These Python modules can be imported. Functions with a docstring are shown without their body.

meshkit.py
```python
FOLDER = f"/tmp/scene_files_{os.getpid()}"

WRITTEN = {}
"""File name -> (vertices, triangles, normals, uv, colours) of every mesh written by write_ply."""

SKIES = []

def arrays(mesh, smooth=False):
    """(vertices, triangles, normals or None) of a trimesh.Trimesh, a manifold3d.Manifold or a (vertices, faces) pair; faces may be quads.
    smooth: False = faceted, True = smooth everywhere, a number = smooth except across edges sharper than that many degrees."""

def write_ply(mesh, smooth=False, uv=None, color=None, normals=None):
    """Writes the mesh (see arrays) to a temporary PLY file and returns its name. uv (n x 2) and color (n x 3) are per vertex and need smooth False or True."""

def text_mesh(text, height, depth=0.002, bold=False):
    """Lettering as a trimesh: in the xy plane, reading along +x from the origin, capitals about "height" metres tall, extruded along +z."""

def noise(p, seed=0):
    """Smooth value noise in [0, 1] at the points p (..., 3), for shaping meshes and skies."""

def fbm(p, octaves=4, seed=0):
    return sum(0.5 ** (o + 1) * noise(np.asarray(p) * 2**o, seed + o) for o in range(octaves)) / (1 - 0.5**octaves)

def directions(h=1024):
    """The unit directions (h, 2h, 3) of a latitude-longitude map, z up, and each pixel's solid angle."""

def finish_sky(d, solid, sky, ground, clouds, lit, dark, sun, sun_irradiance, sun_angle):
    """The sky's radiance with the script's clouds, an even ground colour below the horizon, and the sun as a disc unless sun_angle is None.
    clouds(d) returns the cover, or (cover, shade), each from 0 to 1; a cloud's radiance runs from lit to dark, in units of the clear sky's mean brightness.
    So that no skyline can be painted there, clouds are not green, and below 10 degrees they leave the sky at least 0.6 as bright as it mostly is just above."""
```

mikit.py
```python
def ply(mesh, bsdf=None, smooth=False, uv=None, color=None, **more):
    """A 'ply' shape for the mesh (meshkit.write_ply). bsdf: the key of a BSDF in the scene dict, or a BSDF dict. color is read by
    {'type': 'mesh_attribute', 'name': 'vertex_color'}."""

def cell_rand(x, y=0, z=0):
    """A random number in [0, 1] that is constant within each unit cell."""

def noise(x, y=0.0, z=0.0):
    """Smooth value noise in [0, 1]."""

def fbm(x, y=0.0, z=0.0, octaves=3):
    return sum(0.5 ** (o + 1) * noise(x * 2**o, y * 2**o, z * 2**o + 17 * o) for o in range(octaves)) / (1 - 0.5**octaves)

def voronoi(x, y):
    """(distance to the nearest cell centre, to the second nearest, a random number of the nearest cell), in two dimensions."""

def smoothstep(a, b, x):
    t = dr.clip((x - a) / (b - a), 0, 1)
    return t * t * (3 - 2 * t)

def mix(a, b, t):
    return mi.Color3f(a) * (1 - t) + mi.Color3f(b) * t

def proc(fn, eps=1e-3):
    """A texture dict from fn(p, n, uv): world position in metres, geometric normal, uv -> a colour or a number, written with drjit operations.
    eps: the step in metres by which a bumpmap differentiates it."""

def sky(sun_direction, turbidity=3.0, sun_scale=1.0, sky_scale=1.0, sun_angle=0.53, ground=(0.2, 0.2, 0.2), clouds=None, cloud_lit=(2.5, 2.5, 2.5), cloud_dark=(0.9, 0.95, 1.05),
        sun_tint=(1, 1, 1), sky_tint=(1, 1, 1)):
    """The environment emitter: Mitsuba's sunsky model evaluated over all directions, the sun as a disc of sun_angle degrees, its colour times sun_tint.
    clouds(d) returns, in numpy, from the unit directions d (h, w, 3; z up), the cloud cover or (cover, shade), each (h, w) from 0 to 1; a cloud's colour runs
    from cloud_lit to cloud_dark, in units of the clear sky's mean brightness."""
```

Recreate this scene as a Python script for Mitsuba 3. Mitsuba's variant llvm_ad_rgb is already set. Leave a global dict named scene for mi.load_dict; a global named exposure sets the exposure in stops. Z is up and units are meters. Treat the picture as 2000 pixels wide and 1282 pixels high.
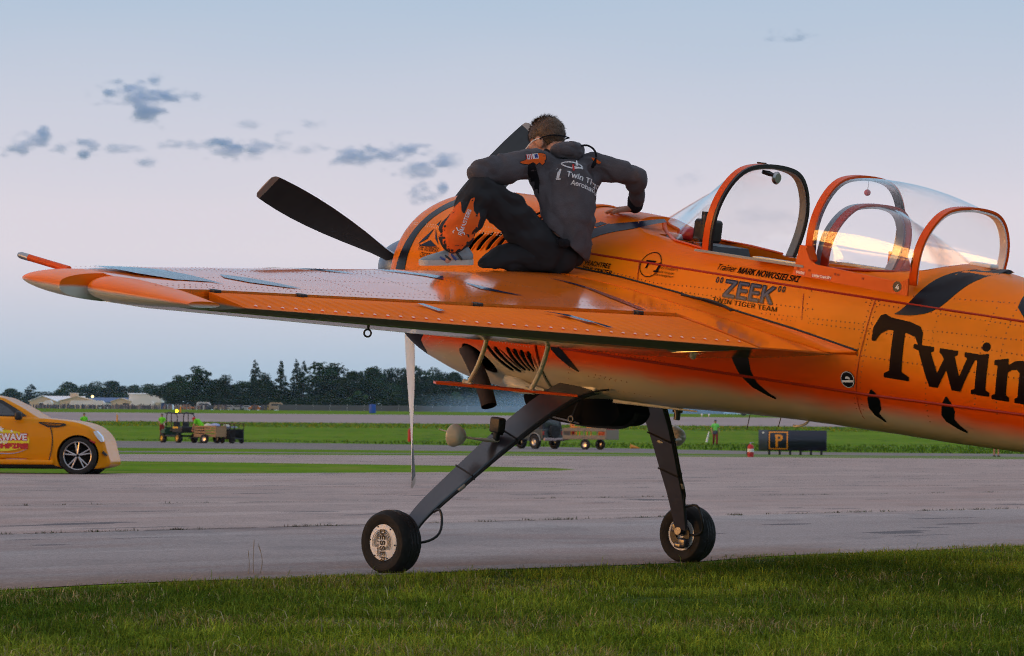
import math, random
import numpy as np, trimesh, shapely, drjit as dr, mitsuba as mi
import shapely.geometry as sg
from shapely import affinity
from shapely.ops import unary_union
import manifold3d as m3
import mikit, meshkit
from mikit import proc, noise, fbm, voronoi, cell_rand, smoothstep, mix

scene, labels = {}, {}
rng = np.random.default_rng(7); random.seed(7)
T = mi.ScalarTransform4f

# ------------------------------------------------------------------ camera, sky, exposure
CAM_H = 0.7724
PITCH, ROLL = math.atan(191.0/7000.0), math.radians(0.45)
_fwd = np.array([0, math.cos(PITCH), math.sin(PITCH)])
_up0 = np.array([0, -math.sin(PITCH), math.cos(PITCH)])
_up = math.cos(ROLL)*_up0 - math.sin(ROLL)*np.array([1.0, 0, 0])
scene['camera'] = {'type': 'thinlens', 'fov': 2*math.degrees(math.atan(1000.0/7000.0)), 'fov_axis': 'x',
    'aperture_radius': 0.0038, 'focus_distance': 18.6, 'near_clip': 0.1, 'far_clip': 30000.0,
    'to_world': T().look_at(origin=[0, 0, CAM_H], target=[0, float(_fwd[1]), CAM_H+float(_fwd[2])], up=_up.tolist())}
SUN_AZ, SUN_EL = math.radians(-108), math.radians(4.0)       # low, to the left of the camera: after-glow
SUN = [math.sin(SUN_AZ)*math.cos(SUN_EL), math.cos(SUN_AZ)*math.cos(SUN_EL), math.sin(SUN_EL)]
def twilight(d):
    e = np.degrees(np.arcsin(np.clip(d[..., 2], -1, 1)))
    a = d[..., 0]*SUN[0] + d[..., 1]*SUN[1]                    # towards the after-glow
    sun_side = np.clip((a - 0.35)/0.6, 0, 1)
    sun_side = sun_side*sun_side*(3 - 2*sun_side)
    low = np.clip(1 - e/2.75, 0, 1)**1.15                      # the earth's shadow along the horizon
    high = np.clip((e - 3.4)/6.0, 0, 1)                         # and the blue above the pink belt
    n = meshkit.fbm(d*np.array([9.0, 9.0, 34.0]), 4, seed=3)
    overhead_pink = np.clip((e - 9)/34.0, 0, 1)                          # pink overhead, out of view, added to make the light less blue
    shade = np.clip(0.90*low + (0.86 - 0.56*overhead_pink)*high**0.9 + 0.14*(n - 0.5), 0, 1)
    shade = shade*(1 - 0.8*sun_side)
    cover = np.clip(0.97 - 0.60*sun_side, 0, 1)
    return cover, shade
scene['sky'] = mikit.sky(SUN, turbidity=3.0, sun_scale=0.34, sky_scale=1.0, sun_angle=24.0, ground=(0.12, 0.12, 0.10),
    clouds=twilight, cloud_lit=(3.24, 3.03, 3.34), cloud_dark=(0.93, 2.02, 2.92), sun_tint=(1.0, 0.95, 0.9), sky_tint=(0.78, 0.95, 1.5))
exposure = 2.85

# ------------------------------------------------------------------ helpers
def rgb(r, g=None, b=None):
    return {'type': 'rgb', 'value': [float(r), float(r if g is None else g), float(r if b is None else b)]}
def mat(key, color=None, rough=0.5, metal=0.0, coat=0.0, coat_rough=0.05, spec=0.5, bump=None, bump_scale=1.0, sheen=0.0, two=True):
    """one principled material as a scene entry"""
    b = {'type': 'principled', 'base_color': color if isinstance(color, dict) else rgb(*color), 'roughness': rough, 'metallic': metal, 'specular': spec}
    if coat: b.update(clearcoat=coat, clearcoat_gloss=1.0 - coat_rough)
    if sheen: b['sheen'] = sheen
    if bump is not None: b = {'type': 'bumpmap', 'arbitrary': bump, 'scale': bump_scale, 'bsdf': b}
    scene[key] = {'type': 'twosided', 'bsdf': b} if two else b
    return key
def gloss(key, color, alpha=0.05, ior=1.38):
    scene[key] = {'type': 'twosided', 'bsdf': {'type': 'roughplastic', 'distribution': 'ggx', 'alpha': alpha, 'int_ior': ior, 'nonlinear': True, 'diffuse_reflectance': color if isinstance(color, dict) else rgb(*color)}}
    return key
_taken = {}
def numbered(name):
    n = _taken.get(name, 0); _taken[name] = n + 1
    return name if n == 0 else f'{name}_{n:03d}'
def put(key, mesh, bsdf, smooth=30, M=None, **kw):
    """one entry of the scene; the key is numbered when it is taken"""
    key = numbered(key)
    if not isinstance(mesh, dict) and len(mesh.faces) == 0: raise ValueError('empty mesh ' + key)
    d = mikit.ply(mesh, bsdf, smooth=smooth, **kw) if not isinstance(mesh, dict) else dict(mesh)
    if isinstance(mesh, dict) and bsdf is not None: d['bsdf'] = {'type': 'ref', 'id': bsdf}
    if M is not None: d['to_world'] = T(np.asarray(M, float))
    scene[key] = d
    return key
def thing(name, label, cat, group=None, kind=None):
    key = numbered(name); labels[key] = {'label': label, 'category': cat}
    if group: labels[key]['group'] = group
    if kind: labels[key]['kind'] = kind
    return key
def tag(key, label=None, cat=None, group=None, kind=None):
    labels[key] = {k: v for k, v in dict(label=label, category=cat, group=group, kind=kind).items() if v}
    return key
def cat_(ms):
    return trimesh.util.concatenate([trimesh.Trimesh(np.asarray(m.vertices), np.asarray(m.faces), process=False) for m in ms])
def box(cx, cy, cz, sx, sy, sz, rz=0.0):
    m = trimesh.creation.box((sx, sy, sz))
    if rz: m.apply_transform(trimesh.transformations.rotation_matrix(rz, [0, 0, 1]))
    m.apply_translation((cx, cy, cz)); return m
def rbox(cx, cy, cz, sx, sy, sz, r=0.01, seg=8):
    """box with rounded edges"""
    r = min(r, 0.49*sx, 0.49*sy, 0.49*sz)
    s = m3.Manifold.sphere(r, seg)
    pts = [s.translate((a*(sx/2 - r), b*(sy/2 - r), c*(sz/2 - r))) for a in (-1, 1) for b in (-1, 1) for c in (-1, 1)]
    return tm(m3.Manifold.batch_hull(pts).translate((cx, cy, cz)))
def tm(man):
    m = man.to_mesh(); return trimesh.Trimesh(np.array(m.vert_properties[:, :3]), np.array(m.tri_verts), process=False)
def mani(t):
    t = trimesh.Trimesh(t.vertices, t.faces, process=True)
    if not t.is_winding_consistent or t.volume < 0: trimesh.repair.fix_normals(t)
    return m3.Manifold(m3.Mesh(np.asarray(t.vertices, np.float32), np.asarray(t.faces, np.uint32)))
def hullpts(p):
    return tm(m3.Manifold.hull_points(np.asarray(p, float)))
def prism(poly, d0, d1, axis='y'):
    """polygon (list of 2-d points or shapely) extruded between d0 and d1; axis y: polygon lies in x,z"""
    g = poly if hasattr(poly, 'area') else sg.Polygon(poly)
    if g.geom_type == 'MultiPolygon': return cat_([prism(h, d0, d1, axis) for h in g.geoms])
    m = trimesh.creation.extrude_polygon(g, abs(d1 - d0), engine='earcut')
    v = np.array(m.vertices); lo = min(d0, d1)
    if axis == 'y':
        m.vertices = np.stack([v[:, 0], v[:, 2] + lo, v[:, 1]], 1); m.faces = m.faces[:, ::-1]
    elif axis == 'x':
        m.vertices = np.stack([v[:, 2] + lo, v[:, 0], v[:, 1]], 1)
    else:
        m.vertices = v + [0, 0, lo]
    return m
def tube(path, radii, sides=10, cap=True, flat=None):
    """a tube along path; flat=(a, b) gives an elliptic section"""
    p = np.asarray(path, float); n = len(p); radii = np.broadcast_to(radii, (n,)).astype(float)
    t = np.gradient(p, axis=0); t /= np.linalg.norm(t, axis=1, keepdims=True) + 1e-12
    ref = np.array([0, 0, 1.0]) if abs(t[:, 2]).mean() < 0.9 else np.array([1.0, 0, 0])
    a = np.cross(t, ref); a /= np.linalg.norm(a, axis=1, keepdims=True) + 1e-12
    b = np.cross(t, a)
    fa, fb = flat or (1, 1)
    ang = np.arange(sides)*2*np.pi/sides
    v = p[:, None] + radii[:, None, None]*(fa*np.cos(ang)[None, :, None]*a[:, None] + fb*np.sin(ang)[None, :, None]*b[:, None])
    i, j = np.meshgrid(np.arange(n - 1), np.arange(sides), indexing='ij')
    q = np.stack([i*sides + j, (i + 1)*sides + j, (i + 1)*sides + (j + 1) % sides, i*sides + (j + 1) % sides], -1).reshape(-1, 4)
    f = np.vstack([q[:, [0, 1, 2]], q[:, [0, 2, 3]]]); v = v.reshape(-1, 3)
    if cap:
        c0, c1 = len(v), len(v) + 1
        v = np.vstack([v, p[0], p[-1]]); k = np.arange(sides); l = (k + 1) % sides
        f = np.vstack([f, np.stack([k*0 + c0, k, l], 1), np.stack([k*0 + c1, (n - 1)*sides + l, (n - 1)*sides + k], 1)])
    m = trimesh.Trimesh(v, f, process=False)
    if m.volume < 0: m.invert()
    return m
def spline(pts, n):
    """Catmull-Rom-like smooth curve through points"""
    from scipy.interpolate import PchipInterpolator, CubicSpline
    p = np.asarray(pts, float); s = np.r_[0, np.cumsum(np.linalg.norm(np.diff(p, axis=0), axis=1))]
    return CubicSpline(s, p)(np.linspace(0, s[-1], n))
def grid(P, closed_u=False, closed_v=False, flip=False):
    """mesh from a (nu, nv, 3) array of points"""
    nu, nv = P.shape[:2]
    i = np.arange(nu if closed_u else nu - 1); j = np.arange(nv if closed_v else nv - 1)
    i, j = np.meshgrid(i, j, indexing='ij'); i2, j2 = (i + 1) % nu, (j + 1) % nv
    q = np.stack([i*nv + j, i2*nv + j, i2*nv + j2, i*nv + j2], -1).reshape(-1, 4)
    if flip: q = q[:, ::-1]
    return trimesh.Trimesh(P.reshape(-1, 3), np.vstack([q[:, [0, 1, 2]], q[:, [0, 2, 3]]]), process=False)
def lathe(prof, n=32, axis='z'):
    """profile [(r, h)...] turned about an axis"""
    a = np.arange(n)*2*np.pi/n; p = np.asarray(prof, float)
    P = np.stack([p[:, None, 0]*np.cos(a), p[:, None, 0]*np.sin(a), np.broadcast_to(p[:, None, 1], (len(p), n))], -1)
    m = grid(P, closed_v=True)
    if m.volume < 0: m.invert()
    v = np.array(m.vertices)
    if axis == 'y': v = v[:, [0, 2, 1]]*[1, 1, 1]; m = trimesh.Trimesh(v, m.faces[:, ::-1], process=False)
    elif axis == 'x': m = trimesh.Trimesh(v[:, [2, 0, 1]], m.faces, process=False)
    return m
def finegrid(poly, step):
    """a 2-d polygon cut into small triangles (for laying on a curved surface)"""
    out_v, out_f, n = [], [], 0
    x0, y0, x1, y1 = poly.bounds
    xs = np.arange(math.floor(x0/step)*step, x1 + step, step); ys = np.arange(math.floor(y0/step)*step, y1 + step, step)
    shapely.prepare(poly)
    for a in xs:
        for b in ys:
            c = sg.box(a, b, a + step, b + step)
            if not poly.intersects(c): continue
            g = c if poly.contains(c) else poly.intersection(c)
            for h in getattr(g, 'geoms', [g]):
                if h.geom_type != 'Polygon' or h.area < 1e-10: continue
                try: v, f = trimesh.creation.triangulate_polygon(h, engine='earcut')
                except Exception: continue
                out_v.append(v); out_f.append(f + n); n += len(v)
    return np.vstack(out_v), np.vstack(out_f)
_letters = {}
def text_poly(text, height, bold=False):
    """lettering as a flat shapely polygon, reading along +x"""
    k = (text, bold)
    if k not in _letters:
        m = meshkit.text_mesh(text, 1.0, 0.002, bold)
        v, f = np.array(m.vertices), np.array(m.faces)
        top = f[(v[f][:, :, 2] > 0.001).all(1)]
        _letters[k] = unary_union([sg.Polygon(v[t][:, :2]).buffer(0.004) for t in top if abs(np.cross(v[t[1]]-v[t[0]], v[t[2]]-v[t[0]])[2]) > 1e-9]).simplify(0.008)
    return affinity.scale(_letters[k], height, height, origin=(0, 0))
# ------------------------------------------------------------------ ground
_ZD = np.array([-400, 30, 45, 64, 95, 130, 170, 205, 235, 265, 300, 350, 400, 460, 520, 900, 1500, 2600, 9000.])
_ZZ = np.array([0, 0, -.05, -.11, -.25, -.30, -.50, -.55, -.50, -.28, .10, .52, .94, 2.08, 2.66, 4.0, 6.2, 9.8, 20.0])
from scipy.interpolate import PchipInterpolator
zprof = PchipInterpolator(_ZD, _ZZ)
def drape(poly, off, ys):
    """polygon in x,y laid on the ground profile"""
    vs, fs, n = [], [], 0
    for a, b in zip(ys[:-1], ys[1:]):
        g = poly.intersection(sg.box(-9000, a, 9000, b))
        for h in getattr(g, 'geoms', [g]):
            if h.geom_type != 'Polygon' or h.area < 1e-7: continue
            v, f = trimesh.creation.triangulate_polygon(h, engine='earcut')
            vs.append(v); fs.append(f + n); n += len(v)
    v = np.vstack(vs); f = np.vstack(fs)
    m = trimesh.Trimesh(np.column_stack([v, zprof(v[:, 1]) + off]), f, process=True)
    if (m.face_normals[:, 2] < 0).sum() > len(m.faces)/2: m.invert()
    return m
YS = np.r_[-60, -20, 0, np.arange(5, 60, 5), np.arange(60, 300, 10), np.arange(300, 540, 15), np.arange(540, 1000, 60), 1000, 1200, 1500, 2000, 2600, 4000, 6000, 9000]

def grass_color(p, n, uv):
    f = fbm(p.x*0.21, p.y*0.12, 0.0, 4); g = fbm(p.x*1.7, p.y*0.55, 3.0, 3)
    c = mix((0.062, 0.135, 0.004), (0.120, 0.205, 0.008), f)
    c = mix(c, (0.170, 0.165, 0.030), smoothstep(0.50, 0.78, g)*0.55)
    return mix(c, (0.030, 0.075, 0.008), smoothstep(0.62, 0.85, fbm(p.x*0.8, p.y*0.25, 9.0, 3))*0.6)
def grass_bump(p, n, uv):
    return fbm(p.x*3.0, p.y*3.0, 0.0, 3)
mat('mat_grass_ground', proc(grass_color), 0.95, spec=0.1, bump=proc(grass_bump, 0.02), bump_scale=0.10)
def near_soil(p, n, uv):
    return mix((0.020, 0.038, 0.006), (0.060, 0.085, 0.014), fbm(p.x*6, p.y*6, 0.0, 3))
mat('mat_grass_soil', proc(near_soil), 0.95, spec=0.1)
_EX = np.array([0.776, 1.0]); _EX /= np.linalg.norm(_EX)         # direction of the pavement's edge and joints
def apron_color(p, n, uv):
    a = p.x*_EX[0] + p.y*_EX[1]; b = p.x*_EX[1] - p.y*_EX[0]
    f = fbm(a*0.35, b*0.9, 0.0, 4); g = fbm(p.x*2.2, p.y*1.3, 5.0, 3); s = noise(p.x*75, p.y*60, 1.0)
    streak = fbm(a*0.22, b*1.7, 2.0, 4)
    c = mix((0.235, 0.176, 0.158), (0.362, 0.278, 0.248), f)
    c = mix(c, (0.400, 0.322, 0.288), smoothstep(0.48, 0.74, streak)*0.55)
    c = mix(c, (0.150, 0.122, 0.118), smoothstep(0.58, 0.82, g)*0.35)
    slab = smoothstep(-17.76, -17.72, b)                              # the strip nearest the grass was laid later, greyer
    c = mix(c, c*mi.Color3f(0.80, 0.88, 0.93), slab)
    c = mix(c, (0.21, 0.125, 0.085), smoothstep(-13.3, -11.9, b + 0.8*(f - 0.5))*smoothstep(0.25, 0.6, fbm(a*0.9, b*2.0, 4.0, 3))*0.75)
    rust = smoothstep(0.60, 0.72, fbm(a*0.5, b*1.2, 51.0, 3)); c = mix(c, c*mi.Color3f(0.95, 0.82, 0.78), rust*0.5)
    c = c*(0.76 + 0.48*s)
    tar = smoothstep(0.79, 0.81, fbm(a*0.75, b*2.4, 31.0, 2))
    c = mix(c, (0.060, 0.055, 0.060), tar*0.75)
    return c
def apron_bump(p, n, uv):
    return 0.6*noise(p.x*80, p.y*80, 0.0) + 0.4*noise(p.x*240, p.y*240, 2.0)
mat('mat_apron', proc(apron_color), 0.78, spec=0.35, bump=proc(apron_bump, 0.002), bump_scale=0.003)
def road_color(p, n, uv):
    f = fbm(p.x*0.25, p.y*0.8, 0.0, 4); s = noise(p.x*30, p.y*12, 1.0)
    c = mix((0.130, 0.112, 0.104), (0.205, 0.180, 0.168), f)
    return mix(c, (0.085, 0.075, 0.062), smoothstep(0.55, 0.75, fbm(p.x*0.12, p.y*1.4, 7.0, 3))*0.6)*(0.9 + 0.2*s)
mat('mat_road', proc(road_color), 0.9, spec=0.2)
def runway_color(p, n, uv):
    f = fbm(p.x*0.05, p.y*0.25, 0.0, 4)
    return mix((0.215, 0.170, 0.160), (0.29, 0.235, 0.225), f)
mat('mat_runway', proc(runway_color), 0.9, spec=0.2)
mat('mat_joint', (0.035, 0.032, 0.03), 0.9, spec=0.2)

# one sheet to the horizon
_xs = np.r_[-6000, -2500, -900, -300, -120, -60, -30, -15, -8, -4, 0, 4, 8, 15, 30, 60, 120, 300, 900, 2500, 6000]
_gx, _gy = np.meshgrid(_xs, YS, indexing='ij')
tag(put('ground', grid(np.stack([_gx, _gy, zprof(_gy) + 0*_gx], -1)), 'mat_grass_ground', smooth=True), 'flat green airfield grass reaching to the horizon', 'ground', kind='structure')

def edge_pt(s, b): return (s*_EX[0] + b*_EX[1], s*_EX[1] - b*_EX[0])     # along / across the pavement edge
B_EDGE = -2.33*_EX[1] - 16.33*_EX[0]       # across-coordinate of the near grass edge
_wob = [(s, B_EDGE + 0.10*math.sin(s*0.9) + 0.07*math.sin(s*2.3 + 1)) for s in np.arange(-60, 190, 0.5)]
near_line = [edge_pt(s, b) for s, b in _wob]
# the apron: between the near grass and the far grass; the peninsula of grass is cut out of it
apron = sg.Polygon(near_line + [(190, 160), (190, 133), (60, 133), (20, 131), (6, 130.5), (-1, 128), (-12, 121), (-40, 112), (-120, 100), (-160, -60), (-60, -60)]).buffer(0)
penin = sg.Polygon([(-60, 18), (-8.0, 60.5), (-4.3, 64.0), (-0.95, 69.5), (1.0, 75.0), (1.45, 79.5), (1.0, 84), (-1.5, 89), (-7, 94), (-14, 97), (-30, 98), (-140, 70), (-140, 18)]).buffer(1.2).buffer(-1.2)
apron = apron.difference(penin)
apron = max(getattr(apron, 'geoms', [apron]), key=lambda g: g.area)
tag(put('apron', drape(apron, 0.004, YS), 'mat_apron', smooth=False), 'weathered pinkish grey concrete apron with tufted joints', 'pavement', kind='structure')
def joint(b, s0, s1, w=0.03, seed=0):
    r = np.random.default_rng(seed); polys = []
    s = s0
    while s < s1:
        l = r.uniform(0.25, 1.6)
        if r.random() < 0.88:
            ww = w*r.uniform(0.4, 1.2)
            polys.append(sg.Polygon([edge_pt(s, b - ww/2), edge_pt(s + l, b - ww/2*r.uniform(.3, 1)), edge_pt(s + l, b + ww/2), edge_pt(s, b + ww/2)]))
        s += l + r.uniform(0.0, 0.25)
    return unary_union(polys).intersection(apron)
JOINTS = [-17.75, -23.9, -31.0, -40.0, -52.0]
for k, b in enumerate(JOINTS):
    g = joint(b, -30, 120, 0.05 + 0.012*k, seed=20 + k)
    put('apron__joint', drape(g, 0.008, YS), 'mat_joint', smooth=False)
# service roads behind, seen at a grazing angle
light = sg.Polygon([(-160, 112), (-40, 123), (-12, 131), (0, 136), (8, 137), (60, 139), (190, 139), (190, 152), (40, 150), (14, 149), (0, 147), (-12, 143), (-40, 134), (-160, 122)])
tag(put('service_road', drape(light, 0.006, YS), 'mat_road', smooth=False), 'narrow pale service strip along the far side of the apron', 'road', kind='structure')
svc = sg.Polygon([(-200, 178), (-40, 186), (-14, 186), (4, 176), (10, 170), (20, 166), (70, 162), (200, 158), (200, 186), (60, 186), (16, 196), (8, 214), (0, 226), (-12, 238), (-40, 246), (-200, 250)])
tag(put('dirt_road', drape(svc, 0.008, YS), 'mat_road', smooth=False), 'brown dirt vehicle road beside the green field', 'road', kind='structure')
rw = sg.box(-1500, 398, 1500, 458)
tag(put('runway', drape(rw, 0.02, YS), 'mat_runway', smooth=False), 'pale pinkish runway across the field in front of the trees', 'runway', kind='structure')
# ------------------------------------------------------------------ trees, buildings and the far side of the airfield
def leaf_c(p, n, uv):
    a = fbm(p.x*0.12, p.y*0.02, p.z*0.35, 3); b = noise(p.x*1.1, p.y*1.1, p.z*1.1)
    c = mix((0.013, 0.036, 0.018), (0.034, 0.075, 0.024), a)
    return mix(c, (0.050, 0.085, 0.028), smoothstep(0.55, 0.95, b)*0.6)
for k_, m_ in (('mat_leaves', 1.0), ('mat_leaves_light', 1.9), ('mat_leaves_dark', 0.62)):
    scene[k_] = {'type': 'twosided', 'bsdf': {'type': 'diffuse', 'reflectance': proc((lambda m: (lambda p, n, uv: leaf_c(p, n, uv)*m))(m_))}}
mat('mat_bark', (0.045, 0.034, 0.026), 0.95, spec=0.1)
def leaves(centres, radii, n, size, seed):
    """leaf clumps through the outer part of a cloud of ellipsoids"""
    r = np.random.default_rng(seed); w = np.array([np.prod(q)**(2/3) for q in radii]); k = r.choice(len(centres), n, p=w/w.sum())
    d = r.normal(size=(n, 3)); d /= np.linalg.norm(d, axis=1, keepdims=True); f = r.uniform(.45, 1.05, (n, 1))**.6
    c = np.array(centres)[k] + d*np.array(radii)[k]*f
    a = r.normal(size=(n, 3)); a /= np.linalg.norm(a, axis=1, keepdims=True); b = np.cross(a, d + .01); b /= np.linalg.norm(b, axis=1, keepdims=True) + 1e-9
    s = size*r.uniform(.5, 1.25, (n, 1)); V = np.stack([c - a*s, c + b*s*.55, c + a*s, c - b*s*.55], 1).reshape(-1, 3)
    i = np.arange(n)*4; F = np.vstack([np.stack([i, i + 1, i + 2], 1), np.stack([i, i + 2, i + 3], 1)])
    return trimesh.Trimesh(V, F, process=False)
def proto(kind, seed):
    """unit tree, 1 m tall: (trunk, crown) ply dicts"""
    r = np.random.default_rng(seed); C, R, tr = [], [], []
    if kind == 'pine':
        for z in np.linspace(.18, .97, 12):
            q = .20*(1 - z)**.75 + .012
            for a in r.uniform(0, 2*np.pi, 4): C.append((q*.75*math.cos(a)*r.uniform(.5, 1.2), q*.75*math.sin(a), z + r.uniform(-.02, .02))); R.append((q*.62, q*.62, .036))
        tr.append(tube([(0, 0, -.03), (0, 0, .5), (0, 0, .98)], [.018, .012, .003], 7)); n, sz = 2600, .021
    elif kind == 'poplar':
        for z in np.linspace(.2, .92, 9):
            q = .17*math.sin(math.pi*min(1, (z + .06)/1.08))**.6
            for a in r.uniform(0, 2*np.pi, 3): C.append((q*.55*math.cos(a), q*.55*math.sin(a), z)); R.append((q*.75, q*.75, .085))
        tr.append(tube([(0, 0, -.03), (.01, 0, .4), (0, 0, .85)], [.022, .016, .004], 7)); n, sz = 3000, .023
    else:
        m = 17 if kind == 'broad' else 10; w = .40 if kind == 'broad' else .52
        for k in range(m):
            z = r.uniform(.34 if kind == 'broad' else .25, .86); q = w*math.sqrt(max(.05, 1 - ((z - .52)/.46)**2)); a = r.uniform(0, 2*np.pi); f = r.uniform(.25, .92)
            C.append((q*f*math.cos(a), q*f*math.sin(a), z)); s = r.uniform(.10, .17); R.append((s, s, s*.8))
        C.append((0, 0, .86)); R.append((.15, .15, .13)); C.append((0, 0, .55)); R.append((w*.75, w*.75, .26))
        tr.append(tube([(0, 0, -.03), (.01, .01, .25), (0, 0, .6)], [.030, .022, .008], 8))
        for k in range(6):
            a = r.uniform(0, 2*np.pi); tr.append(tube([(0, 0, .2 + .05*k), (.14*math.cos(a), .14*math.sin(a), .36 + .05*k), (.25*math.cos(a), .25*math.sin(a), .55 + .04*k)], [.014, .009, .003], 5))
        n, sz = 4600, .027
    return mikit.ply(cat_(tr), 'mat_bark', smooth=40), mikit.ply(leaves(C, R, n, sz, seed), None, smooth=False)
PROTO = {k: [proto(k, 40 + i*7 + j) for i in range(v)] for j, (k, v) in enumerate((('broad', 5), ('pine', 3), ('poplar', 2), ('bush', 2)))}
_tc = [0]
def tree(label, x, y, h, w, kind, b='mat_leaves', group=None, nm=None):
    t = thing(nm or {'pine': 'pine_tree', 'poplar': 'poplar_tree', 'broad': 'tree', 'bush': 'bush'}[kind], label, {'bush': 'bush'}.get(kind, 'tree'), group)
    tr, cr = PROTO[kind][_tc[0] % len(PROTO[kind])]; a = _tc[0]*2.4; _tc[0] += 1
    base = {'pine': .40, 'poplar': .34, 'broad': .86, 'bush': 1.1}[kind]; sx = w/base/1.0
    M = np.eye(4); c, s = math.cos(a), math.sin(a); M[:3, :3] = np.array([[c*sx, -s*sx, 0], [s*sx, c*sx, 0], [0, 0, h]]); M[:3, 3] = (x, y, float(zprof(y)) - .1)
    put(t + '__trunk', tr, 'mat_bark', M=M); put(t + '__crown', cr, b, M=M)
# trees: (x, distance, height, width, kind)
ORD = ['first', 'second', 'third', 'fourth', 'fifth', 'sixth', 'seventh', 'eighth', 'ninth', 'tenth', 'eleventh', 'twelfth', 'thirteenth', 'fourteenth', 'fifteenth', 'sixteenth', 'seventeenth', 'eighteenth']
def row(spec, d, where, group):
    for k, (u, top, wpx, kind, b) in enumerate(spec):
        s = 7000.0/d; hor = 832 + (u - 1000)*.00785; z0 = hor - s*(float(zprof(d)) - CAM_H); h = (z0 - top)/s
        kn = {'pine': 'pointed dark pine', 'poplar': 'tall narrow crowned tree', 'broad': 'rounded leafy tree', 'bush': 'low lighter green bush'}[kind]
        tree(f'{kn}, {ORD[k]} from the left {where}', (u - 1000)/s, d + (k % 3)*9.0, h, wpx/s, kind, b, group)
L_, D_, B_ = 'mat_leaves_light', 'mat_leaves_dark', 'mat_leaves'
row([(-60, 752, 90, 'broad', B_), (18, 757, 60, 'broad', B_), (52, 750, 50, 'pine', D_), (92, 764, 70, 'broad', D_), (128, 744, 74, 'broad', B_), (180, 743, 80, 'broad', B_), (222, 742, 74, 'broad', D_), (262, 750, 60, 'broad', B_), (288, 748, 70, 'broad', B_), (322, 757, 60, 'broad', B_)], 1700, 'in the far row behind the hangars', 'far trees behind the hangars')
row([(60, 774, 120, 'bush', D_), (160, 770, 110, 'bush', D_), (232, 768, 100, 'bush', B_), (292, 772, 90, 'bush', D_)], 1640, 'in the hedge behind the hangars', 'bushes behind the hangars')
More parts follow.
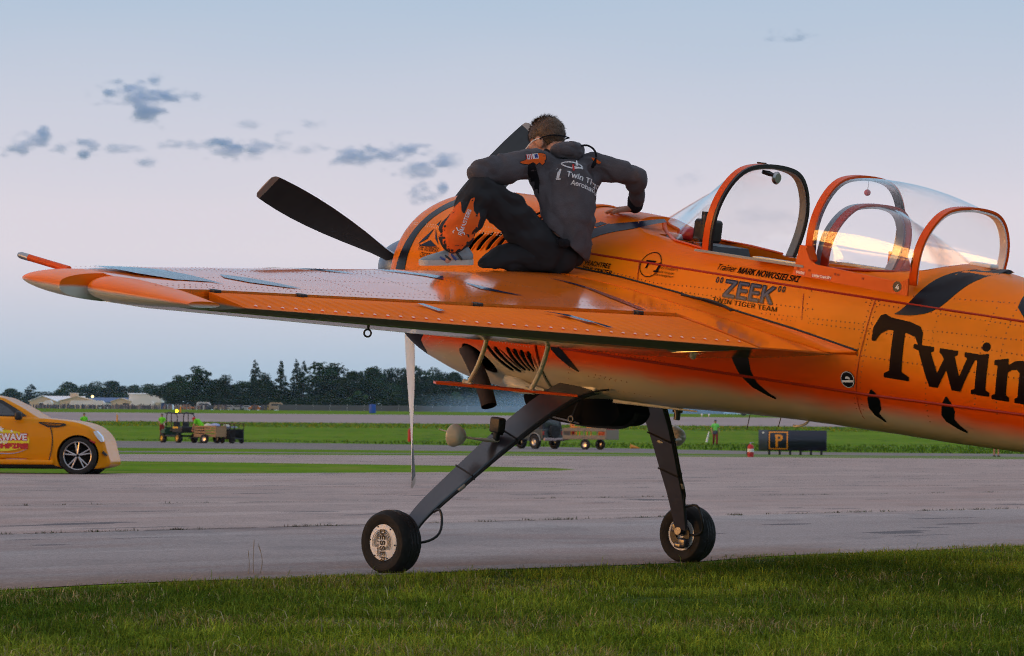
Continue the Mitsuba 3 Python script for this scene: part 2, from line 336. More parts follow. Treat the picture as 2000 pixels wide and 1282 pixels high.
row([(347, 731, 64, 'broad', B_), (386, 714, 62, 'poplar', B_), (416, 738, 66, 'broad', D_), (442, 731, 38, 'poplar', D_), (466, 742, 70, 'broad', B_), (491, 702, 44, 'pine', D_), (518, 726, 70, 'broad', D_), (546, 704, 40, 'pine', D_), (573, 701, 40, 'pine', D_), (594, 705, 34, 'pine', D_), (622, 706, 70, 'poplar', B_), (652, 706, 56, 'poplar', D_), (690, 722, 80, 'broad', D_), (728, 713, 96, 'broad', B_)], 1050, 'in the big dark row of trees', 'trees beyond the runway')
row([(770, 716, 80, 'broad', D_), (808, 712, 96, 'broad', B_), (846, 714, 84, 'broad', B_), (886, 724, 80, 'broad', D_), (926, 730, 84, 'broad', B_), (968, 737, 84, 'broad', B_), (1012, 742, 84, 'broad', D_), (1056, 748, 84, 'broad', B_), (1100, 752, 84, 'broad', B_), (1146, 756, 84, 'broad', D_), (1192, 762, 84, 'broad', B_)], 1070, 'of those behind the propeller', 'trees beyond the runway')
row([(400, 770, 90, 'bush', D_), (470, 772, 100, 'bush', D_), (545, 770, 100, 'bush', D_), (620, 772, 100, 'bush', D_), (697, 762, 60, 'bush', L_), (768, 764, 60, 'bush', B_), (840, 770, 90, 'bush', D_), (893, 764, 56, 'bush', L_), (960, 772, 100, 'bush', D_), (1040, 776, 100, 'bush', B_), (1130, 780, 110, 'bush', D_), (1215, 784, 110, 'bush', D_)], 1020, 'of the nearer undergrowth', 'bushes beyond the runway')

row([(u, 742 + (k*37 % 23), 110, 'broad', D_) for k, u in enumerate(range(345, 1240, 72))][:18], 1120, 'in the dense dark back row', 'dense back row of trees')
row([(u, 768 + (k*29 % 9), 100, 'bush', D_) for k, u in enumerate(range(362, 1260, 56))][:18], 1000, 'of the brush under the trees', 'brush along the foot of the trees')
row([(1262 + 74*k, 764 + (k*31 % 14), 92, 'broad', (B_, D_)[k % 2]) for k in range(12)], 1080, 'of those beyond the fuselage', 'trees beyond the runway')
row([(-140 - 62*k, 752 + (k*31 % 17), 88, 'broad', (B_, D_)[k % 2]) for k in range(14)], 1710, 'of those beyond the left edge', 'far trees behind the hangars')
row([(2150 + 74*k, 764 + (k*31 % 14), 92, 'broad', (B_, D_)[k % 2]) for k in range(8)], 1085, 'of those beyond the right edge', 'trees beyond the runway')
# buildings on the far side, left
mat('mat_wall_cream', (0.62, 0.50, 0.36), 0.8); mat('mat_wall_white', (0.80, 0.77, 0.75), 0.7); mat('mat_roof_white', (0.82, 0.82, 0.84), 0.6); mat('mat_roof_blue', (0.09, 0.15, 0.30), 0.6); mat('mat_door_dark', (0.05, 0.055, 0.07), 0.6)
def place(x, y, heading=(1, 0), s=1.0, dz=0.0):
    """local axes (x ahead, y left, z up) standing on the ground at x, y"""
    h = np.array([heading[0], heading[1]], float); h /= np.linalg.norm(h)
    M = np.eye(4); M[:2, 0] = h*s; M[:2, 1] = np.array([-h[1], h[0]])*s; M[2, 2] = s; M[:3, 3] = (x, y, float(zprof(y)) + dz); return M
def hangar(label, x, w, dep, wall_h, ridge, wall, roof, gable='x', door=None, windows=0, y=1300, name='hangar'):
    """gable 'y': the ridge runs away from the viewer, the gable end faces us; 'x': the eaves face us"""
    t = thing(name, label, 'building'); M = place(x, y)
    put(t + '__wall', box(0, 0, wall_h/2, w, dep, wall_h), wall, False, M)
    if gable == 'y':
        put(t + '__gable', prism([(-w/2, wall_h), (w/2, wall_h), (0, ridge)], -dep/2, dep/2), wall, False, M)
        rf = [prism([(-w/2 - .4, wall_h - .05), (0, ridge + .05), (0, ridge + .30), (-w/2 - .4, wall_h + .2)], -dep/2 - .4, dep/2 + .4), prism([(w/2 + .4, wall_h - .05), (w/2 + .4, wall_h + .2), (0, ridge + .30), (0, ridge + .05)], -dep/2 - .4, dep/2 + .4)]
    else:
        put(t + '__gable', prism([(-dep/2, wall_h), (dep/2, wall_h), (0, ridge)], -w/2, w/2, 'x'), wall, False, M)
        rf = [prism([(-dep/2 - .4, wall_h - .05), (0, ridge + .05), (0, ridge + .3), (-dep/2 - .4, wall_h + .2)], -w/2 - .4, w/2 + .4, 'x'), prism([(dep/2 + .4, wall_h - .05), (dep/2 + .4, wall_h + .2), (0, ridge + .3), (0, ridge + .05)], -w/2 - .4, w/2 + .4, 'x')]
    for q in rf: put(t + '__roof', q, roof, False, M)
    if door: d_ = put(t + '__door', box(door[0], -dep/2 - .05, door[2]/2, door[1], .12, door[2]), 'mat_door_dark', False, M); put(d_ + '__lintel', box(door[0], -dep/2 - .10, door[2] + .15, door[1] + .4, .2, .3), roof, False, M)
    for k in range(windows):
        xx = -w/2 + w*(k + .5)/windows; w_ = put(t + '__window', box(xx, -dep/2 - .04, wall_h*.55, 1.1, .1, .9), 'mat_door_dark', False, M); put(w_ + '__sill', box(xx, -dep/2 - .12, wall_h*.55 - .55, 1.4, .2, .1), 'mat_roof_white', False, M)
    return t, M
hangar('cream gabled hangar at the far left under a white roof', -172.0, 9.5, 10, 2.8, 4.7, 'mat_wall_cream', 'mat_roof_white', 'y', (0, 2.6, 2.2), 0, 1320)
hangar('long low white roofed hangar left of the cupola hangar', -165.0, 13.0, 9, 3.0, 4.6, 'mat_wall_white', 'mat_roof_white', 'x', (2, 3, 2.2), 4, 1330)
h3_, HM3 = hangar('cream gabled hangar with a square cupola on its ridge', -157.0, 12.5, 10, 2.9, 4.5, 'mat_wall_cream', 'mat_wall_cream', 'y', (-2, 2.4, 2.1), 0, 1300)
put(h3_ + '__cupola', box(-1.5, 0, 5.1, 2.8, 3, 1.4), 'mat_wall_cream', False, HM3); put(h3_ + '__cupola__roof', box(-1.5, 0, 5.88, 3.1, 3.3, .16), 'mat_roof_white', False, HM3)
hangar('white walled building under a broad blue roof', -147.0, 13.5, 10, 2.6, 4.1, 'mat_wall_white', 'mat_roof_blue', 'x', (3, 2.4, 2.0), 5, 1310)
hangar('cream gable beside the tall white building', -140.0, 7.0, 8, 2.8, 3.9, 'mat_wall_cream', 'mat_wall_cream', 'y', (1.5, 1.8, 2.4), 0, 1290)
b4, BM4 = hangar('tall flat white building with a cream base and dark opening', -132.3, 11.6, 12, 5.6, 5.75, 'mat_wall_white', 'mat_roof_white', 'x', (.6, 3.0, 2.3), 0, 1300)
put(b4 + '__base_cladding', box(0, -6.03, 1.35, 11.64, .08, 2.7), 'mat_wall_cream', False, BM4)
lamp_ = thing('lamp_post', 'lit yellow lamp on a pole in front of the blue roof', 'lamp'); LM = place(-145.5, 1245)
put(lamp_ + '__pole', tube([(0, 0, 0), (0, 0, 4.2)], [.10, .07], 8), 'mat_steel', 40, LM); lk_ = put(lamp_ + '__lamp_head', trimesh.creation.icosphere(2, .42).apply_translation((0, 0, 4.5)), 'mat_wall_white', True, LM); scene[lk_]['emitter'] = {'type': 'area', 'radiance': rgb(.60, .42, .14)}
for k, x_ in enumerate((-109.8, -107.6)):
    t = thing('portable_toilet', ('left' if k == 0 else 'right') + ' blue portable toilet of the pair right of the tall white building', 'portable toilet'); M = place(x_, 1130)
    put(t + '__cabin', rbox(0, 0, 1.15, 1.25, 1.25, 2.2, .08), 'mat_blue_cabin' if 'mat_blue_cabin' in scene else mat('mat_blue_cabin', (0.014, 0.085, 0.42), 0.5), 30, M); put(t + '__roof', rbox(0, 0, 2.32, 1.3, 1.3, .16, .06), 'mat_roof_white', 30, M)
# parked vehicles beyond the runway
def cmat(n, c): return mat('mat_paint_' + n, c, 0.3, coat=0.6)
for n, c in (('white', (.55, .55, .56)), ('silver', (.30, .31, .33)), ('orange', (.50, .16, .03)), ('red', (.30, .02, .02)), ('navy', (.02, .03, .07)), ('black', (.012, .012, .014)), ('blue', (.06, .12, .32)), ('tan', (.36, .26, .17)), ('yellow', (.5, .34, .04))): cmat(n, c)
def far_car(label, x, y, col, van=False, L=4.3):
    t = thing('parked_van' if van else 'parked_car', label, 'van' if van else 'car', 'vehicles parked beyond the runway'); M = place(x, y)
    prof = [(-L/2, .35), (-L/2, 1.9), (-L/2 + .2, 2.3), (L/2 - 1.0, 2.3), (L/2 - .3, 1.25), (L/2, 1.1), (L/2, .35)] if van else [(-L/2, .35), (-L/2, .85), (-L/2 + .35, .95), (-L/2 + .9, 1.42), (L/2 - 1.9, 1.45), (L/2 - 1.1, .95), (L/2, .80), (L/2, .35)]
    put(t + '__body', prism(sg.Polygon(prof).buffer(.08).buffer(-.05), -.85, .85), 'mat_paint_' + col, 30, M)
    g = [(-L/2 + .6, 1.45), (-L/2 + .6, 1.95), (L/2 - 1.1, 1.95), (L/2 - .6, 1.45)] if van else [(-L/2 + .75, .98), (-L/2 + 1.05, 1.33), (L/2 - 1.95, 1.35), (L/2 - 1.45, .98)]
    put(t + '__window', prism(g, -.88, .88), 'mat_door_dark', False, M)
    for s in (-1, 1): put(t + '__wheel', lathe([(0, -.9), (.34, -.9), (.34, .9), (0, .9)], 16, 'y').apply_translation((s*L*.30, 0, .34)), 'mat_paint_black', 40, M)
vs = [(398, 'white', 1, 'white van at the left end of the vehicle row'), (372, 'orange', 0, 'orange car beside the blue portable toilets'), (418, 'navy', 0, 'navy car right of the white van'), (436, 'tan', 0, 'tan car in the left part of the vehicle row'), (452, 'white', 0, 'white car before the left dark trees'), (470, 'silver', 0, 'silver car under the tallest pine'), (486, 'white', 0, 'white hatchback under the tallest pine'), (505, 'orange', 0, 'dull orange car left of the yellow one'), (527, 'yellow', 0, 'yellow car in the middle of the vehicle row'), (546, 'tan', 1, 'tan van in the middle of the vehicle row'), (563, 'red', 0, 'red car in the vehicle row'), (580, 'navy', 0, 'navy car right of the red one'), (603, 'black', 0, 'black car with gaps either side'), (624, 'navy', 0, 'dark blue car left of the pale blue one'), (648, 'blue', 0, 'pale blue car near the right end of the row'), (664, 'navy', 0, 'navy car at the right end of the vehicle row'), (684, 'tan', 0, 'tan car last in the row by the light bush')]
for u, c, v, l in vs: far_car(l, (u - 1000)/7.15, 972 + (u % 7)*2, c, bool(v))
far_car('white car standing on the runway verge under the rear fuselage', 27.8*1.18, 486, 'white')
bl = thing('blue_barrel', 'small blue barrel on the far runway verge left of the propeller', 'barrel'); put(bl + '__drum', lathe([(0, 0), (.42, 0), (.45, .1), (.45, 1.0), (.40, 1.1), (0, 1.1)], 18), 'mat_blue_cabin', 40, place(-18.6, 480)); put(bl + '__lid', lathe([(0, 1.1), (.43, 1.1), (.43, 1.18), (0, 1.2)], 18), 'mat_blue_cabin', 40, place(-18.6, 480))
# the crowd that reads as one mass in front of the hangars
cr_ = np.random.default_rng(12); cm_ = []
for k in range(420):
    x_ = cr_.uniform(-190, -118) if k < 330 else cr_.uniform(-108, -66); y_ = cr_.uniform(1180, 1230) if k < 330 else cr_.uniform(950, 1000); h_ = cr_.uniform(1.5, 1.9); z_ = float(zprof(y_))
    cm_.append(trimesh.creation.cylinder(.22, h_*.8, 6).apply_translation((x_, y_, z_ + h_*.4))); cm_.append(trimesh.creation.icosphere(1, .14).apply_translation((x_, y_, z_ + h_*.9)))
mat('mat_crowd', proc(lambda p, n, uv: mix(mix((0.03, 0.035, 0.06), (0.30, 0.24, 0.24), cell_rand(p.x*1.2, p.y*.2, 2.0)), (0.05, 0.05, 0.10), cell_rand(p.x*1.2, 0.0, 5.0)*.6)), 0.9)
tag(put('crowd', cat_(cm_), 'mat_crowd', 30), 'far crowd of spectators standing in front of the hangars', 'crowd', kind='stuff')
for k, (x_, w_, l_) in enumerate(((-146, 12, 'long white tent roof in front of the blue roofed building'), (-159.5, 3.0, 'small white tent before the cupola hangar'), (-127, 8, 'low white awning before the tall white building'))):
    t = thing('tent', l_, 'tent'); M = place(x_, 1235); put(t + '__canopy', prism(sg.Polygon([(-w_/2, 1.5), (w_/2, 1.5), (w_/2, 2.3), (w_/2 - .8, 3.1), (-w_/2 + .8, 3.1), (-w_/2, 2.3)]), -2, 2), 'mat_wall_white', False, M)
    for a in (-w_/2 + .1, w_/2 - .1): put(t + '__pole', tube([(a, -1.9, 0), (a, -1.9, 1.6)], .07, 6), 'mat_steel', 30, M)
fn = thing('fence', 'long pale low fence along the far runway edge behind the propeller', 'fence')
for k in range(26):
    put(fn + '__panel', box(-40 + k*2.35*1.3, 640, float(zprof(640)) + .45, 3.02, .05, 1.1), 'mat_fence' if 'mat_fence' in scene else mat('mat_fence', (0.09, 0.105, 0.12), 0.8), False); put(fn + '__post', box(-41.5 + k*3.055, 640.06, float(zprof(640)) + .50, .12, .10, 1.3), 'mat_steel', False)
# ------------------------------------------------------------------ the aerobatic aeroplane (body axes: x forward, y left, z up; origin between the main wheels)
_yaw, _th = 0.8523, 0.1461
_f = np.array([-math.sin(_yaw), math.cos(_yaw), 0]); _l = np.array([-math.cos(_yaw), -math.sin(_yaw), 0]); _u = np.array([0, 0, 1.0])
AX = _f*math.cos(_th) + _u*math.sin(_th); AZ = _u*math.cos(_th) - _f*math.sin(_th)
AO = np.array([0.1796, 19.6083, 0.0])
MB = np.eye(4); MB[:3, 0], MB[:3, 1], MB[:3, 2], MB[:3, 3] = AX, _l, AZ, AO
def to_body(p):
    q = [p.x - AO[0], p.y - AO[1], p.z - AO[2]]
    return [q[0]*float(a[0]) + q[1]*float(a[1]) + q[2]*float(a[2]) for a in (AX, _l, AZ)]
def world(b): return AO + MB[:3, :3] @ np.asarray(b, float)

# paint
ORANGE, ORANGE_DEEP, CREAM = (0.93, 0.215, 0.002), (0.86, 0.098, 0.002), (0.70, 0.63, 0.47)
def orange_fuselage(p, n, uv):
    x, y, z = to_body(p)
    dirt = fbm(x*3, y*3, z*5, 4)
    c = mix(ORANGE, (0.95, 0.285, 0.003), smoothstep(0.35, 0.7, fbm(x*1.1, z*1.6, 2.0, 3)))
    band = smoothstep(1.36, 1.52, z)*smoothstep(1.86, 1.74, z)*smoothstep(0.6, -0.6, x)             # after-glow reflection painted in as a golden band along the flank
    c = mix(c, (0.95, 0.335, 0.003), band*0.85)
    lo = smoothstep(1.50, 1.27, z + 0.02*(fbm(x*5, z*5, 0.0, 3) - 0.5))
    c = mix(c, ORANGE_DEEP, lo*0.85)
    edge = 1.148 + 0.026*dr.clip(-x, -1.5, 3.0) + 0.05*(fbm(x*4, z*6, 5.0, 3) - 0.5)       # airbrushed fade into the cream belly
    cream = smoothstep(edge + 0.055, edge - 0.055, z)
    c = mix(c, CREAM, cream)
    return c*(0.90 + 0.16*dirt) 
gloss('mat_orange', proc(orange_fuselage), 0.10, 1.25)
gloss('mat_orange_plain', (0.86, 0.135, 0.002), 0.12, 1.30)
gloss('mat_red_trim', (0.55, 0.045, 0.008), 0.15)
mat('mat_cream', (0.60, 0.55, 0.42), 0.35, coat=0.6)
mat('mat_belly', (0.30, 0.30, 0.22), 0.35, coat=0.6)
gloss('mat_stripe', (0.005, 0.005, 0.012), 0.10, 1.40)
gloss('mat_stripe_blue', (0.008, 0.009, 0.045), 0.12, 1.40)
mat('mat_black', (0.012, 0.012, 0.013), 0.45, spec=0.5)
mat('mat_black_gloss', (0.010, 0.010, 0.012), 0.22, coat=0.6)
mat('mat_cavity', (0.008, 0.007, 0.007), 0.9, spec=0.1)
mat('mat_steel', (0.42, 0.41, 0.40), 0.35, metal=1.0)
mat('mat_rivet', (0.75, 0.62, 0.50), 0.4, metal=0.3)
mat('mat_rivet_dark', (0.32, 0.07, 0.01), 0.4)
mat('mat_grey_metal', (0.30, 0.33, 0.36), 0.35, metal=0.6)
mat('mat_white', (0.84, 0.84, 0.83), 0.4)
mat('mat_rubber', proc(lambda p, n, uv: mix((0.010, 0.010, 0.010), (0.028, 0.026, 0.024), fbm(p.x*25, p.y*25, p.z*25, 3))), 0.75, spec=0.3)
gloss('mat_letter', (0.010, 0.003, 0.005), 0.14, 1.15)
gloss('mat_letter_blue', (0.12, 0.16, 0.26), 0.15)
mat('mat_letter_white', (0.78, 0.76, 0.74), 0.4)
mat('mat_red', (0.50, 0.012, 0.010), 0.4)
mat('mat_seal', (0.30, 0.27, 0.23), 0.6)
scene['mat_glass'] = {'type': 'thindielectric', 'int_ior': 1.49}
def gear_paint(p, n, uv):
    return mix((0.026, 0.026, 0.036), (0.044, 0.042, 0.056), fbm(p.x*9, p.y*9, p.z*9, 4))
mat('mat_gear', proc(gear_paint), 0.26, spec=0.8, coat=1.0, coat_rough=0.12)
def exhaust_c(p, n, uv):
    return mix((0.022, 0.017, 0.015), (0.060, 0.038, 0.028), fbm(p.x*20, p.y*20, p.z*20, 4))
mat('mat_exhaust', proc(exhaust_c), 0.7, spec=0.2)
def blade_c(p, n, uv):
    return mix((0.016, 0.016, 0.017), (0.030, 0.029, 0.028), fbm(p.x*14, p.y*14, p.z*14, 4))
mat('mat_blade', proc(blade_c), 0.42, spec=0.5)
mat('mat_blade_tip', (0.42, 0.31, 0.25), 0.4, metal=0.2)

plane = thing('aeroplane', 'orange and cream tiger striped aerobatic aeroplane parked on the apron edge', 'aeroplane')
def part(name, mesh, bsdf, smooth=30, parent=None, **kw):
    return put((parent or plane) + '__' + name, mesh, bsdf, smooth, MB, **kw)

# fuselage: stations (x, zc, up, down, half width, n up, n down)
ST = np.array([
 [1.07, 1.485, .300, .310, .305, 2.0, 2.0], [1.05, 1.485, .350, .360, .355, 2.0, 2.0], [.97, 1.487, .415, .425, .415, 2.0, 2.0], [.82, 1.490, .470, .480, .465, 2.0, 2.0],
 [.55, 1.490, .508, .535, .503, 2.0, 2.05], [.20, 1.485, .515, .552, .500, 2.0, 2.1], [-.10, 1.485, .515, .552, .490, 2.0, 2.15], [-.50, 1.490, .505, .512, .472, 2.3, 2.2],
 [-.90, 1.490, .470, .480, .457, 2.75, 2.3], [-1.3, 1.500, .450, .457, .446, 3.1, 2.4], [-1.9, 1.510, .460, .437, .425, 3.0, 2.4], [-2.5, 1.520, .462, .432, .398, 2.5, 2.4],
 [-3.0, 1.520, .405, .412, .362, 2.2, 2.4], [-3.8, 1.530, .310, .365, .270, 2.1, 2.3], [-4.6, 1.540, .210, .275, .160, 2.0, 2.1], [-5.05, 1.545, .130, .190, .085, 2.0, 2.0]])
_st = PchipInterpolator(ST[::-1, 0], ST[::-1, 1:])
def fus_y(x, z, off=0.0):
    """half width of the fuselage at (x, z)"""
    s = _st(x); zc, up, dn, w, nu, nd = np.moveaxis(s, -1, 0)
    t = np.where(z > zc, (z - zc)/up, (zc - z)/dn); n = np.where(z > zc, nu, nd)
    return (w + off)*np.clip(1 - np.clip(np.abs(t)/(1 + off/up), 0, 1)**n, 0, 1)**(1/n)
def fus_ring(x, na=120, off=0.0):
    zc, up, dn, w, nu, nd = _st(x); a = np.arange(na)*2*np.pi/na
    c, s = np.cos(a), np.sin(a); n = np.where(s > 0, nu, nd); h = np.where(s > 0, up, dn)
    return np.stack([a*0 + x, (w + off)*np.sign(c)*np.abs(c)**(2/n), zc + (h + off)*np.sign(s)*np.abs(s)**(2/n)], -1)
def fus_solid(xs, off=0.0, dents=0.0, na=120):
    P = np.stack([fus_ring(x, na, off) for x in xs])
    if dents:
        q = P.reshape(-1, 3); k = meshkit.fbm(q*np.array([7, 7, 7.0]), 2, seed=4) - 0.5
        fade = np.clip((0.0 - q[:, 0])/0.4, 0.25, 1.0)
        r = q - np.column_stack([q[:, 0], 0*q[:, 0], 0*q[:, 0] + 1.5]); r /= np.linalg.norm(r, axis=1, keepdims=True) + 1e-9
        P = (q + r*(dents*k*fade)[:, None]).reshape(P.shape)
    m = grid(P, closed_v=True); v, f = np.array(m.vertices), np.array(m.faces)
    n = P.shape[1]; c0, c1 = len(v), len(v) + 1
    v = np.vstack([v, P[0].mean(0), P[-1].mean(0)]); k = np.arange(n); l = (k + 1) % n; b = (len(P) - 1)*n
    f = np.vstack([f, np.stack([k*0 + c0, k, l], 1), np.stack([k*0 + c1, b + l, b + k], 1)])
    m = trimesh.Trimesh(v, f, process=False)
    if m.volume < 0: m.invert()
    return m
SILL = 1.862
xs_f = np.r_[np.arange(-5.05, -3.4, 0.07), np.arange(-3.4, -0.13, 0.035)]
body = mani(fus_solid(xs_f, dents=0.0060))
cut_side = [(-0.545, 2.20), (-0.545, 1.965), (-0.60, 1.930), (-0.72, 1.905), (-0.86, 1.893), (-1.00, 1.880), (-1.10, 1.870), (-1.14, SILL), (-1.86, SILL + .004), (-2.05, 1.875), (-2.25, 1.895), (-2.42, 1.93), (-2.53, 1.972), (-2.60, 2.2)]
body = body - mani(prism(cut_side, -0.7, 0.7))
def cavity(x0, x1, w0, w1, zb, zt):
    return hullpts([(x, s*w, z) for x, w in ((x0, w0), (x1, w1)) for s in (-1, 1) for z in (zb + 0.1, zt)] + [(x, s*(w - 0.1), zb) for x, w in ((x0, w0), (x1, w1)) for s in (-1, 1)])
body = body - mani(cavity(-0.70, -1.06, 0.22, 0.32, 1.25, 2.3)) - mani(cavity(-1.05, -1.86, 0.32, 0.33, 1.25, 2.3))
body = body - mani(hullpts([(x, s*w, z) for x, w in ((-1.80, 0.33), (-2.30, 0.26)) for s in (-1, 1) for z in (1.60, 2.3)]))
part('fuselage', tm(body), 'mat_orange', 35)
# cockpit tub lining, floor, seat back and instrument coaming
put(plane + '__cockpit_floor', box(-1.3, 0, 1.262, 1.05, 0.66, 0.01), 'mat_cavity', False, MB)
for s in (-1, 1):
    part('cockpit_side', prism([(-1.06, 1.3), (-1.84, 1.3), (-1.84, SILL - .03), (-1.06, SILL - .03)], s*0.312 - .003, s*0.312 + .003), 'mat_cavity', False)
seat = part('seat', rbox(-1.66, 0, 1.48, 0.10, 0.46, 0.56, .04), 'mat_black', 30)
put(seat + '__headrest', rbox(-1.72, 0, 1.80, 0.07, 0.22, 0.10, .03), 'mat_black', 30, MB)
coam = part('instrument_coaming', prism([(-0.66, 1.70), (-0.66, 1.86), (-0.78, 1.885), (-0.98, 1.88), (-1.0, 1.84), (-1.0, 1.55), (-0.97, 1.55), (-0.95, 1.80)], -0.20, 0.20), 'mat_black', False)
put(coam + '__instrument_panel', box(-1.008, 0, 1.68, 0.012, 0.56, 0.30), 'mat_grey_metal', False, MB)
for y_, z_ in ((-.2, 1.74), (-.07, 1.74), (.07, 1.74), (.2, 1.74), (-.12, 1.62), (.02, 1.62), (.16, 1.62)):
    put(coam + '__instrument', lathe([(0, 0), (.05, 0), (.05, .012), (0, .012)], 16, 'x').apply_translation((-1.03, y_, z_)), 'mat_black_gloss', 30, MB)
# camera and cloth lying on the coaming, seen through the windscreen
put(plane + '__coaming_camera', cat_([rbox(-.90, .06, 1.955, .10, .13, .12, .015), rbox(-.83, .02, 1.93, .07, .12, .06, .015), trimesh.creation.cylinder(.028, .07, 14).apply_translation((-.93, .12, 2.02))]), 'mat_black', 30, MB)
put(plane + '__red_cloth', rbox(-.80, .07, 1.925, .12, .12, .07, .025), 'mat_red', 30, MB)
put(plane + '__white_card', rbox(-.74, .09, 1.905, .10, .12, .03, .008), 'mat_letter_white', 30, MB)

# cowling: its own shell, with louvres cut through
xs_c = np.r_[np.arange(-0.125, .9, 0.03), np.arange(.9, 1.03, 0.02), [1.035, 1.045, 1.055, 1.063, 1.07]]
cowl = mani(fus_solid(xs_c, 0.006)) - mani(fus_solid(np.r_[np.arange(-0.2, .95, 0.04), .96, .99, 1.01, 1.03, 1.05], -0.002)) - m3.Manifold.cylinder(0.4, 0.295, 0.295, 64).rotate((0, 90, 0)).translate((.92, 0, 1.485))
def slot(x0, z0, x1, z1, w):
    """a slanted slot through the left cowl side (x forward); also mirrored"""
    d = np.array([x1 - x0, z1 - z0]); L = np.linalg.norm(d); d /= L; n = np.array([-d[1], d[0]])
    t = np.linspace(0, 1, 9); wid = w*np.sin(np.pi*np.clip(t, .03, .97))**0.45
    c = np.array([x0, z0]) + np.outer(t*L, d)
    poly = np.vstack([c + n*wid[:, None]/2, (c - n*wid[:, None]/2)[::-1]])
    return [prism(poly, 0.15, 0.62), prism(poly, -0.62, -0.15)]
SLOTS = []
for k in range(6):   # upper row, partly behind the man's leg
    SLOTS.append((0.40 - 0.062*k, 1.675 + 0.010*k, 0.345 - 0.062*k, 1.785 + 0.010*k))
for k in range(6):
    SLOTS.append((0.345 - 0.064*k, 1.835, 0.275 - 0.062*k, 1.935))
LOW = []
for k in range(2): LOW.append((0.215 - 0.055*k, 1.185, 0.075 - 0.055*k, 1.070))
for k in range(4): LOW.append((0.070 - 0.050*k, 1.195, -0.020 - 0.030*k, 1.085))
cutter = [s for q in SLOTS for s in slot(*q, 0.040)] + [s for q in LOW for s in slot(*q, 0.050)]
cutter += [prism(affinity.rotate(affinity.scale(sg.Point(0.31, 1.105).buffer(1, 16), 0.115, 0.050), 28), 0.15, 0.62)]
cowl = cowl - m3.Manifold.batch_boolean([mani(c) for c in cutter], m3.OpType.Add)
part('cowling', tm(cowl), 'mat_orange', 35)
part('engine_bay', fus_solid(np.arange(-0.12, .95, 0.06), -0.075, na=64), 'mat_cavity', 40)
# louvre lips standing proud beside each slot
for q in SLOTS + LOW:
    for s in (1, -1):
        x0, z0, x1, z1 = q; t = np.linspace(0, 1, 7)
        xx = x0 + (x1 - x0)*t - 0.026; zz_ = z0 + (z1 - z0)*t
        P = np.stack([xx, s*(fus_y(xx, zz_, 0.006) + 0.012*np.sin(np.pi*t)), zz_], 1)
        put(plane + '__cowling__louvre', tube(P, 0.0042*np.sin(np.pi*np.clip(t, .06, .94))**.5 + .001, 6), 'mat_orange', 40, MB)
# nose bowl: dark grinning mouth paint on the lower lip, engine shutters inside
part('cowling__shutter', lathe([(0.10, 1.00), (0.30, .98), (0.302, .96), (0.10, .97)], 40, 'x').apply_translation((0, 0, 1.485)), 'mat_grey_metal', 30)
for k in range(18):
    a = k*2*np.pi/18
    part('cowling__shutter_blade', tube([(1.0, 0.14*math.cos(a), 1.485 + 0.14*math.sin(a)), (1.005, 0.285*math.cos(a), 1.485 + 0.285*math.sin(a))], [0.012, 0.02], 5), 'mat_steel', 20)

# decals: flat polygons (u towards the tail, v up) laid on the fuselage or cowl side
def side_decal(poly, off=0.0035, step=0.03, side=1, cowl_=False):
    v, f = finegrid(poly, step)
    x, z = -v[:, 0], v[:, 1]
    y = side*(fus_y(x, z, 0.006 if cowl_ else 0.0) + off)
    m = trimesh.Trimesh(np.stack([x, y, z], 1), f, process=True)
    if (m.face_normals[:, 1]*side < 0).sum() > len(m.faces)/2: m.invert()
    return m
def decal(name, poly, bsdf, off=0.0035, step=0.03, cowl_=False, parent=None):
    return part(name, side_decal(poly, off, step, 1, cowl_), bsdf, True, parent)
FUS, COWL = plane + '__fuselage', plane + '__cowling'
def curve_poly(pts, n=60):
    """closed smooth outline; a point given with a third value is a sharp corner"""
    p = [tuple(q) for q in pts]; return sg.Polygon(p).buffer(0)
def smooth_strip(c, w, n=40):
    """tapered stripe along the centre points c with the half-widths w"""
    s = spline(c, n); t = np.gradient(s, axis=0); t /= np.linalg.norm(t, axis=1, keepdims=True)
    ww = np.interp(np.linspace(0, 1, n), np.linspace(0, 1, len(w)), w); nn = np.stack([-t[:, 1], t[:, 0]], 1)
    return sg.Polygon(np.vstack([s + nn*ww[:, None], (s - nn*ww[:, None])[::-1]])).buffer(0)
# ---- fuselage lettering and stripes (u = distance behind the main wheels, v = height, metres)
def P_(*pts): return sg.Polygon(pts).buffer(0)
def place_text(txt, h, u, v, bold=False, sx=1.0, slant=0.0, rot=0.0):
    g = affinity.scale(text_poly(txt, h, bold), sx, 1, origin=(0, 0))
    if slant: g = affinity.skew(g, slant, 0, origin=(0, 0))
    if rot: g = affinity.rotate(g, rot, origin=(0, 0))
    return affinity.translate(g, u, v)
def fit_text(txt, h, u0, u1, v, bold=False, slant=0.0):
    g = text_poly(txt, h, bold); x0, _, x1, _ = g.bounds
    g = affinity.scale(affinity.translate(g, -x0, 0), (u1 - u0)/(x1 - x0), 1, origin=(0, 0))
    if slant: g = affinity.skew(g, slant, 0, origin=(0, 0))
    return affinity.translate(g, u0, v)
def blob(pts, k=0.012): return sg.Polygon(pts).buffer(-k*0.5).buffer(k).buffer(-k*0.5)
stripe = lambda name, poly, b='mat_stripe', **k: decal('fuselage__' + name, poly, b, **k)
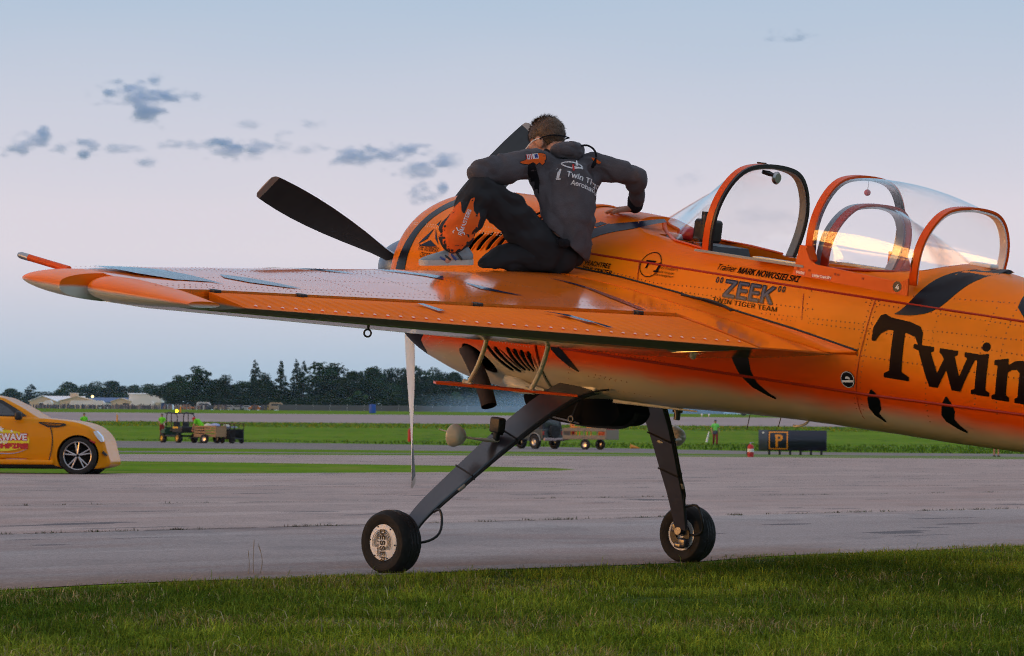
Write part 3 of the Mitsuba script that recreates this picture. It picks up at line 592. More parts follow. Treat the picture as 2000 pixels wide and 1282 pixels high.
# long dark swoosh from the turtle deck down the side behind the canopy
sw = sg.Polygon(np.vstack([spline([(2.374, 1.700), (2.43, 1.752), (2.475, 1.83), (2.53, 1.905), (2.63, 1.962), (2.76, 1.9808)], 30), spline([(2.785, 1.972), (2.72, 1.925), (2.675, 1.86), (2.61, 1.765), (2.51, 1.715), (2.374, 1.700)], 30)])).buffer(0)
stripe('stripe', sw, step=0.02)
stripe('stripe', blob([(1.43, 1.372), (1.545, 1.372), (1.558, 1.30), (1.585, 1.245), (1.65, 1.195), (1.735, 1.160), (1.65, 1.178), (1.55, 1.215), (1.485, 1.270), (1.455, 1.325)]))
stripe('stripe', blob([(2.287, 1.315), (2.258, 1.265), (2.254, 1.215), (2.275, 1.180), (2.31, 1.158), (2.335, 1.148), (2.318, 1.175), (2.305, 1.195), (2.328, 1.220), (2.333, 1.265), (2.31, 1.300)]))
stripe('stripe', blob([(2.722, 1.345), (2.695, 1.300), (2.683, 1.245), (2.70, 1.215), (2.76, 1.185), (2.825, 1.165), (2.775, 1.205), (2.752, 1.235), (2.765, 1.275), (2.748, 1.315)]))
stripe('stripe', blob([(3.00, 1.935), (2.985, 1.87), (3.0, 1.82), (3.06, 1.775), (3.20, 1.73), (3.35, 1.70), (3.24, 1.80), (3.14, 1.90)]))
stripe('stripe', blob([(0.232, 1.285), (0.262, 1.270), (0.322, 1.232), (0.36, 1.19), (0.41, 1.120), (0.345, 1.150), (0.285, 1.190), (0.248, 1.225)]))
stripe('stripe', sg.Polygon(np.vstack([spline([(0.225, 1.770), (0.285, 1.850), (0.40, 1.920), (0.50, 1.945), (0.615, 1.985)], 24), spline([(0.68, 1.972), (0.60, 1.928), (0.50, 1.895), (0.40, 1.855), (0.32, 1.795), (0.27, 1.745)], 24)])).buffer(0), 'mat_stripe_blue', step=0.02)
stripe('emblem', unary_union([P_((.30, 1.905), (.335, 1.93), (.385, 1.925), (.345, 1.90)), P_((.36, 1.90), (.40, 1.928), (.435, 1.915), (.40, 1.898))]), 'mat_stripe_blue')
# big serif letters TWIN TIGERS along the side: traced as outlines
Tt = [(0, .02), (.03, .085), (.055, .095), (.09, .082), (.20, .075), (.265, .060), (.285, .030), (.290, -.035), (.275, -.04), (.245, .005), (.195, .018), (.185, .018), (.19, -.175), (.235, -.195), (.235, -.215), (.09, -.215), (.09, -.195), (.120, -.178), (.118, .022), (.085, .020), (.045, -.005), (.02, -.045), (0, -.045)]
Tt = [(a, b) for a, b in Tt]
ww = [(0, 0), (.115, 0), (.115, -.022), (.10, -.028), (.148, -.125), (.178, -.05), (.16, -.028), (.148, -.022), (.148, 0), (.25, 0), (.25, -.022), (.235, -.028), (.272, -.125), (.305, -.028), (.288, -.022), (.288, 0), (.365, 0), (.365, -.022), (.348, -.03), (.282, -.195), (.235, -.195), (.198, -.10), (.155, -.195), (.108, -.195), (.03, -.028), (0, -.022)]
ii = [(0, -.005), (.078, .012), (.078, -.165), (.10, -.175), (.10, -.195), (0, -.195), (0, -.175), (.02, -.168), (.02, -.03), (0, -.028)]
nn = [(0, -.005), (.072, .012), (.076, -.02), (.11, .005), (.15, .012), (.185, 0), (.198, -.03), (.198, -.165), (.218, -.175), (.218, -.195), (.125, -.195), (.125, -.175), (.142, -.165), (.142, -.05), (.125, -.035), (.098, -.04), (.078, -.055), (.078, -.165), (.095, -.175), (.095, -.195), (0, -.195), (0, -.175), (.02, -.168), (.02, -.03), (0, -.028)]
gg = [(.02, -.05), (.05, -.01), (.10, .01), (.15, 0), (.21, .01), (.21, -.02), (.185, -.03), (.19, -.08), (.15, -.12), (.09, -.125), (.075, -.15), (.10, -.165), (.17, -.17), (.205, -.20), (.195, -.25), (.14, -.28), (.06, -.275), (.01, -.245), (.01, -.215), (.04, -.19), (.02, -.16), (.045, -.125), (.015, -.09)]
ee = [(.0, -.10), (.02, -.03), (.08, .01), (.14, 0), (.175, -.05), (.178, -.095), (.065, -.10), (.085, -.15), (.13, -.16), (.17, -.14), (.172, -.165), (.11, -.20), (.05, -.19), (.01, -.15)]
rr = [(0, -.005), (.072, .012), (.076, -.03), (.105, .005), (.14, .012), (.155, -.01), (.15, -.05), (.12, -.06), (.10, -.045), (.078, -.06), (.078, -.165), (.105, -.175), (.105, -.195), (0, -.195), (0, -.175), (.02, -.168), (.02, -.03), (0, -.028)]
ss_ = [(.02, -.05), (.05, 0), (.10, .01), (.14, 0), (.14, -.045), (.10, -.03), (.07, -.04), (.08, -.065), (.14, -.10), (.155, -.14), (.12, -.19), (.06, -.20), (.01, -.185), (.01, -.135), (.05, -.165), (.09, -.165), (.095, -.14), (.03, -.10)]
def letter(pts, u, v, k=0.010, sc=1.0): return affinity.translate(affinity.scale(sg.Polygon(pts).buffer(k*.5).buffer(-k).buffer(k*.5), sc, sc, origin=(0, 0)), u, v)
LET = lambda g: decal('fuselage__letter', g, 'mat_letter')
LET(letter(Tt, 2.275, 1.600)); LET(letter(ww, 2.520, 1.572, .006)); LET(letter(ii, 2.862, 1.570).union(sg.Point(2.918, 1.612).buffer(.022))); LET(letter(nn, 2.975, 1.562))
LET(letter(Tt, 3.30, 1.59)); LET(letter(ii, 3.57, 1.57, .006).union(sg.Point(3.615, 1.61).buffer(.022))); LET(letter(gg, 3.70, 1.57)); LET(letter(ee, 3.93, 1.57)); LET(letter(rr, 4.13, 1.575)); LET(letter(ss_, 4.30, 1.575))
zk = fit_text('ZEEK', 0.082, 1.345, 1.655, 1.655, True)
stripe('lettering', zk.buffer(0.004).difference(zk.buffer(-0.0035)), 'mat_stripe_blue', step=0.05)
stripe('lettering', zk.buffer(-0.0035), 'mat_letter_blue', step=0.05)
stripe('lettering', unary_union([affinity.scale(sg.Point(u, v).buffer(1, 10), .009, .016).difference(affinity.scale(sg.Point(u, v).buffer(1, 10), .004, .010)) for u, v in ((1.290, 1.732), (1.316, 1.733), (1.680, 1.735), (1.706, 1.736))]), 'mat_stripe_blue', step=0.05)
stripe('lettering', fit_text('TWIN TIGER TEAM', 0.024, 1.285, 1.69, 1.618), 'mat_letter', step=0.05)
stripe('lettering', fit_text('Trainer', 0.030, 1.258, 1.375, 1.783, False, 12), 'mat_letter', step=0.05)
stripe('lettering', fit_text('MARK NOWOSIELSKI', 0.030, 1.395, 1.775, 1.782, True, 10), 'mat_letter', step=0.05)
stripe('lettering', fit_text('PEACHTREE', 0.024, 0.412, .585, 1.702, True), 'mat_letter', step=0.05); stripe('lettering', fit_text('DIVE CENTER', 0.024, 0.410, .605, 1.668, True), 'mat_letter', step=0.05)
ring = sg.Point(0.835, 1.755).buffer(0.066, 24).difference(sg.Point(0.835, 1.755).buffer(0.062, 24))
stripe('emblem', unary_union([ring, P_((.80, 1.775), (.865, 1.778), (.86, 1.768), (.80, 1.766)), place_text('r', .05, .805, 1.735, True, 1, 14), place_text('1', .05, .86, 1.722, True, 1, 14), place_text('INSTRUMENTS', .012, .90, 1.742), place_text('leader in engine', .011, .89, 1.722, False, 1, 10), place_text('data management', .011, .88, 1.705, False, 1, 10)]), 'mat_letter', step=0.05)
COWD = lambda n, g, b='mat_letter': decal('cowling__' + n, g, b, cowl_=True, step=0.02)
COWD('lettering', fit_text("THE WINNERS", 0.028, -0.775, -.60, 1.640)); COWD('lettering', fit_text('CHOICE', 0.028, -0.735, -.64, 1.602))
COWD('stripe', blob([(-1.045, 1.30), (-1.04, 1.20), (-1.0, 1.12), (-.93, 1.055), (-.86, 1.045), (-.80, 1.08), (-.78, 1.14), (-.70, 1.19), (-.82, 1.205), (-.92, 1.25)]))
COWD('emblem', unary_union([P_((-.79, 1.668), (-.71, 1.765), (-.725, 1.705)), P_((-.70, 1.768), (-.61, 1.680), (-.66, 1.712)), P_((-.775, 1.660), (-.62, 1.672), (-.695, 1.700)), P_((-.712, 1.785), (-.69, 1.782), (-.70, 1.815))]), 'mat_stripe_blue')
COWD('stripe', smooth_strip([(-.62, 1.955), (-.72, 1.92), (-.80, 1.845), (-.855, 1.745), (-.885, 1.63), (-.895, 1.52), (-.885, 1.42)], [.030, .030, .028, .030, .038, .048, .060]), 'mat_stripe')
# panel seams: thin dark filled gaps, and the pressed bead along the lower side
def seam(pts, w=0.0022): return sg.LineString(spline(pts, 40) if len(pts) > 2 else pts).buffer(w, cap_style=2)
for g in (seam([(2.252, 1.767), (2.235, 1.60), (2.21, 1.40), (2.19, 1.15)]), seam([(1.83, 1.73), (1.85, 1.60)]), seam([(.76, 1.76), (.80, 1.61)]), seam([(3.25, 1.85), (3.2, 1.2)], .002)):
    stripe('seam', g, 'mat_red_trim', step=0.06)
beadx = np.linspace(-0.32, -4.2, 120); beadz = np.interp(-beadx, [.3, 1.0, 2.26, 3.2, 4.2], [1.243, 1.258, 1.283, 1.318, 1.37])
part('fuselage__bead', tube(np.stack([beadx, fus_y(beadx, beadz) + .001, beadz], 1), 0.008, 8), 'mat_red_trim', 40)
# the round emblem low on the side
rc = sg.Point(2.152, 1.342)
stripe('roundel', rc.buffer(.042, 20), 'mat_stripe')
stripe('roundel_mark', unary_union([P_((2.118, 1.335), (2.186, 1.345), (2.184, 1.333), (2.120, 1.324)), rc.buffer(.016).intersection(sg.box(2.13, 1.345, 2.18, 1.37)), rc.buffer(.040, 20).difference(rc.buffer(.037, 20))]), 'mat_letter_white', off=0.0055)
# rivets
def dome(n=6):
    a = np.arange(n)*2*np.pi/n
    v = np.vstack([np.column_stack([np.cos(a), np.sin(a), 0*a]), [[0, 0, .55]]]); f = [(i, (i + 1) % n, n) for i in range(n)]
    return v, np.array(f)
def rivets(pts, nrm, r):
    v0, f0 = dome(); pts = np.asarray(pts); nrm = nrm/np.linalg.norm(nrm, axis=1, keepdims=True)
    a = np.cross(nrm, [1.0, .1, .2]); a /= np.linalg.norm(a, axis=1, keepdims=True); b = np.cross(nrm, a)
    V = pts[:, None] + r*(v0[None, :, :1]*a[:, None] + v0[None, :, 1:2]*b[:, None] + v0[None, :, 2:]*nrm[:, None])
    F = f0[None] + (np.arange(len(pts))*len(v0))[:, None, None]
    return trimesh.Trimesh(V.reshape(-1, 3), F.reshape(-1, 3), process=False)
def side_rivets(line, gap, off=0.0):
    s = np.r_[0, np.cumsum(np.linalg.norm(np.diff(line, axis=0), axis=1))]; n = max(2, int(s[-1]/gap))
    q = np.stack([np.interp(np.linspace(0, s[-1], n), s, np.asarray(line)[:, k]) for k in (0, 1)], 1)
    x, z = -q[:, 0], q[:, 1]; y = fus_y(x, z, off)
    ny = np.ones_like(x); e = 1e-3; nz = -(fus_y(x, z + e, off) - fus_y(x, z - e, off))/(2*e); nx = -(fus_y(x + e, z, off) - fus_y(x - e, z, off))/(2*e)
    return np.stack([x, y, z], 1), np.stack([nx, ny, nz], 1)
def rivet_rows(name, rows, bsdf, r, gap, off=0.0):
    a = [side_rivets(np.array(l, float), gap, off) for l in rows]
    k = part(name, rivets(np.vstack([q[0] for q in a]), np.vstack([q[1] for q in a]), r), bsdf, False); tag(k, kind='stuff')
rivet_rows('fuselage__rivet', [[(.30, 1.762), (3.3, 1.757)]], 'mat_rivet', .0052, .0215)
part('fuselage__bead', tube(np.stack([np.linspace(-.28, -3.4, 90), fus_y(np.linspace(-.28, -3.4, 90), np.linspace(1.762, 1.757, 90)) - .001, np.linspace(1.762, 1.757, 90)], 1), 0.0065, 6), 'mat_red_trim', 40)
rivet_rows('fuselage__rivet', [[(.35, 1.70), (.9, 1.665), (1.4, 1.69)], [(1.0, 1.64), (1.9, 1.66)], [(1.87, 1.75), (1.86, 1.64), (1.9, 1.60)], [(2.23, 1.75), (2.17, 1.2)], [(2.27, 1.75), (2.21, 1.2)], [(1.6, 1.60), (3.3, 1.68)], [(1.7, 1.585), (2.3, 1.60)], [(2.3, 1.60), (3.3, 1.60)], [(2.62, 1.75), (2.60, 1.2)], [(2.9, 1.83), (2.88, 1.3)], [(2.2, 1.735), (3.3, 1.735)],
    [(2.2, 1.47), (3.3, 1.49)], [(2.45, 1.80), (3.3, 1.86)], [(.3, 1.08), (.36, 1.18)], [(.45, 1.115), (.62, 1.115)], [(.5, 1.13), (.7, 1.12)], [(.6, 1.06), (.8, 1.06)], [(.34, 1.255), (1.0, 1.272)], [(3.0, 1.86), (3.0, 1.3)]], 'mat_rivet_dark', .0046, .026)
rivet_rows('cowling__rivet', [[(-.95, 1.775), (-.45, 1.79), (.10, 1.80)], [(-.95, 1.765), (-.45, 1.778), (.10, 1.788)], [(-.42, 1.815), (.1, 1.815)], [(-.80, 1.05), (-.55, 1.17)], [(-.85, 1.08), (-.62, 1.20)], [(-.72, 1.02), (-.5, 1.12)], [(-.60, 1.23), (.10, 1.235)], [(-.30, 1.215), (.1, 1.22)]], 'mat_rivet', .0036, .020, .006)
# cowl and fuselage hold-down strap where they meet
part('cowling__strap', grid(np.stack([fus_ring(x, 100, o) for x, o in ((-.105, .004), (-.108, .012), (-.142, .012), (-.145, .004))]), closed_v=True), 'mat_orange', 40)

# ---- canopy
def hoop_path(x0, dx, w, z0, h, n=41, full=1.0):
    """arch from the left sill over the top to the right sill; bulges a little above the sill"""
    k = [(1.0, 0), (1.075, .27), (1.06, .5), (.90, .76), (.66, .92), (.34, .985), (0, 1.0)]
    k = k + [(-a, b) for a, b in k[-2::-1]]
    q = spline(np.array([(w*a, h*b) for a, b in k]), n)
    return np.column_stack([x0 + dx*q[:, 1]/h, q[:, 0], z0 + q[:, 1]])
def band(path, wx, t, inset=0.0):
    """rectangular strip swept along an arch: wx wide along x, t thick radially"""
    p = np.asarray(path); g = np.gradient(p, axis=0); g[:, 0] = 0; g /= np.linalg.norm(g, axis=1, keepdims=True)
    n = np.column_stack([0*g[:, 0], -g[:, 2], g[:, 1]]); c = p.mean(0); s = np.sign(((p - c)*n).sum(1)); n *= np.where(s == 0, 1, s)[:, None]
    X = np.array([1.0, 0, 0])
    q = [p + n*(a - inset) + X*b for a, b in ((0, -wx/2), (0, wx/2), (-t, wx/2), (-t, -wx/2))]
    m = grid(np.stack(q, 1), closed_v=True); v, f = m.vertices, list(m.faces.tolist()); N = len(p)*4
    f += [[0, 1, 2], [0, 2, 3], [N - 4, N - 2, N - 3], [N - 4, N - 1, N - 2]]
    m = trimesh.Trimesh(v, f, process=False)
    if m.volume < 0: m.invert()
    return m
h1 = hoop_path(-1.135, -.075, .365, SILL, .480)
h2 = hoop_path(-1.800, -.030, .365, SILL, .487)
h3 = hoop_path(-2.440, -.055, .360, 1.85, .412)
hr = hoop_path(-1.862, -.070, .315, 1.868, .345)
part('windscreen_frame', band(h1, .040, .013), 'mat_orange_plain', 40)
part('windscreen_frame__seal', band(h1 + [-.030, 0, 0], .012, .020, -.002), 'mat_black', 40)
part('windscreen_frame__inner_rim', band(h1 + [-.008, 0, 0], .042, .011, .0135), 'mat_seal', 40)
def edge_curve(pts_u, n=41):
    """the cockpit edge from the left sill round the front (or back) to the right sill"""
    q = spline(np.array(pts_u), n//2 + 1); x, z = -q[:, 0], q[:, 1]; y = fus_y(x, z)
    y = y*np.clip(np.linspace(1, 0, n//2 + 1)*1.6, 0, 1)
    L = np.column_stack([x, y, z]); return np.vstack([L, (L*[1, -1, 1])[-2::-1]])
front_edge = edge_curve([(1.10, 1.872), (.98, 1.884), (.84, 1.896), (.70, 1.912), (.60, 1.935), (.548, 1.972)])
rear_edge = edge_curve([(1.90, 1.872), (2.05, 1.880), (2.22, 1.896), (2.38, 1.922), (2.48, 1.952), (2.535, 1.985)])
def glazing(a, b, bulge, n=22):
    t = np.linspace(0, 1, n)[:, None, None]
    P = a[None]*(1 - t) + b[None]*t
    s = np.sin(np.pi*np.linspace(0, 1, n))[:, None]; o = np.column_stack([np.zeros(len(a)), np.sign(a[:, 1])*np.abs(np.linspace(1, -1, len(a)))**1.5*.5, 1 - np.abs(np.linspace(-1, 1, len(a)))**2])
    return grid(P + bulge*s[..., None]*o[None])
def pane_(name, m, parent=None): return part(name, m, 'mat_glass', True, parent)
pane_('windscreen', glazing(h1 + [.02, 0, -.008], front_edge, .018))
pane_('canopy', glazing(h2 + [-.02, 0, -.008], h3 + [.012, 0, -.008], .030, 26))
pane_('rear_window', glazing(hr + [-.02, 0, -.008], rear_edge, .022))
part('windscreen_frame__base_strip', tube(front_edge + [0, 0, .002], .014, 8, flat=(1.0, .5)), 'mat_orange_plain', 50)
part('rear_window__base_strip', tube(rear_edge + [0, 0, .002], .013, 8, flat=(1.0, .5)), 'mat_red_trim', 50)
part('rear_window__hoop', band(hr, .046, .012), 'mat_red_trim', 40)
part('rear_window__inner_hoop', band(hr + [.035, 0, 0], .045, .024, .004), 'mat_grey_metal', 40)
part('canopy__front_hoop', band(h2, .042, .013), 'mat_orange_plain', 40)
part('canopy__inner_rim', band(h2 + [-.004, 0, 0], .048, .012, .0145), 'mat_gear', 40)
part('canopy__rear_hoop', band(h3, .042, .012), 'mat_orange_plain', 40)
part('canopy__rear_hoop_lining', band(h3 + [.004, 0, 0], .040, .010, .0145), 'mat_letter_white', 40)
for s in (1, -1):
    rail = sg.Polygon([(-1.768, 1.818), (-2.475, 1.800), (-2.468, 1.885), (-2.425, 1.862), (-1.90, 1.886), (-1.862, 1.905), (-1.828, 1.96), (-1.79, 1.96)]).buffer(.006).buffer(-.006)
    part('canopy__rail', prism(rail, s*.438 - .006, s*.438 + .006), 'mat_orange_plain', False)
    part('canopy__corner_plate', prism(sg.Polygon([(-1.785, 1.84), (-1.862, 1.905), (-1.828, 1.97), (-1.785, 1.97)]), s*.385 - .012, s*.385 + .05), 'mat_orange_plain', False)
    part('sill_rail', box(-1.48, s*.437, SILL + .004, .70, .022, .012), 'mat_seal', False)
    part('sill_slide', box(-1.66, s*.375, SILL + .010, .36, .07, .012), 'mat_grey_metal', False)
def rail_decal(poly, b, o): return part('canopy__placard', prism(affinity.scale(poly, -1, 1, origin=(0, 0)), .4445 + o - .001, .4445 + o), b, False)
rail_decal(sg.box(1.785, 1.822, 1.848, 1.844), 'mat_red', .001); rail_decal(sg.box(1.885, 1.818, 2.005, 1.840), 'mat_red', .001)
rail_decal(place_text('PUSH', .013, 1.790, 1.827, True, 1.05), 'mat_letter_white', .0022); rail_decal(place_text('OPEN CANOPY', .012, 1.890, 1.8235, True, 1.0), 'mat_letter_white', .0022)
rail_decal(sg.Point(2.41, 1.838).buffer(.026), 'mat_black', .001); rail_decal(place_text('4', .026, 2.400, 1.825, True), 'mat_letter_white', .0022)
for u_ in (1.80, 1.87, 2.03, 2.05, 2.2): part('canopy__bolt', trimesh.creation.cylinder(.006, .006, 8, transform=trimesh.transformations.rotation_matrix(math.pi/2, [1, 0, 0])).apply_translation((-u_, .445, 1.852)), 'mat_red_trim', 30)
part('canopy__hinge', rbox(-2.60, 0, 1.985, .13, .07, .022, .006), 'mat_letter_white', 30)
bob = put(plane + '__canopy__slip_ball', trimesh.creation.icosphere(3, .017).apply_translation((-1.83, -.02, 2.262)), 'mat_red', True, MB)
part('canopy__cord', tube([(-1.83, -.02, 2.33), (-1.83, -.02, 2.275)], .0014, 5), 'mat_black', False)
mir = part('mirror', lathe([(0, -.010), (.026, -.010), (.034, 0), (.030, .010), (0, .012)], 24, 'x').apply_translation((-1.245, -.02, 2.275)), 'mat_steel', 40)
put(mir + '__bracket', tube([(-1.20, .05, 2.30), (-1.22, .02, 2.295), (-1.24, -.015, 2.285)], [.010, .014, .008], 8), 'mat_black', 40, MB)
put(plane + '__windscreen_frame__clip', rbox(-1.19, .05, 2.343, .06, .012, .010, .004), 'mat_black', 30, MB)

# ---- wings
def naca(c): return 5*(.2969*np.sqrt(c) - .126*c - .3516*c**2 + .2843*c**3 - .1015*c**4)
SPAN = 3.83
def wsec(y):
    k = (np.abs(y) - .5)/3.4483
    return .1988 - .2732*k, -2.0367 + 1.0895*k, .1721 - .0036*k
def wing_z(x, y):
    le, te, t = wsec(y); c = np.clip((le - x)/(le - te), 0, 1); return 1.4591 + .0017*np.abs(y) + (le - te)*t*naca(c)
def wing_ring(y, c, squash=1.0, shrink=0.0):
    """closed section at y through chord fractions c (1 -> 0 on top, 0 -> 1 below)"""
    le, te, t = wsec(y); ch = le - te; cm = .42
    cc = cm + (c - cm)*(1 - shrink)
    x = le - ch*cc; z = ch*t*naca(c)*squash; zc = 1.4591 + .0017*abs(y)
    return np.vstack([np.column_stack([x[::-1], 0*x + y, zc + z[::-1]]), np.column_stack([x[1:], 0*x[1:] + y, zc - z[1:]])])
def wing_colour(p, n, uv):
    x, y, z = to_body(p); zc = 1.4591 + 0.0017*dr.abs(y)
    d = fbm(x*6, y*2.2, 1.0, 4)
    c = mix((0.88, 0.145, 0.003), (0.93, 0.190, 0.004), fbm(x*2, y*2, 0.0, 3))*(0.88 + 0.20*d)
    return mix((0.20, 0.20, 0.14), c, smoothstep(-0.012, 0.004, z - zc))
def polished(key, colour, w):
    scene[key] = {'type': 'twosided', 'bsdf': {'type': 'blendbsdf', 'weight': w, 'a': {'type': 'principled', 'base_color': colour, 'roughness': .07, 'specular': 1.0, 'clearcoat': 1.0, 'clearcoat_gloss': .98}, 'b': {'type': 'roughconductor', 'alpha': .03, 'specular_reflectance': rgb(.95)}}}
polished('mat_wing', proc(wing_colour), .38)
mat('mat_aileron', proc(wing_colour), 0.50, spec=0.05)
def tip_colour(p, n, uv):
    x, y, z = to_body(p); zc = 1.4591 + 0.0017*dr.abs(y)
    return mix((0.62, 0.60, 0.52), mix((0.93, 0.185, 0.003), (0.88, 0.125, 0.002), fbm(x*5, y*5, 0.0, 3)), smoothstep(-0.012, 0.006, z - zc + 0.008*(fbm(x*8, y*8, 2.0, 2) - .5)))
mat('mat_tip', proc(tip_colour), 0.30, spec=0.25, coat=0.4, coat_rough=0.04)
polished('mat_wing_stripe', rgb(.004, .018, .055), .22)
HINGE = .735
for s in (1, -1):
    ca = (1 - np.cos(np.linspace(0, np.pi, 52)))/2; cin = ca*1.0
    cm_ = ca*HINGE
    ys_in = np.array([.30, .5, .70, .84]); ys_mid = np.r_[.84, np.linspace(.9, 3.50, 60), 3.56]; ys_out = np.r_[np.linspace(3.56, SPAN, 6)]
    tips = [(3.83 + .25*math.sin(a), max(math.cos(a)**.8, .02)) for a in np.linspace(0, math.pi/2, 12)[1:]]
    def loft(rows):
        m = grid(np.stack(rows), closed_v=True); v, f = np.array(m.vertices), np.array(m.faces); n = len(rows[0]); b = (len(rows) - 1)*n
        v = np.vstack([v, rows[0].mean(0), rows[-1].mean(0)]); k = np.arange(n); l = (k + 1) % n
        f = np.vstack([f, np.stack([k*0 + len(v) - 2, k, l], 1), np.stack([k*0 + len(v) - 1, b + l, b + k], 1)])
        m = trimesh.Trimesh(v*[1, s, 1], f, process=False)
        if m.volume < 0: m.invert()
        return m
    wing_m = loft([wing_ring(y, cm_) for y in ys_mid])
    root_m = loft([wing_ring(y, ca) for y in ys_in]); 
    cT = (1 - np.cos(np.linspace(0, np.pi/2, 30)))*.385
    sq_ = lambda y: 1 - .17*(y - 3.56)/.27
    shell = loft([wing_ring(y, cm_, sq_(y)) for y in ys_out])                     # main panel out to the last rib
    tip_m = loft([wing_ring(y, cT, .85) for y in (3.815, 3.83)] + [wing_ring(y, cT, q*.85, .36*(1 - q)**1.5) for y, q in tips])
    le3, te3, t3 = wsec(3.80); ch3 = le3 - te3; rows = []
    for c_ in np.r_[.395, .40, .42, .46, np.linspace(.52, 1.03, 14)]:        # faired horn behind the tip, running out along the trailing edge
        f_ = max(.10, (1 - ((c_ - .40)/.66)**1.6)) * min(1, .72 + (c_ - .395)*8); a_ = np.linspace(0, 2*np.pi, 25)[:-1]
        hw_ = .085 + .115*f_; hh_ = .009 + ch3*t3*.345*f_
        rows.append(np.column_stack([0*a_ + le3 - ch3*c_, 3.60 + .16 + hw_*np.sign(np.cos(a_))*np.abs(np.cos(a_))**.85, 1.4591 + .0017*3.8 + hh_*np.sin(a_)]))
    horn_m = loft(rows)
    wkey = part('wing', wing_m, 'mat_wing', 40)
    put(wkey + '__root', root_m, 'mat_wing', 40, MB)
    put(wkey + '__tip', tip_m, 'mat_tip', 40, MB); put(wkey + '__tip_rib', shell, 'mat_wing', 40, MB); put(wkey + '__tip_horn', horn_m, 'mat_tip', 50, MB)
    # aileron with pressed corrugations
    ya = np.arange(.855, 3.545, .0082); cA = np.r_[np.linspace(HINGE + .018, 1.0, 15)]
    ph = (ya/.066) % 1.0; ridge = np.where(ph < .55, np.sin(np.pi*ph/.55)**2, 0)
    rows = []
    for y, r in zip(ya, ridge):
        R = wing_ring(y, cA, .93); n = len(cA); e = np.clip((cA - HINGE - .03)/.05, 0, 1)*np.clip((.985 - cA)/.03, 0, 1)
        R[:n, 2] += .0062*r*e[::-1] - .004; R[n:, 2] -= .0062*r*e[1:]
        rows.append(R)
    ak = put(wkey + '__aileron', loft(rows), 'mat_aileron', 50, MB)
    # trailing edge strip and hinge fittings
    yl = np.linspace(.86, 3.54, 20); le, te, t = wsec(yl)
    for y in (1.08, 2.05, 3.04, 3.50):
        le, te, t = wsec(y); x = le - (le - te)*HINGE
        put(wkey + '__hinge', rbox(x, s*y, wing_z(x, y) - .012, .050, .045, .030, .005), 'mat_black', 30, MB)
    if s == 1: WL, AL = wkey, ak
def wing_decal(name, pts, bsdf, parent, off=.004, smooth_=True, step=.04):
    poly = sg.Polygon(pts).buffer(.01).buffer(-.01)
    v, f = finegrid(poly, step); x, y = v[:, 0], v[:, 1]
    m = trimesh.Trimesh(np.column_stack([x, y, wing_z(x, y) + off]), f, process=True)
    if (m.face_normals[:, 2] < 0).sum() > len(m.faces)/2: m.invert()
    return put(parent + '__' + name, m, bsdf, True, MB)
wing_decal('stripe', [(-.20, 3.74), (-.31, 3.76), (-.50, 3.70), (-.63, 3.58), (-.68, 3.40), (-.73, 3.36), (-.56, 3.40), (-.40, 3.46), (-.28, 3.60)], 'mat_wing_stripe', WL)
wing_decal('stripe', [(-.52, 3.20), (-.60, 3.10), (-.70, 3.02), (-.82, 2.95), (-.80, 3.02), (-.70, 3.17), (-.60, 3.24)], 'mat_wing_stripe', WL)
wing_decal('stripe', [(-.05, 2.55), (-.20, 2.40), (-.36, 2.30), (-.50, 2.26), (-.40, 2.38), (-.22, 2.52)], 'mat_wing_stripe', WL)
wing_decal('stripe', [(-.25, 1.90), (-.44, 1.80), (-.56, 1.70), (-.66, 1.80), (-.55, 1.83), (-.40, 1.92)], 'mat_wing_stripe', WL)
wing_decal('stripe', [(-.72, 1.72), (-.92, 1.66), (-1.02, 1.60), (-.98, 1.66), (-.87, 1.76)], 'mat_wing_stripe', WL)
wing_decal('stripe', [(-.58, .945), (-.75, .925), (-.87, .930), (-1.10, .965), (-1.315, 1.005), (-1.30, 1.05), (-1.08, 1.02), (-.88, .965), (-.72, .955)], 'mat_wing_stripe', WL)
wing_decal('stripe', [(-1.115, 2.47), (-1.24, 2.45), (-1.235, 2.40), (-1.12, 2.43)], 'mat_wing_stripe', AL, off=.006)
wing_decal('stripe', [(-1.29, 1.77), (-1.36, 1.70), (-1.475, 1.645), (-1.49, 1.62), (-1.57, 1.60), (-1.575, 1.56), (-1.47, 1.60), (-1.36, 1.65)], 'mat_wing_stripe', AL, off=.006)
# rivet lines on the wing
wr = []
for y in np.arange(.95, 3.8, .42): wr.append([(x, y) for x in np.arange(-.02, wsec(y)[0] - (wsec(y)[0] - wsec(y)[1])*.70, -.026)])
for c in (.12, .30, .34, .50, .66, .70): wr.append([(wsec(y)[0] - (wsec(y)[0] - wsec(y)[1])*c, y) for y in np.arange(.6, 3.8, .030)])
wr = np.vstack(wr); e = 1e-3
wn = np.column_stack([-(wing_z(wr[:, 0] + e, wr[:, 1]) - wing_z(wr[:, 0] - e, wr[:, 1]))/(2*e), 0*wr[:, 0], 0*wr[:, 0] + 1])
tag(put(WL + '__rivet', rivets(np.column_stack([wr, wing_z(*wr.T) + .0005]), wn, .0042), 'mat_rivet_dark', False, MB), kind='stuff')
er = [(y, .90) for y in np.arange(.9, 3.52, .066)]
ex = np.array([(wsec(y)[0] - (wsec(y)[0] - wsec(y)[1])*.965, y) for y, _ in er])
tag(put(AL + '__rivet', rivets(np.column_stack([ex, wing_z(*ex.T) + .001]), np.tile([-.2, 0, 1.0], (len(ex), 1)), .010), 'mat_wing', 40, MB), kind='stuff')
mat('mat_fairing', proc(wing_colour), 0.25, spec=0.25, coat=0.3, coat_rough=0.05)
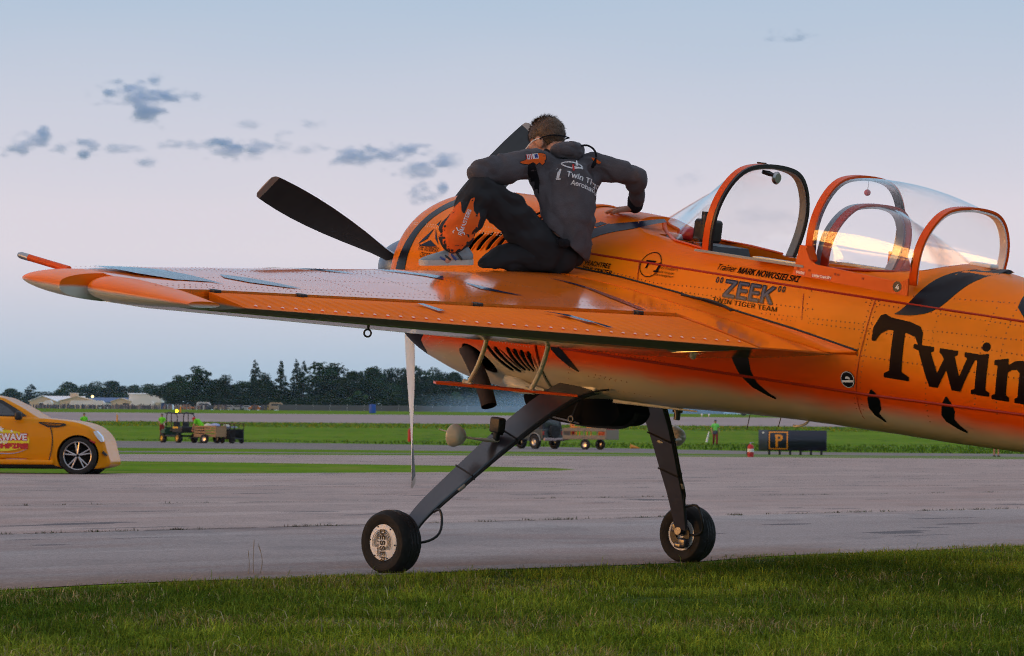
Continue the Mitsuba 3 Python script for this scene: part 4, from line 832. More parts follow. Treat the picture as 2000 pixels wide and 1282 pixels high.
# root fairing that runs out behind the wing along the fuselage
fx = np.linspace(.10, -2.20, 60)
zi = np.interp(-fx, [-.1, .19, .66, 1.06, 1.40, 1.83, 2.20], [1.60, 1.685, 1.668, 1.635, 1.596, 1.546, 1.492])
yi = fus_y(fx, zi) + .002; yo = np.interp(-fx, [-.1, .5, 1.2, 1.75, 2.05, 2.20], [.56, .66, .64, .56, .47, .435]); yo = np.maximum(yo, yi + .002)
le, te, t = wsec(yo); zo = np.where(fx > te, wing_z(fx, yo), 0)
ite = np.argmin(fx > te); zte = zo[ite - 1]; zo[ite:] = np.linspace(zte, 1.482, len(fx) - ite)
zo += .003
tt = np.linspace(0, 1, 9)[None, :, None]
A_ = np.column_stack([fx, yi, zi])[:, None]; C_ = np.column_stack([fx, yo, zo])[:, None]
B_ = np.column_stack([fx, yi + .10*(yo - yi), zo + .12*(zi - zo)])[:, None]
top = A_*(1 - tt)**2 + 2*B_*tt*(1 - tt) + C_*tt**2
zlow = np.interp(-fx, [-.1, 1.0, 1.7, 2.2], [1.35, 1.37, 1.42, 1.470]); zb = np.minimum(zlow, zo - .006)
D_ = np.column_stack([fx, fus_y(fx, zb) + .002, zb])[:, None]
bot = C_*(1 - tt) + (D_)*tt
P = np.concatenate([top, bot[:, 1:]], 1)
for s in (1, -1):
    m = grid(P*[1, s, 1]); 
    if s == -1: m.invert()
    part('wing_fairing', m, 'mat_fairing', 50)
    part('wing_fairing__seal', tube((A_[:, 0] + [0, .002, .002])*[1, s, 1], .0050, 6), 'mat_black', 40)
hand = spline([(-1.10, 1.607), (-1.09, 1.622), (-1.14, 1.628), (-1.38, 1.604), (-1.42, 1.585), (-1.40, 1.574), (-1.2, 1.586), (-1.10, 1.607)], 50)
part('fuselage__step_handle', tube(np.column_stack([hand[:, 0], fus_y(hand[:, 0], hand[:, 1]) + .012, hand[:, 1]]), .006, 6), 'mat_black', 40)
# pitot tube on the left leading edge
part('pitot_tube', tube([(-.15, 3.80, 1.515), (.13, 3.80, 1.535)], .016, 12), 'mat_orange_plain', 40)
part('pitot_tube__tip', tube([(.13, 3.80, 1.535), (.19, 3.80, 1.539), (.205, 3.80, 1.540)], [.0165, .0165, .012], 12), 'mat_steel', 40)
# tail, beyond the right edge of the picture
part('fin', hullpts([(-4.05, s*.02, 1.80) for s in (1, -1)] + [(-4.62, s*.012, 2.75) for s in (1, -1)] + [(-5.28, s*.006, 2.72) for s in (1, -1)] + [(-5.10, s*.012, 1.48) for s in (1, -1)] + [(-4.5, s*.04, 1.75) for s in (1, -1)]), 'mat_orange_plain', 25)
for s in (1, -1):
    part('tailplane', hullpts([(-4.15, s*.08, 1.62 + d) for d in (.04, -.04)] + [(-4.45, s*1.55, 1.62 + d) for d in (.015, -.015)] + [(-5.12, s*1.5, 1.62), (-5.20, s*.05, 1.62)]), 'mat_orange_plain', 25)
part('tail_wheel', lathe([(.03, -.03), (.09, -.035), (.105, 0), (.09, .035), (.03, .03)], 24, 'y').apply_translation((-4.75, 0, .79)), 'mat_rubber', 40)
part('tail_wheel__leg', tube([(-4.4, 0, 1.28), (-4.72, 0, .93), (-4.75, .05, .80)], .022, 8), 'mat_gear', 40)
# ---- propeller, gear and the things under the belly
mat('mat_blade_front', (0.62, 0.68, 0.74), 0.35)
HX, HZ, PH = 1.2532, 1.4953, 0.3214
part('spinner', lathe([(.150, 1.12), (.165, 1.17), (.165, 1.26), (.155, 1.31), (.130, 1.36), (.09, 1.405), (.045, 1.43), (0, 1.437)], 40, 'x').apply_translation((0, 0, HZ)), mat('mat_spinner', (0.15, 0.19, 0.26), 0.3, metal=0.5, coat=0.5), 40)
def blade(a):
    r_hat = np.array([0, math.cos(a), math.sin(a)]); x_hat = np.array([1.0, 0, 0]); t_hat = np.cross(x_hat, r_hat)
    rr_ = np.array([.12, .20, .28, .38, .50, .65, .80, .95, 1.08, 1.18, 1.235, 1.262, 1.278]); ch = np.array([.085, .090, .105, .135, .165, .188, .198, .197, .188, .175, .166, .155, .120])
    th = np.interp(rr_, [.12, .25, .5, 1.278], [.075, .050, .030, .010]); be = np.radians(np.interp(rr_, [.12, .3, .6, 1.0, 1.28], [70, 67, 58, 43, 34]))
    k = np.linspace(0, 2*np.pi, 29)[:-1]; rows = []
    for r, c, t, b in zip(rr_, ch, th, be):
        cd = math.cos(b)*t_hat - math.sin(b)*x_hat; nd = math.sin(b)*t_hat + math.cos(b)*x_hat
        u = np.cos(k)*c/2; w = np.sin(k)*t/2*np.where(np.sin(k) > 0, 1.0, .35)
        rows.append(np.array([HX, 0, HZ]) + r*r_hat + u[:, None]*cd + w[:, None]*nd)
    rows.append(rows[-1]*0 + rows[-1].mean(0))
    P = np.stack(rows)
    return P
for k in range(3):
    P = blade(PH + k*2*math.pi/3)
    bk = part('propeller_blade', grid(P[:11, 14:].copy()) if False else grid(P[:11][:, np.r_[14:28, 0]]), 'mat_blade', 60)
    put(bk + '__front_face', grid(P[:11][:, 0:15]), 'mat_blade_front', 60, MB)
    put(bk + '__tip', grid(P[10:], closed_v=True), 'mat_blade_tip', 60, MB)
# main wheels
def text_on_wheel(s): pass
for s in (1, -1):
    yc = 1.2408*s; R_, W_ = .168, .078
    prof = [(.088, -.055), (.100, -.066), (.125, -.076), (.146, -.073), (.159, -.058), (.166, -.035), (.1685, 0)]
    prof = prof + [(a, -b) for a, b in prof[-2::-1]]
    prof2 = []
    for a, b in prof: prof2.append((a, b))
    tyre = lathe(prof2, 56, 'y').apply_translation((0, yc, R_ - .004))
    wk = part('wheel', tyre, 'mat_rubber', 40)
    for g in (-.022, 0, .022):
        put(wk + '__tread_groove', lathe([(.1675, g - .003), (.1692, g - .003), (.1692, g + .003), (.1675, g + .003)], 56, 'y').apply_translation((0, yc, R_ - .004)), 'mat_black', 40, MB)
    o = 1 if s == 1 else -1
    put(wk + '__hub_cap', lathe([(0, .070), (.030, .071), (.034, .068), (.060, .069), (.064, .066), (.090, .064), (.101, .058), (.102, .045), (.080, .03)], 48, 'y').apply_transform(np.diag([1, o, 1, 1.0])).apply_translation((0, yc, R_ - .004)), 'mat_white', 40, MB)
    put(wk + '__inner_hub', lathe([(.0, -.050), (.05, -.050), (.052, -.040), (.078, -.040), (.080, -.055), (.095, -.060), (.100, -.055)], 40, 'y').apply_transform(np.diag([1, o, 1, 1.0])).apply_translation((0, yc, R_ - .004)), 'mat_white', 40, MB)
    put(wk + '__brake_disc', lathe([(.030, -.075), (.070, -.075), (.070, -.066), (.030, -.066)], 40, 'y').apply_transform(np.diag([1, o, 1, 1.0])).apply_translation((0, yc, R_ - .004)), 'mat_black', 40, MB)
    put(wk + '__brake_caliper', cat_([rbox(-.045, yc - o*.088, R_ - .045, .055, .045, .05, .010), rbox(-.02, yc - o*.088, R_ - .065, .05, .05, .03, .008), rbox(.03, yc - o*.085, R_ + .03, .04, .03, .05, .008)]), 'mat_gear', 30, MB)
    for k in range(6):
        a = k*math.pi/3
        put(wk + '__hub_bolt', trimesh.creation.icosphere(1, .0045).apply_translation((.088*math.cos(a), yc + o*.066, R_ - .004 + .088*math.sin(a))), 'mat_black', 40, MB)
    if s == 1:
        WK = wk
        def wheel_decal(poly, b, off, name):
            g = affinity.translate(affinity.scale(poly, -1, 1, origin=(0, 0)), 0, R_ - .004)
            return put(wk + name, prism(g, yc + off - .001, yc + off), b, False, MB)
        rings = unary_union([sg.Point(0, 0).buffer(r + .0013, 24).difference(sg.Point(0, 0).buffer(r - .0013, 24)) for r in (.066, .057, .048, .040)])
        wheel_decal(rings.intersection(sg.box(-.2, -.03, .2, .08)), 'mat_stripe', .0735, '__hub_marking')
        t_ = affinity.rotate(affinity.translate(affinity.scale(text_poly('DESSER', .034, True), .95, 1, origin=(0, 0)), -.072, -.010), -82, origin=(0, 0))
        t2 = affinity.rotate(affinity.translate(affinity.scale(text_poly('TIRE & RUBBER', .010, True), 1.25, 1, origin=(0, 0)), -.055, -.030), -82, origin=(0, 0))
        wheel_decal(t_, 'mat_stripe', .0752, '__hub_lettering'); wheel_decal(t2, 'mat_stripe', .0752, '__hub_lettering')
LEG_PTS = [(-.345, .20, 1.050)] + [(-.322, .300, 1.025), (-.279, .418, .955), (-.216, .591, .812), (-.165, .729, .682), (-.109, .882, .528), (-.068, .996, .413), (-.033, 1.089, .305)] + [(-.020, 1.150, .200)]
# spring legs: flat tapered bands from the belly to the axles
for s in (1, -1):
    c = spline(LEG_PTS, 44)
    w = np.interp(np.linspace(0, 1, 44), [0, .15, .7, .9, 1], [.112, .098, .068, .054, .044]); t = np.interp(np.linspace(0, 1, 44), [0, 1], [.017, .012])
    g = np.gradient(c, axis=0); g /= np.linalg.norm(g, axis=1, keepdims=True)
    fd = np.array([.97, .0, .10]); fd = fd - g*(g @ fd)[:, None]; fd /= np.linalg.norm(fd, axis=1, keepdims=True); nd = np.cross(g, fd)
    ang = np.array([-1, -.92, .92, 1, 1, .92, -.92, -1]); bb = np.array([.55, 1, 1, .55, -.55, -1, -1, -.55])
    P = c[:, None] + ang[None, :, None]*w[:, None, None]*fd[:, None] + bb[None, :, None]*t[:, None, None]*nd[:, None]
    m = grid(P*[1, s, 1], closed_v=True); 
    if s == -1: m.invert()
    lk = part('landing_gear_leg', m, 'mat_gear', 30)
    put(lk + '__axle', tube([(-.01, s*1.13, .185), (0, s*1.24, .165)], .022, 12), 'mat_gear', 40, MB)
    put(lk + '__fairing', rbox(-.345, s*.235, 1.045, .22, .10, .05, .018), 'mat_cream', 30, MB)
    for f in (.42, .66):
        i = int(f*43); q = [c[i] + fd[i]*w[i]*a*1.02 + nd[i]*t[i]*b*1.25 for a, b in ((-1, 1), (1, 1), (1, -1), (-1, -1), (-1, 1))]
        put(lk + '__cable_tie', tube(np.array(q)*[1, s, 1], .004, 6), 'mat_black', 30, MB)
    # brake hose along the leg's rear edge, swinging free above the wheel
    ho = c - fd*(w + .006)[:, None]
    hose = np.vstack([ho[4:38:3], [(-.155, 1.075, .36), (-.20, 1.09, .30), (-.205, 1.11, .24), (-.15, 1.15, .19), (-.06, 1.18, .17)]])
    put(lk + '__brake_hose', tube(spline(hose, 60)*[1, s, 1], .007, 7), 'mat_black', 40, MB)
    put(lk + '__hose_tape', tube(spline(hose, 60)[34:37]*[1, s, 1], .010, 7), 'mat_seal', 40, MB)
    # landing lamp on its bracket
    b0 = np.array([-.165, .720, .705]); lamp_c = np.array([-.135, .905, .738]); LS = .68
    
    lamp = lathe([(0, -.085*LS), (.040*LS, -.080*LS), (.068*LS, -.050*LS), (.083*LS, -.005*LS), (.090*LS, .004*LS), (.090*LS, .020*LS), (.080*LS, .022*LS)], 36, 'x').apply_translation(lamp_c + [.06, .02, 0])
    lm = put(lk + '__lamp', lamp.apply_transform(np.diag([1, s, 1, 1.0])), 'mat_cream', 40, MB)
    put(lk + '__lamp_lens', lathe([(.080*LS, .018*LS), (.05*LS, .026*LS), (0, .030*LS)], 30, 'x').apply_translation(lamp_c + [.06, .02, 0]).apply_transform(np.diag([1, s, 1, 1.0])), 'mat_grey_metal', 40, MB)
    put(lk + '__lamp_bracket', tube(np.array([b0 + [-.015, -.06, .020], b0 + [.01, .05, .022], lamp_c + [-.02, -.04, -.004], lamp_c + [.03, .01, .0]])*[1, s, 1], [.020, .024, .014, .012], 8, flat=(1.0, .45)), 'mat_cream', 40, MB)
    put(lk + '__lamp_rod', tube(np.array([lamp_c + [.07, .02, .01], lamp_c + [.15, .055, .02]])*[1, s, 1], [.009, .007], 8, flat=(1, .5)), 'mat_cream', 40, MB)
    if s == 1:
        cam_ = put(lk + '__action_camera', rbox(*(b0 + [-.01, -.005, .105]), .07, .055, .080, .008), 'mat_black', 30, MB)
        put(lk + '__camera_mount', cat_([rbox(*(b0 + [-.01, -.005, .050]), .03, .03, .06, .006), tube([b0 + [-.04, -.02, .06], b0 + [.02, .0, .055]], .006, 6)]), 'mat_black', 30, MB)
# exhaust stacks: an oval collar and a rusty pipe on each side
for s in (1, -1):
    pipe = spline([(.42, .36, 1.14), (.33, .40, 1.085), (.22, .42, .97), (.15, .43, .865)], 24)
    m = tube(pipe*[1, s, 1], .043, 20, cap=False); ek = part('exhaust_pipe', m, 'mat_exhaust', 40)
    put(ek + '__outlet', tube(spline(pipe[-8:], 12)*[1, s, 1], .036, 16, cap=False), 'mat_cavity', 40, MB)
    put(ek + '__end_cap', lathe([(0, 0), (.036, 0)], 16).apply_transform(trimesh.geometry.align_vectors([0, 0, 1], (pipe[-1] - pipe[-2])*[1, s, 1])).apply_translation((pipe[-3])*[1, s, 1]), 'mat_cavity', False, MB)
    part('cowling__scoop', tube(spline(np.array([(.16, .30, 1.01), (.02, .30, .985), (-.10, .28, .985)])*[1, s, 1], 16), np.interp(np.linspace(0, 1, 16), [0, .3, 1], [.03, .045, .012]), 16), 'mat_cream', 40)
# dark belly pod and oil cooler between the legs
pod = spline([(.16, .93), (.10, .85), (-.02, .822), (-.20, .815), (-.38, .83), (-.50, .86), (-.545, .93)], 40)
podp = sg.Polygon(np.vstack([pod, [(-.50, 1.02), (-.2, 1.05), (.1, 1.0)]]))
part('belly_pod', tm(mani(prism(podp.buffer(-.01), -.10, .16)).refine_to_length(.04)), mat('mat_pod', (0.010, 0.010, 0.011), 0.85, spec=0.05), 35)
part('belly_pod__lip', tube(np.column_stack([pod[:, 0], 0*pod[:, 0] + .03, pod[:, 1] + .008]), .014, 8), 'mat_black', 40)
part('belly_pod__side_plate', prism(sg.Polygon([(.05, .862), (-.05, .850), (-.05, .915), (.03, .925)]), .165, .172), 'mat_cream', False)
part('belly_pod__rail', tube([(.02, .175, .848), (-.28, .175, .838)], .005, 6), 'mat_steel', 30)
part('belly_pod__strut', tube([(-.02, .18, .93), (-.02, .19, .845)], .004, 6), 'mat_black', 30)
part('belly_pod__roller', cat_([tube([(-.26, .18, .96), (-.245, .20, .87)], .005, 6), trimesh.creation.torus(.016, .006).apply_transform(trimesh.transformations.rotation_matrix(math.pi/2, [1, 0, 0])).apply_translation((-.24, .20, .855))]), 'mat_gear', 30)
part('brake_line', tube(spline([(-.56, .30, 1.06), (-.40, .36, 1.0), (-.30, .42, .93), (-.25, .50, .86)], 24), .006, 6), 'mat_black', 40)
part('belly_drain', cat_([lathe([(0, .0), (.028, .0), (.028, .035), (.018, .036), (.018, .075), (0, .075)], 18).apply_transform(np.diag([1, 1, -1, 1.0])).apply_translation((-.75, -.06, 1.005))]), 'mat_gear', 30)
part('drain_hook', tube(spline([(-1.72, .10, 1.09), (-1.735, .12, 1.065), (-1.715, .13, 1.048), (-1.66, .13, 1.038)], 20), .0065, 7), 'mat_cream', 40)
for x_, l_ in ((-1.30, .10), (-1.50, .055)): part('whip_aerial', tube([(x_, .03, 1.06), (x_ + .01, .03, 1.06 - l_)], .0025, 5), 'mat_black', 30)
part('fuselage__step_bulge', tube([(-.60, .30, 1.005), (-1.1, .22, 1.025)], [.010, .004], 8), 'mat_cream', 40)
# aileron spade on two struts, mass ring and hinge bracket below the left wing (mirrored on the right)
for s in (1, -1):
    pl = sg.Polygon([(-.215, 1.30), (-.29, 1.36), (-.77, 1.10), (-.95, 1.02), (-.90, .98), (-.23, 1.18)])
    m = prism(pl, 1.030, 1.042, 'z'); v = np.array(m.vertices); v[:, 2] += (-.20 - v[:, 0])*.052; m.vertices = v*[1, s, 1]
    if s == -1: m.invert()
    sk = part('aileron_spade', m, 'mat_orange_plain', False)
    for a, b in (((-.455, 1.19, 1.36), (-.345, 1.18, 1.045)), ((-.86, 1.18, 1.38), (-.70, 1.10, 1.062))):
        a, b = np.array(a), np.array(b)
        put(sk + '__strut', tube(spline([a, a + (b - a)*.35 + [-.008, 0, -.045], b], 18)*[1, s, 1], .0125, 10), 'mat_cream', 40, MB)
        put(sk + '__foot', tube(np.array([b + [-.03, 0, 0], b + [.03, 0, .012]])*[1, s, 1], [.016, .012], 8), 'mat_cream', 40, MB)
    rg = np.array([-.98, 2.64, 1.405]); tr = trimesh.creation.torus(.017, .0045).apply_transform(trimesh.transformations.rotation_matrix(math.pi/2, [1, .6, 0]))
    part('tie_down_ring', cat_([tr.apply_translation(rg*[1, s, 1] + [0, 0, -.045]), tube(np.array([rg + [0, 0, .03], rg + [0, 0, -.03]])*[1, s, 1], [.010, .006], 8)]), 'mat_gear', 40)
    part('control_bracket', cat_([tube(np.array([(-1.30, .66, 1.385), (-1.42, .72, 1.362), (-1.55, .76, 1.395)])*[1, s, 1], .008, 7), trimesh.creation.icosphere(2, .018).apply_translation((-1.42, .72*s, 1.352)), tube(np.array([(-1.42, .72, 1.36), (-1.42, .72, 1.40)])*[1, s, 1], .010, 7)]), 'mat_cream', 40)
# ------------------------------------------------------------------ people
SPH = m3.Manifold.sphere(1.0, 20)
def ell(c, r, R=None):
    s = SPH.scale((r, r, r) if np.isscalar(r) else tuple(r))
    if R is not None: s = s.transform(np.column_stack([R, np.zeros(3)]))
    return s.translate(tuple(np.asarray(c, float)))
def limb(*js):
    """hulls of spheres along a chain of (point, radius)"""
    out = []
    for (a, ra), (b, rb) in zip(js[:-1], js[1:]): out.append(m3.Manifold.batch_hull([ell(a, ra), ell(b, rb)]))
    return out
def skin_of(parts, edge=0.02, smooth=10, wrinkle=0.0, freq=(14, 14, 14), seed=0, lam=.5):
    m = m3.Manifold.batch_boolean(parts, m3.OpType.Add).refine_to_length(edge)
    t = tm(m); t = trimesh.Trimesh(t.vertices, t.faces, process=True)
    comps = t.split(only_watertight=False)
    if len(comps) > 1: t = max(comps, key=lambda c: abs(c.volume))
    if smooth: trimesh.smoothing.filter_taubin(t, lamb=lam, nu=lam + .03, iterations=smooth)
    if wrinkle:
        v = np.array(t.vertices); fr2 = meshkit.fbm(v*np.array(freq)*.7 + 31, 2, seed=seed + 21); fold = np.clip(1 - np.abs(fr2 - .5)*9, 0, 1); n = np.array(t.vertex_normals)
        k = meshkit.fbm(v*np.array(freq) + 5, 3, seed=seed) - .5; k2 = np.abs(meshkit.noise(v*np.array(freq)*1.3 + 2.0, seed=seed + 9) - .5)
        t.vertices = v + n*(wrinkle*(1.1*k - 1.0*k2 - .42*fold + .28))[:, None]
    return t
def skin_colour(p, n, uv):
    return mix((0.40, 0.185, 0.115), (0.50, 0.25, 0.165), fbm(p.x*30, p.y*30, p.z*30, 3))
mat('mat_skin', proc(skin_colour), 0.5, spec=0.4)
def knit(p, n, uv):
    x, y, z = to_body(p)
    f = fbm(x*10, y*10, z*10, 3); r = noise(x*260, y*260, z*260)
    return mix((0.054, 0.049, 0.054), (0.104, 0.093, 0.100), f)*(0.85 + 0.3*r)
mat('mat_jersey', proc(knit), 0.9, spec=0.2, sheen=0.3)
mat('mat_jersey_black', (0.008, 0.008, 0.010), 0.9, spec=0.2)
mat('mat_trousers', proc(lambda p, n, uv: mix((0.008, 0.008, 0.009), (0.020, 0.019, 0.021), fbm(p.x*9, p.y*9, p.z*9, 3))), 0.8, spec=0.3, sheen=0.2)
mat('mat_flame', proc(lambda p, n, uv: mix((0.62, 0.085, 0.010), (0.74, 0.125, 0.014), fbm(p.x*12, p.y*12, p.z*12, 3))), 0.8, spec=0.2)
mat('mat_flame_edge', (0.010, 0.008, 0.010), 0.8)
mat('mat_print_white', (0.62, 0.60, 0.60), 0.8)
mat('mat_print_red', (0.45, 0.02, 0.02), 0.8)
mat('mat_print_blue', (0.02, 0.04, 0.20), 0.8)
def hair_c(p, n, uv): return mix((0.060, 0.030, 0.013), (0.105, 0.055, 0.025), noise(p.x*40, p.y*40, p.z*15))
mat('mat_hair', proc(hair_c), 0.55, spec=0.5)
mat('mat_shoe', (0.20, 0.23, 0.25), 0.5); mat('mat_shoe_blue', (0.02, 0.045, 0.20), 0.5); mat('mat_sole', (0.42, 0.38, 0.33), 0.7)
mat('mat_eye', (0.7, 0.68, 0.65), 0.2); mat('mat_iris', (0.03, 0.03, 0.04), 0.2)
scene['mat_lens'] = {'type': 'thindielectric', 'int_ior': 1.5}
def frame_from(fwd, up=(0, 0, 1)):
    f = np.asarray(fwd, float); f /= np.linalg.norm(f); l = np.cross(up, f); l /= np.linalg.norm(l); return np.column_stack([f, l, np.cross(f, l)])
def head_parts():
    """head in its own axes: x = face, y = left, z = up; about 0.235 m tall"""
    return [ell((-.012, 0, .032), (.098, .077, .093)), m3.Manifold.batch_hull([ell((.048, 0, -.088), .026), ell((.015, .048, -.050), .024), ell((.015, -.048, -.050), .024), ell((.060, .024, .010), .034), ell((.060, -.024, .010), .034), ell((.066, 0, -.045), .028)]),
            m3.Manifold.batch_hull([ell((.092, 0, .010), .009), ell((.113, 0, -.022), .011), ell((.094, .013, -.027), .009), ell((.094, -.013, -.027), .009)]),
            m3.Manifold.batch_hull([ell((.088, .030, .028), .010), ell((.088, -.030, .028), .010), ell((.094, 0, .030), .008)]),
            m3.Manifold.batch_hull([ell((.084, .017, -.057), .008), ell((.084, -.017, -.057), .008), ell((.092, 0, -.054), .008)]),
            ell((-.004, .078, -.002), (.026, .010, .034)), ell((-.004, -.078, -.002), (.026, .010, .034))]
def hand_parts(wrist, fdir, palm_n, thumb_side, curl=.35, s=1.0, spread=.12):
    """palm and five fingers: fdir = direction of the fingers, palm_n = out of the palm, thumb_side = +1/-1 along cross(palm_n, fdir)"""
    f = np.asarray(fdir, float); f /= np.linalg.norm(f); n = np.asarray(palm_n, float); n -= f*(n @ f); n /= np.linalg.norm(n); b = np.cross(n, f)*thumb_side
    w = np.asarray(wrist, float); P = lambda a, c, d: w + s*(a*f + c*b + d*n)
    out = [m3.Manifold.batch_hull([ell(P(0, .018, 0), .017*s), ell(P(0, -.018, 0), .017*s), ell(P(.085, .032, 0), .012*s), ell(P(.085, -.034, 0), .011*s)])]
    for c0, L, r in ((.031, .072, .0090), (.010, .080, .0095), (-.012, .074, .0090), (-.033, .058, .0080)):
        a = P(.085, c0, 0); d = f + b*(c0/.03)*spread; d /= np.linalg.norm(d); ch = [(a, r*s*1.12)]; ang = 0
        for seg in (.45, .31, .24):
            ang += curl; q = math.cos(ang)*d + math.sin(ang)*n; a = a + q*L*seg*s; ch.append((a, r*s*(1 - .12*len(ch))))
        out += limb(*ch)
    t0 = P(.025, .026, .004); t1 = P(.058, .056, .012); t2 = P(.090, .066, .020)
    out += limb((t0, .015*s), (t1, .0115*s), (t2, .0095*s))
    return out
# --- the mechanic kneeling and sitting on the wing (joints in the aeroplane's axes)
man = thing('person', 'man in dark grey jersey and black flame trousers sitting on the aeroplane wing', 'person')
V = lambda *a: np.array(a, float)
J = dict(pelvis=V(-.357, .640, 1.775), hipL=V(-.345, .715, 1.770), hipR=V(-.353, .575, 1.755), waist=V(-.385, .600, 1.938), chest=V(-.319, .578, 2.120), shL=V(-.240, .735, 2.205), shR=V(-.366, .420, 2.225), neck=V(-.262, .575, 2.262), head=V(-.168, .575, 2.312),
    kneeL=V(-.184, 1.075, 2.040), ankL=V(-.190, 1.223, 1.715), elbL=V(-.150, 1.060, 2.130), wriL=V(-.070, .840, 2.030), elbR=V(-.560, .285, 2.195), wriR=V(-.475, .165, 2.050), kneeR=V(-.245, 1.045, 1.672), ankR=V(-.10, .680, 1.700))
hd = frame_from((.80, .06, -.58), (.5, 0, 1)); 
def in_head(p): return J['head'] + hd @ np.asarray(p, float)
HM = np.column_stack([hd, J['head']])
skin = [h.transform(HM) for h in head_parts()] + limb((J['neck'] + V(0, 0, -.05), .062), (in_head((-.03, 0, -.05)), .056))
tors = limb((J['pelvis'], .095), (J['waist'], .095), (J['chest'], .105), (J['neck'] + V(0, 0, -.03), .052))
armR = limb((J['shR'] - V(0, 0, .012), .040), (J['elbR'], .030), (J['wriR'], .027)); armL = limb((J['shL'] - V(0, 0, .012), .040), (J['elbL'], .032), (J['wriL'], .027))
legs = limb((J['hipL'], .075), (J['kneeL'], .048), (J['ankL'], .034)) + limb((J['hipR'], .070), (J['kneeR']*.8 + J['hipR']*.2, .022), (J['ankR'], .022))
hR = hand_parts(J['wriR'] + V(.004, 0, -.030), V(.80, .10, -.16), V(.05, .05, -1), -1, .10)
hL = hand_parts(J['wriL'], V(.7, -.5, -.3), V(-.2, -.2, -1), 1, .5)
sh_ = limb((J['chest'] + V(0, 0, .02), .06), (J['shR'] - V(0, 0, .012), .040)) + limb((J['chest'] + V(0, 0, .02), .06), (J['shL'] - V(0, 0, .012), .040))
bodym = skin_of(skin + tors + sh_ + armR + armL + legs + hR + hL + limb((J['ankL'], .036), (V(-.18, 1.27, 1.665), .028)), .014, 6)
put(man + '__body', bodym, 'mat_skin', True, MB)
# head gear: hair, eyes, glasses, cord
cap = ell((-.014, 0, .040), (.106, .084, .100)) - mani(hullpts([(.03, y, z) for y in (-.2, .2) for z in (-.3, .045)] + [(.3, y, z) for y in (-.2, .2) for z in (-.3, .100)])) - mani(box(0, 0, -.165, .5, .5, .25)) - mani(hullpts([(x, y, z) for x in (-.030, .3) for y in (-.2, .2) for z in (-.2, .028)]))
capm = tm(cap.refine_to_length(.010)); capm.vertices = np.array(capm.vertices) + .006*(meshkit.fbm(np.array(capm.vertices)*60, 2)[:, None] - .5)*capm.vertex_normals
hr_ = np.random.default_rng(5); pts, fi = trimesh.sample.sample_surface(trimesh.Trimesh(capm.vertices, capm.faces, process=False), 5200, seed=5); nn_ = capm.face_normals[fi]
keep = (np.linalg.norm((pts - [-.014, 0, .040])/[.106, .084, .100], axis=1) > .95); pts, nn_ = pts[keep], nn_[keep]
down = np.array([-.5, 0, -1.0]) + hr_.normal(0, .25, pts.shape); dirn = down - nn_*(down*nn_).sum(1, keepdims=True); dirn /= np.linalg.norm(dirn, axis=1, keepdims=True) + 1e-9
lift = np.where(pts[:, 2] > .10, .75, .30)[:, None]; crown = (pts[:, 2] > .115)[:, None]
tipd = dirn*(1 - .55*crown) + nn_*lift*hr_.uniform(.5, 1.3, (len(pts), 1)); tipd /= np.linalg.norm(tipd, axis=1, keepdims=True)
sd = np.cross(nn_, dirn); L_ = hr_.uniform(.012, .026, (len(pts), 1))
hv = np.stack([pts - sd*.0013 - nn_*.002, pts + sd*.0013 - nn_*.002, pts + tipd*L_], 1).reshape(-1, 3)
hair = cat_([capm, trimesh.Trimesh(hv, np.arange(len(hv)).reshape(-1, 3), process=False)])
M_h = MB @ np.vstack([np.column_stack([hd, J['head']]), [0, 0, 0, 1]])
put(man + '__hair', hair, 'mat_hair', 50, M_h)
put(man + '__eye', ell((.079, .031, .008), .0125).to_mesh() and tm(ell((.079, .031, .008), .0125)), 'mat_eye', True, M_h)
put(man + '__eye', tm(ell((.079, -.031, .008), .0125)), 'mat_eye', True, M_h)
for y_ in (.031, -.031): put(man + '__eye__iris', tm(ell((.0875, y_, .007), .006)), 'mat_iris', True, M_h)
gl = []
for y_ in (.034, -.034): gl.append(tube([(.108 - .012*abs(math.cos(a)), y_ + .030*math.cos(a), .006 + .021*math.sin(a)) for a in np.linspace(0, 2*np.pi, 25)], .0028, 6))
gl.append(tube([(.110, .010, .010), (.113, 0, .012), (.110, -.010, .010)], .0028, 6))
for s in (1, -1): gl.append(tube(spline([(.098, s*.066, .012), (.06, s*.084, .014), (0, s*.090, .014), (-.02, s*.088, .004)], 14), .0028, 6))
gk = put(man + '__glasses', cat_(gl), 'mat_letter_white', 40, M_h); tag(gk, kind='stuff') if False else None
for y_ in (.034, -.034): put(man + '__glasses__lens', tm(ell((.101, y_, .006), (.003, .029, .020))), 'mat_lens', True, M_h)
put(man + '__glasses_cord', tube(spline([(-.02, .090, .004), (-.07, .082, -.004), (-.108, .030, -.02), (-.114, -.03, -.03), (-.08, -.075, -.01), (-.02, -.088, .004)], 40), .0036, 6), 'mat_jersey_black', 40, M_h)
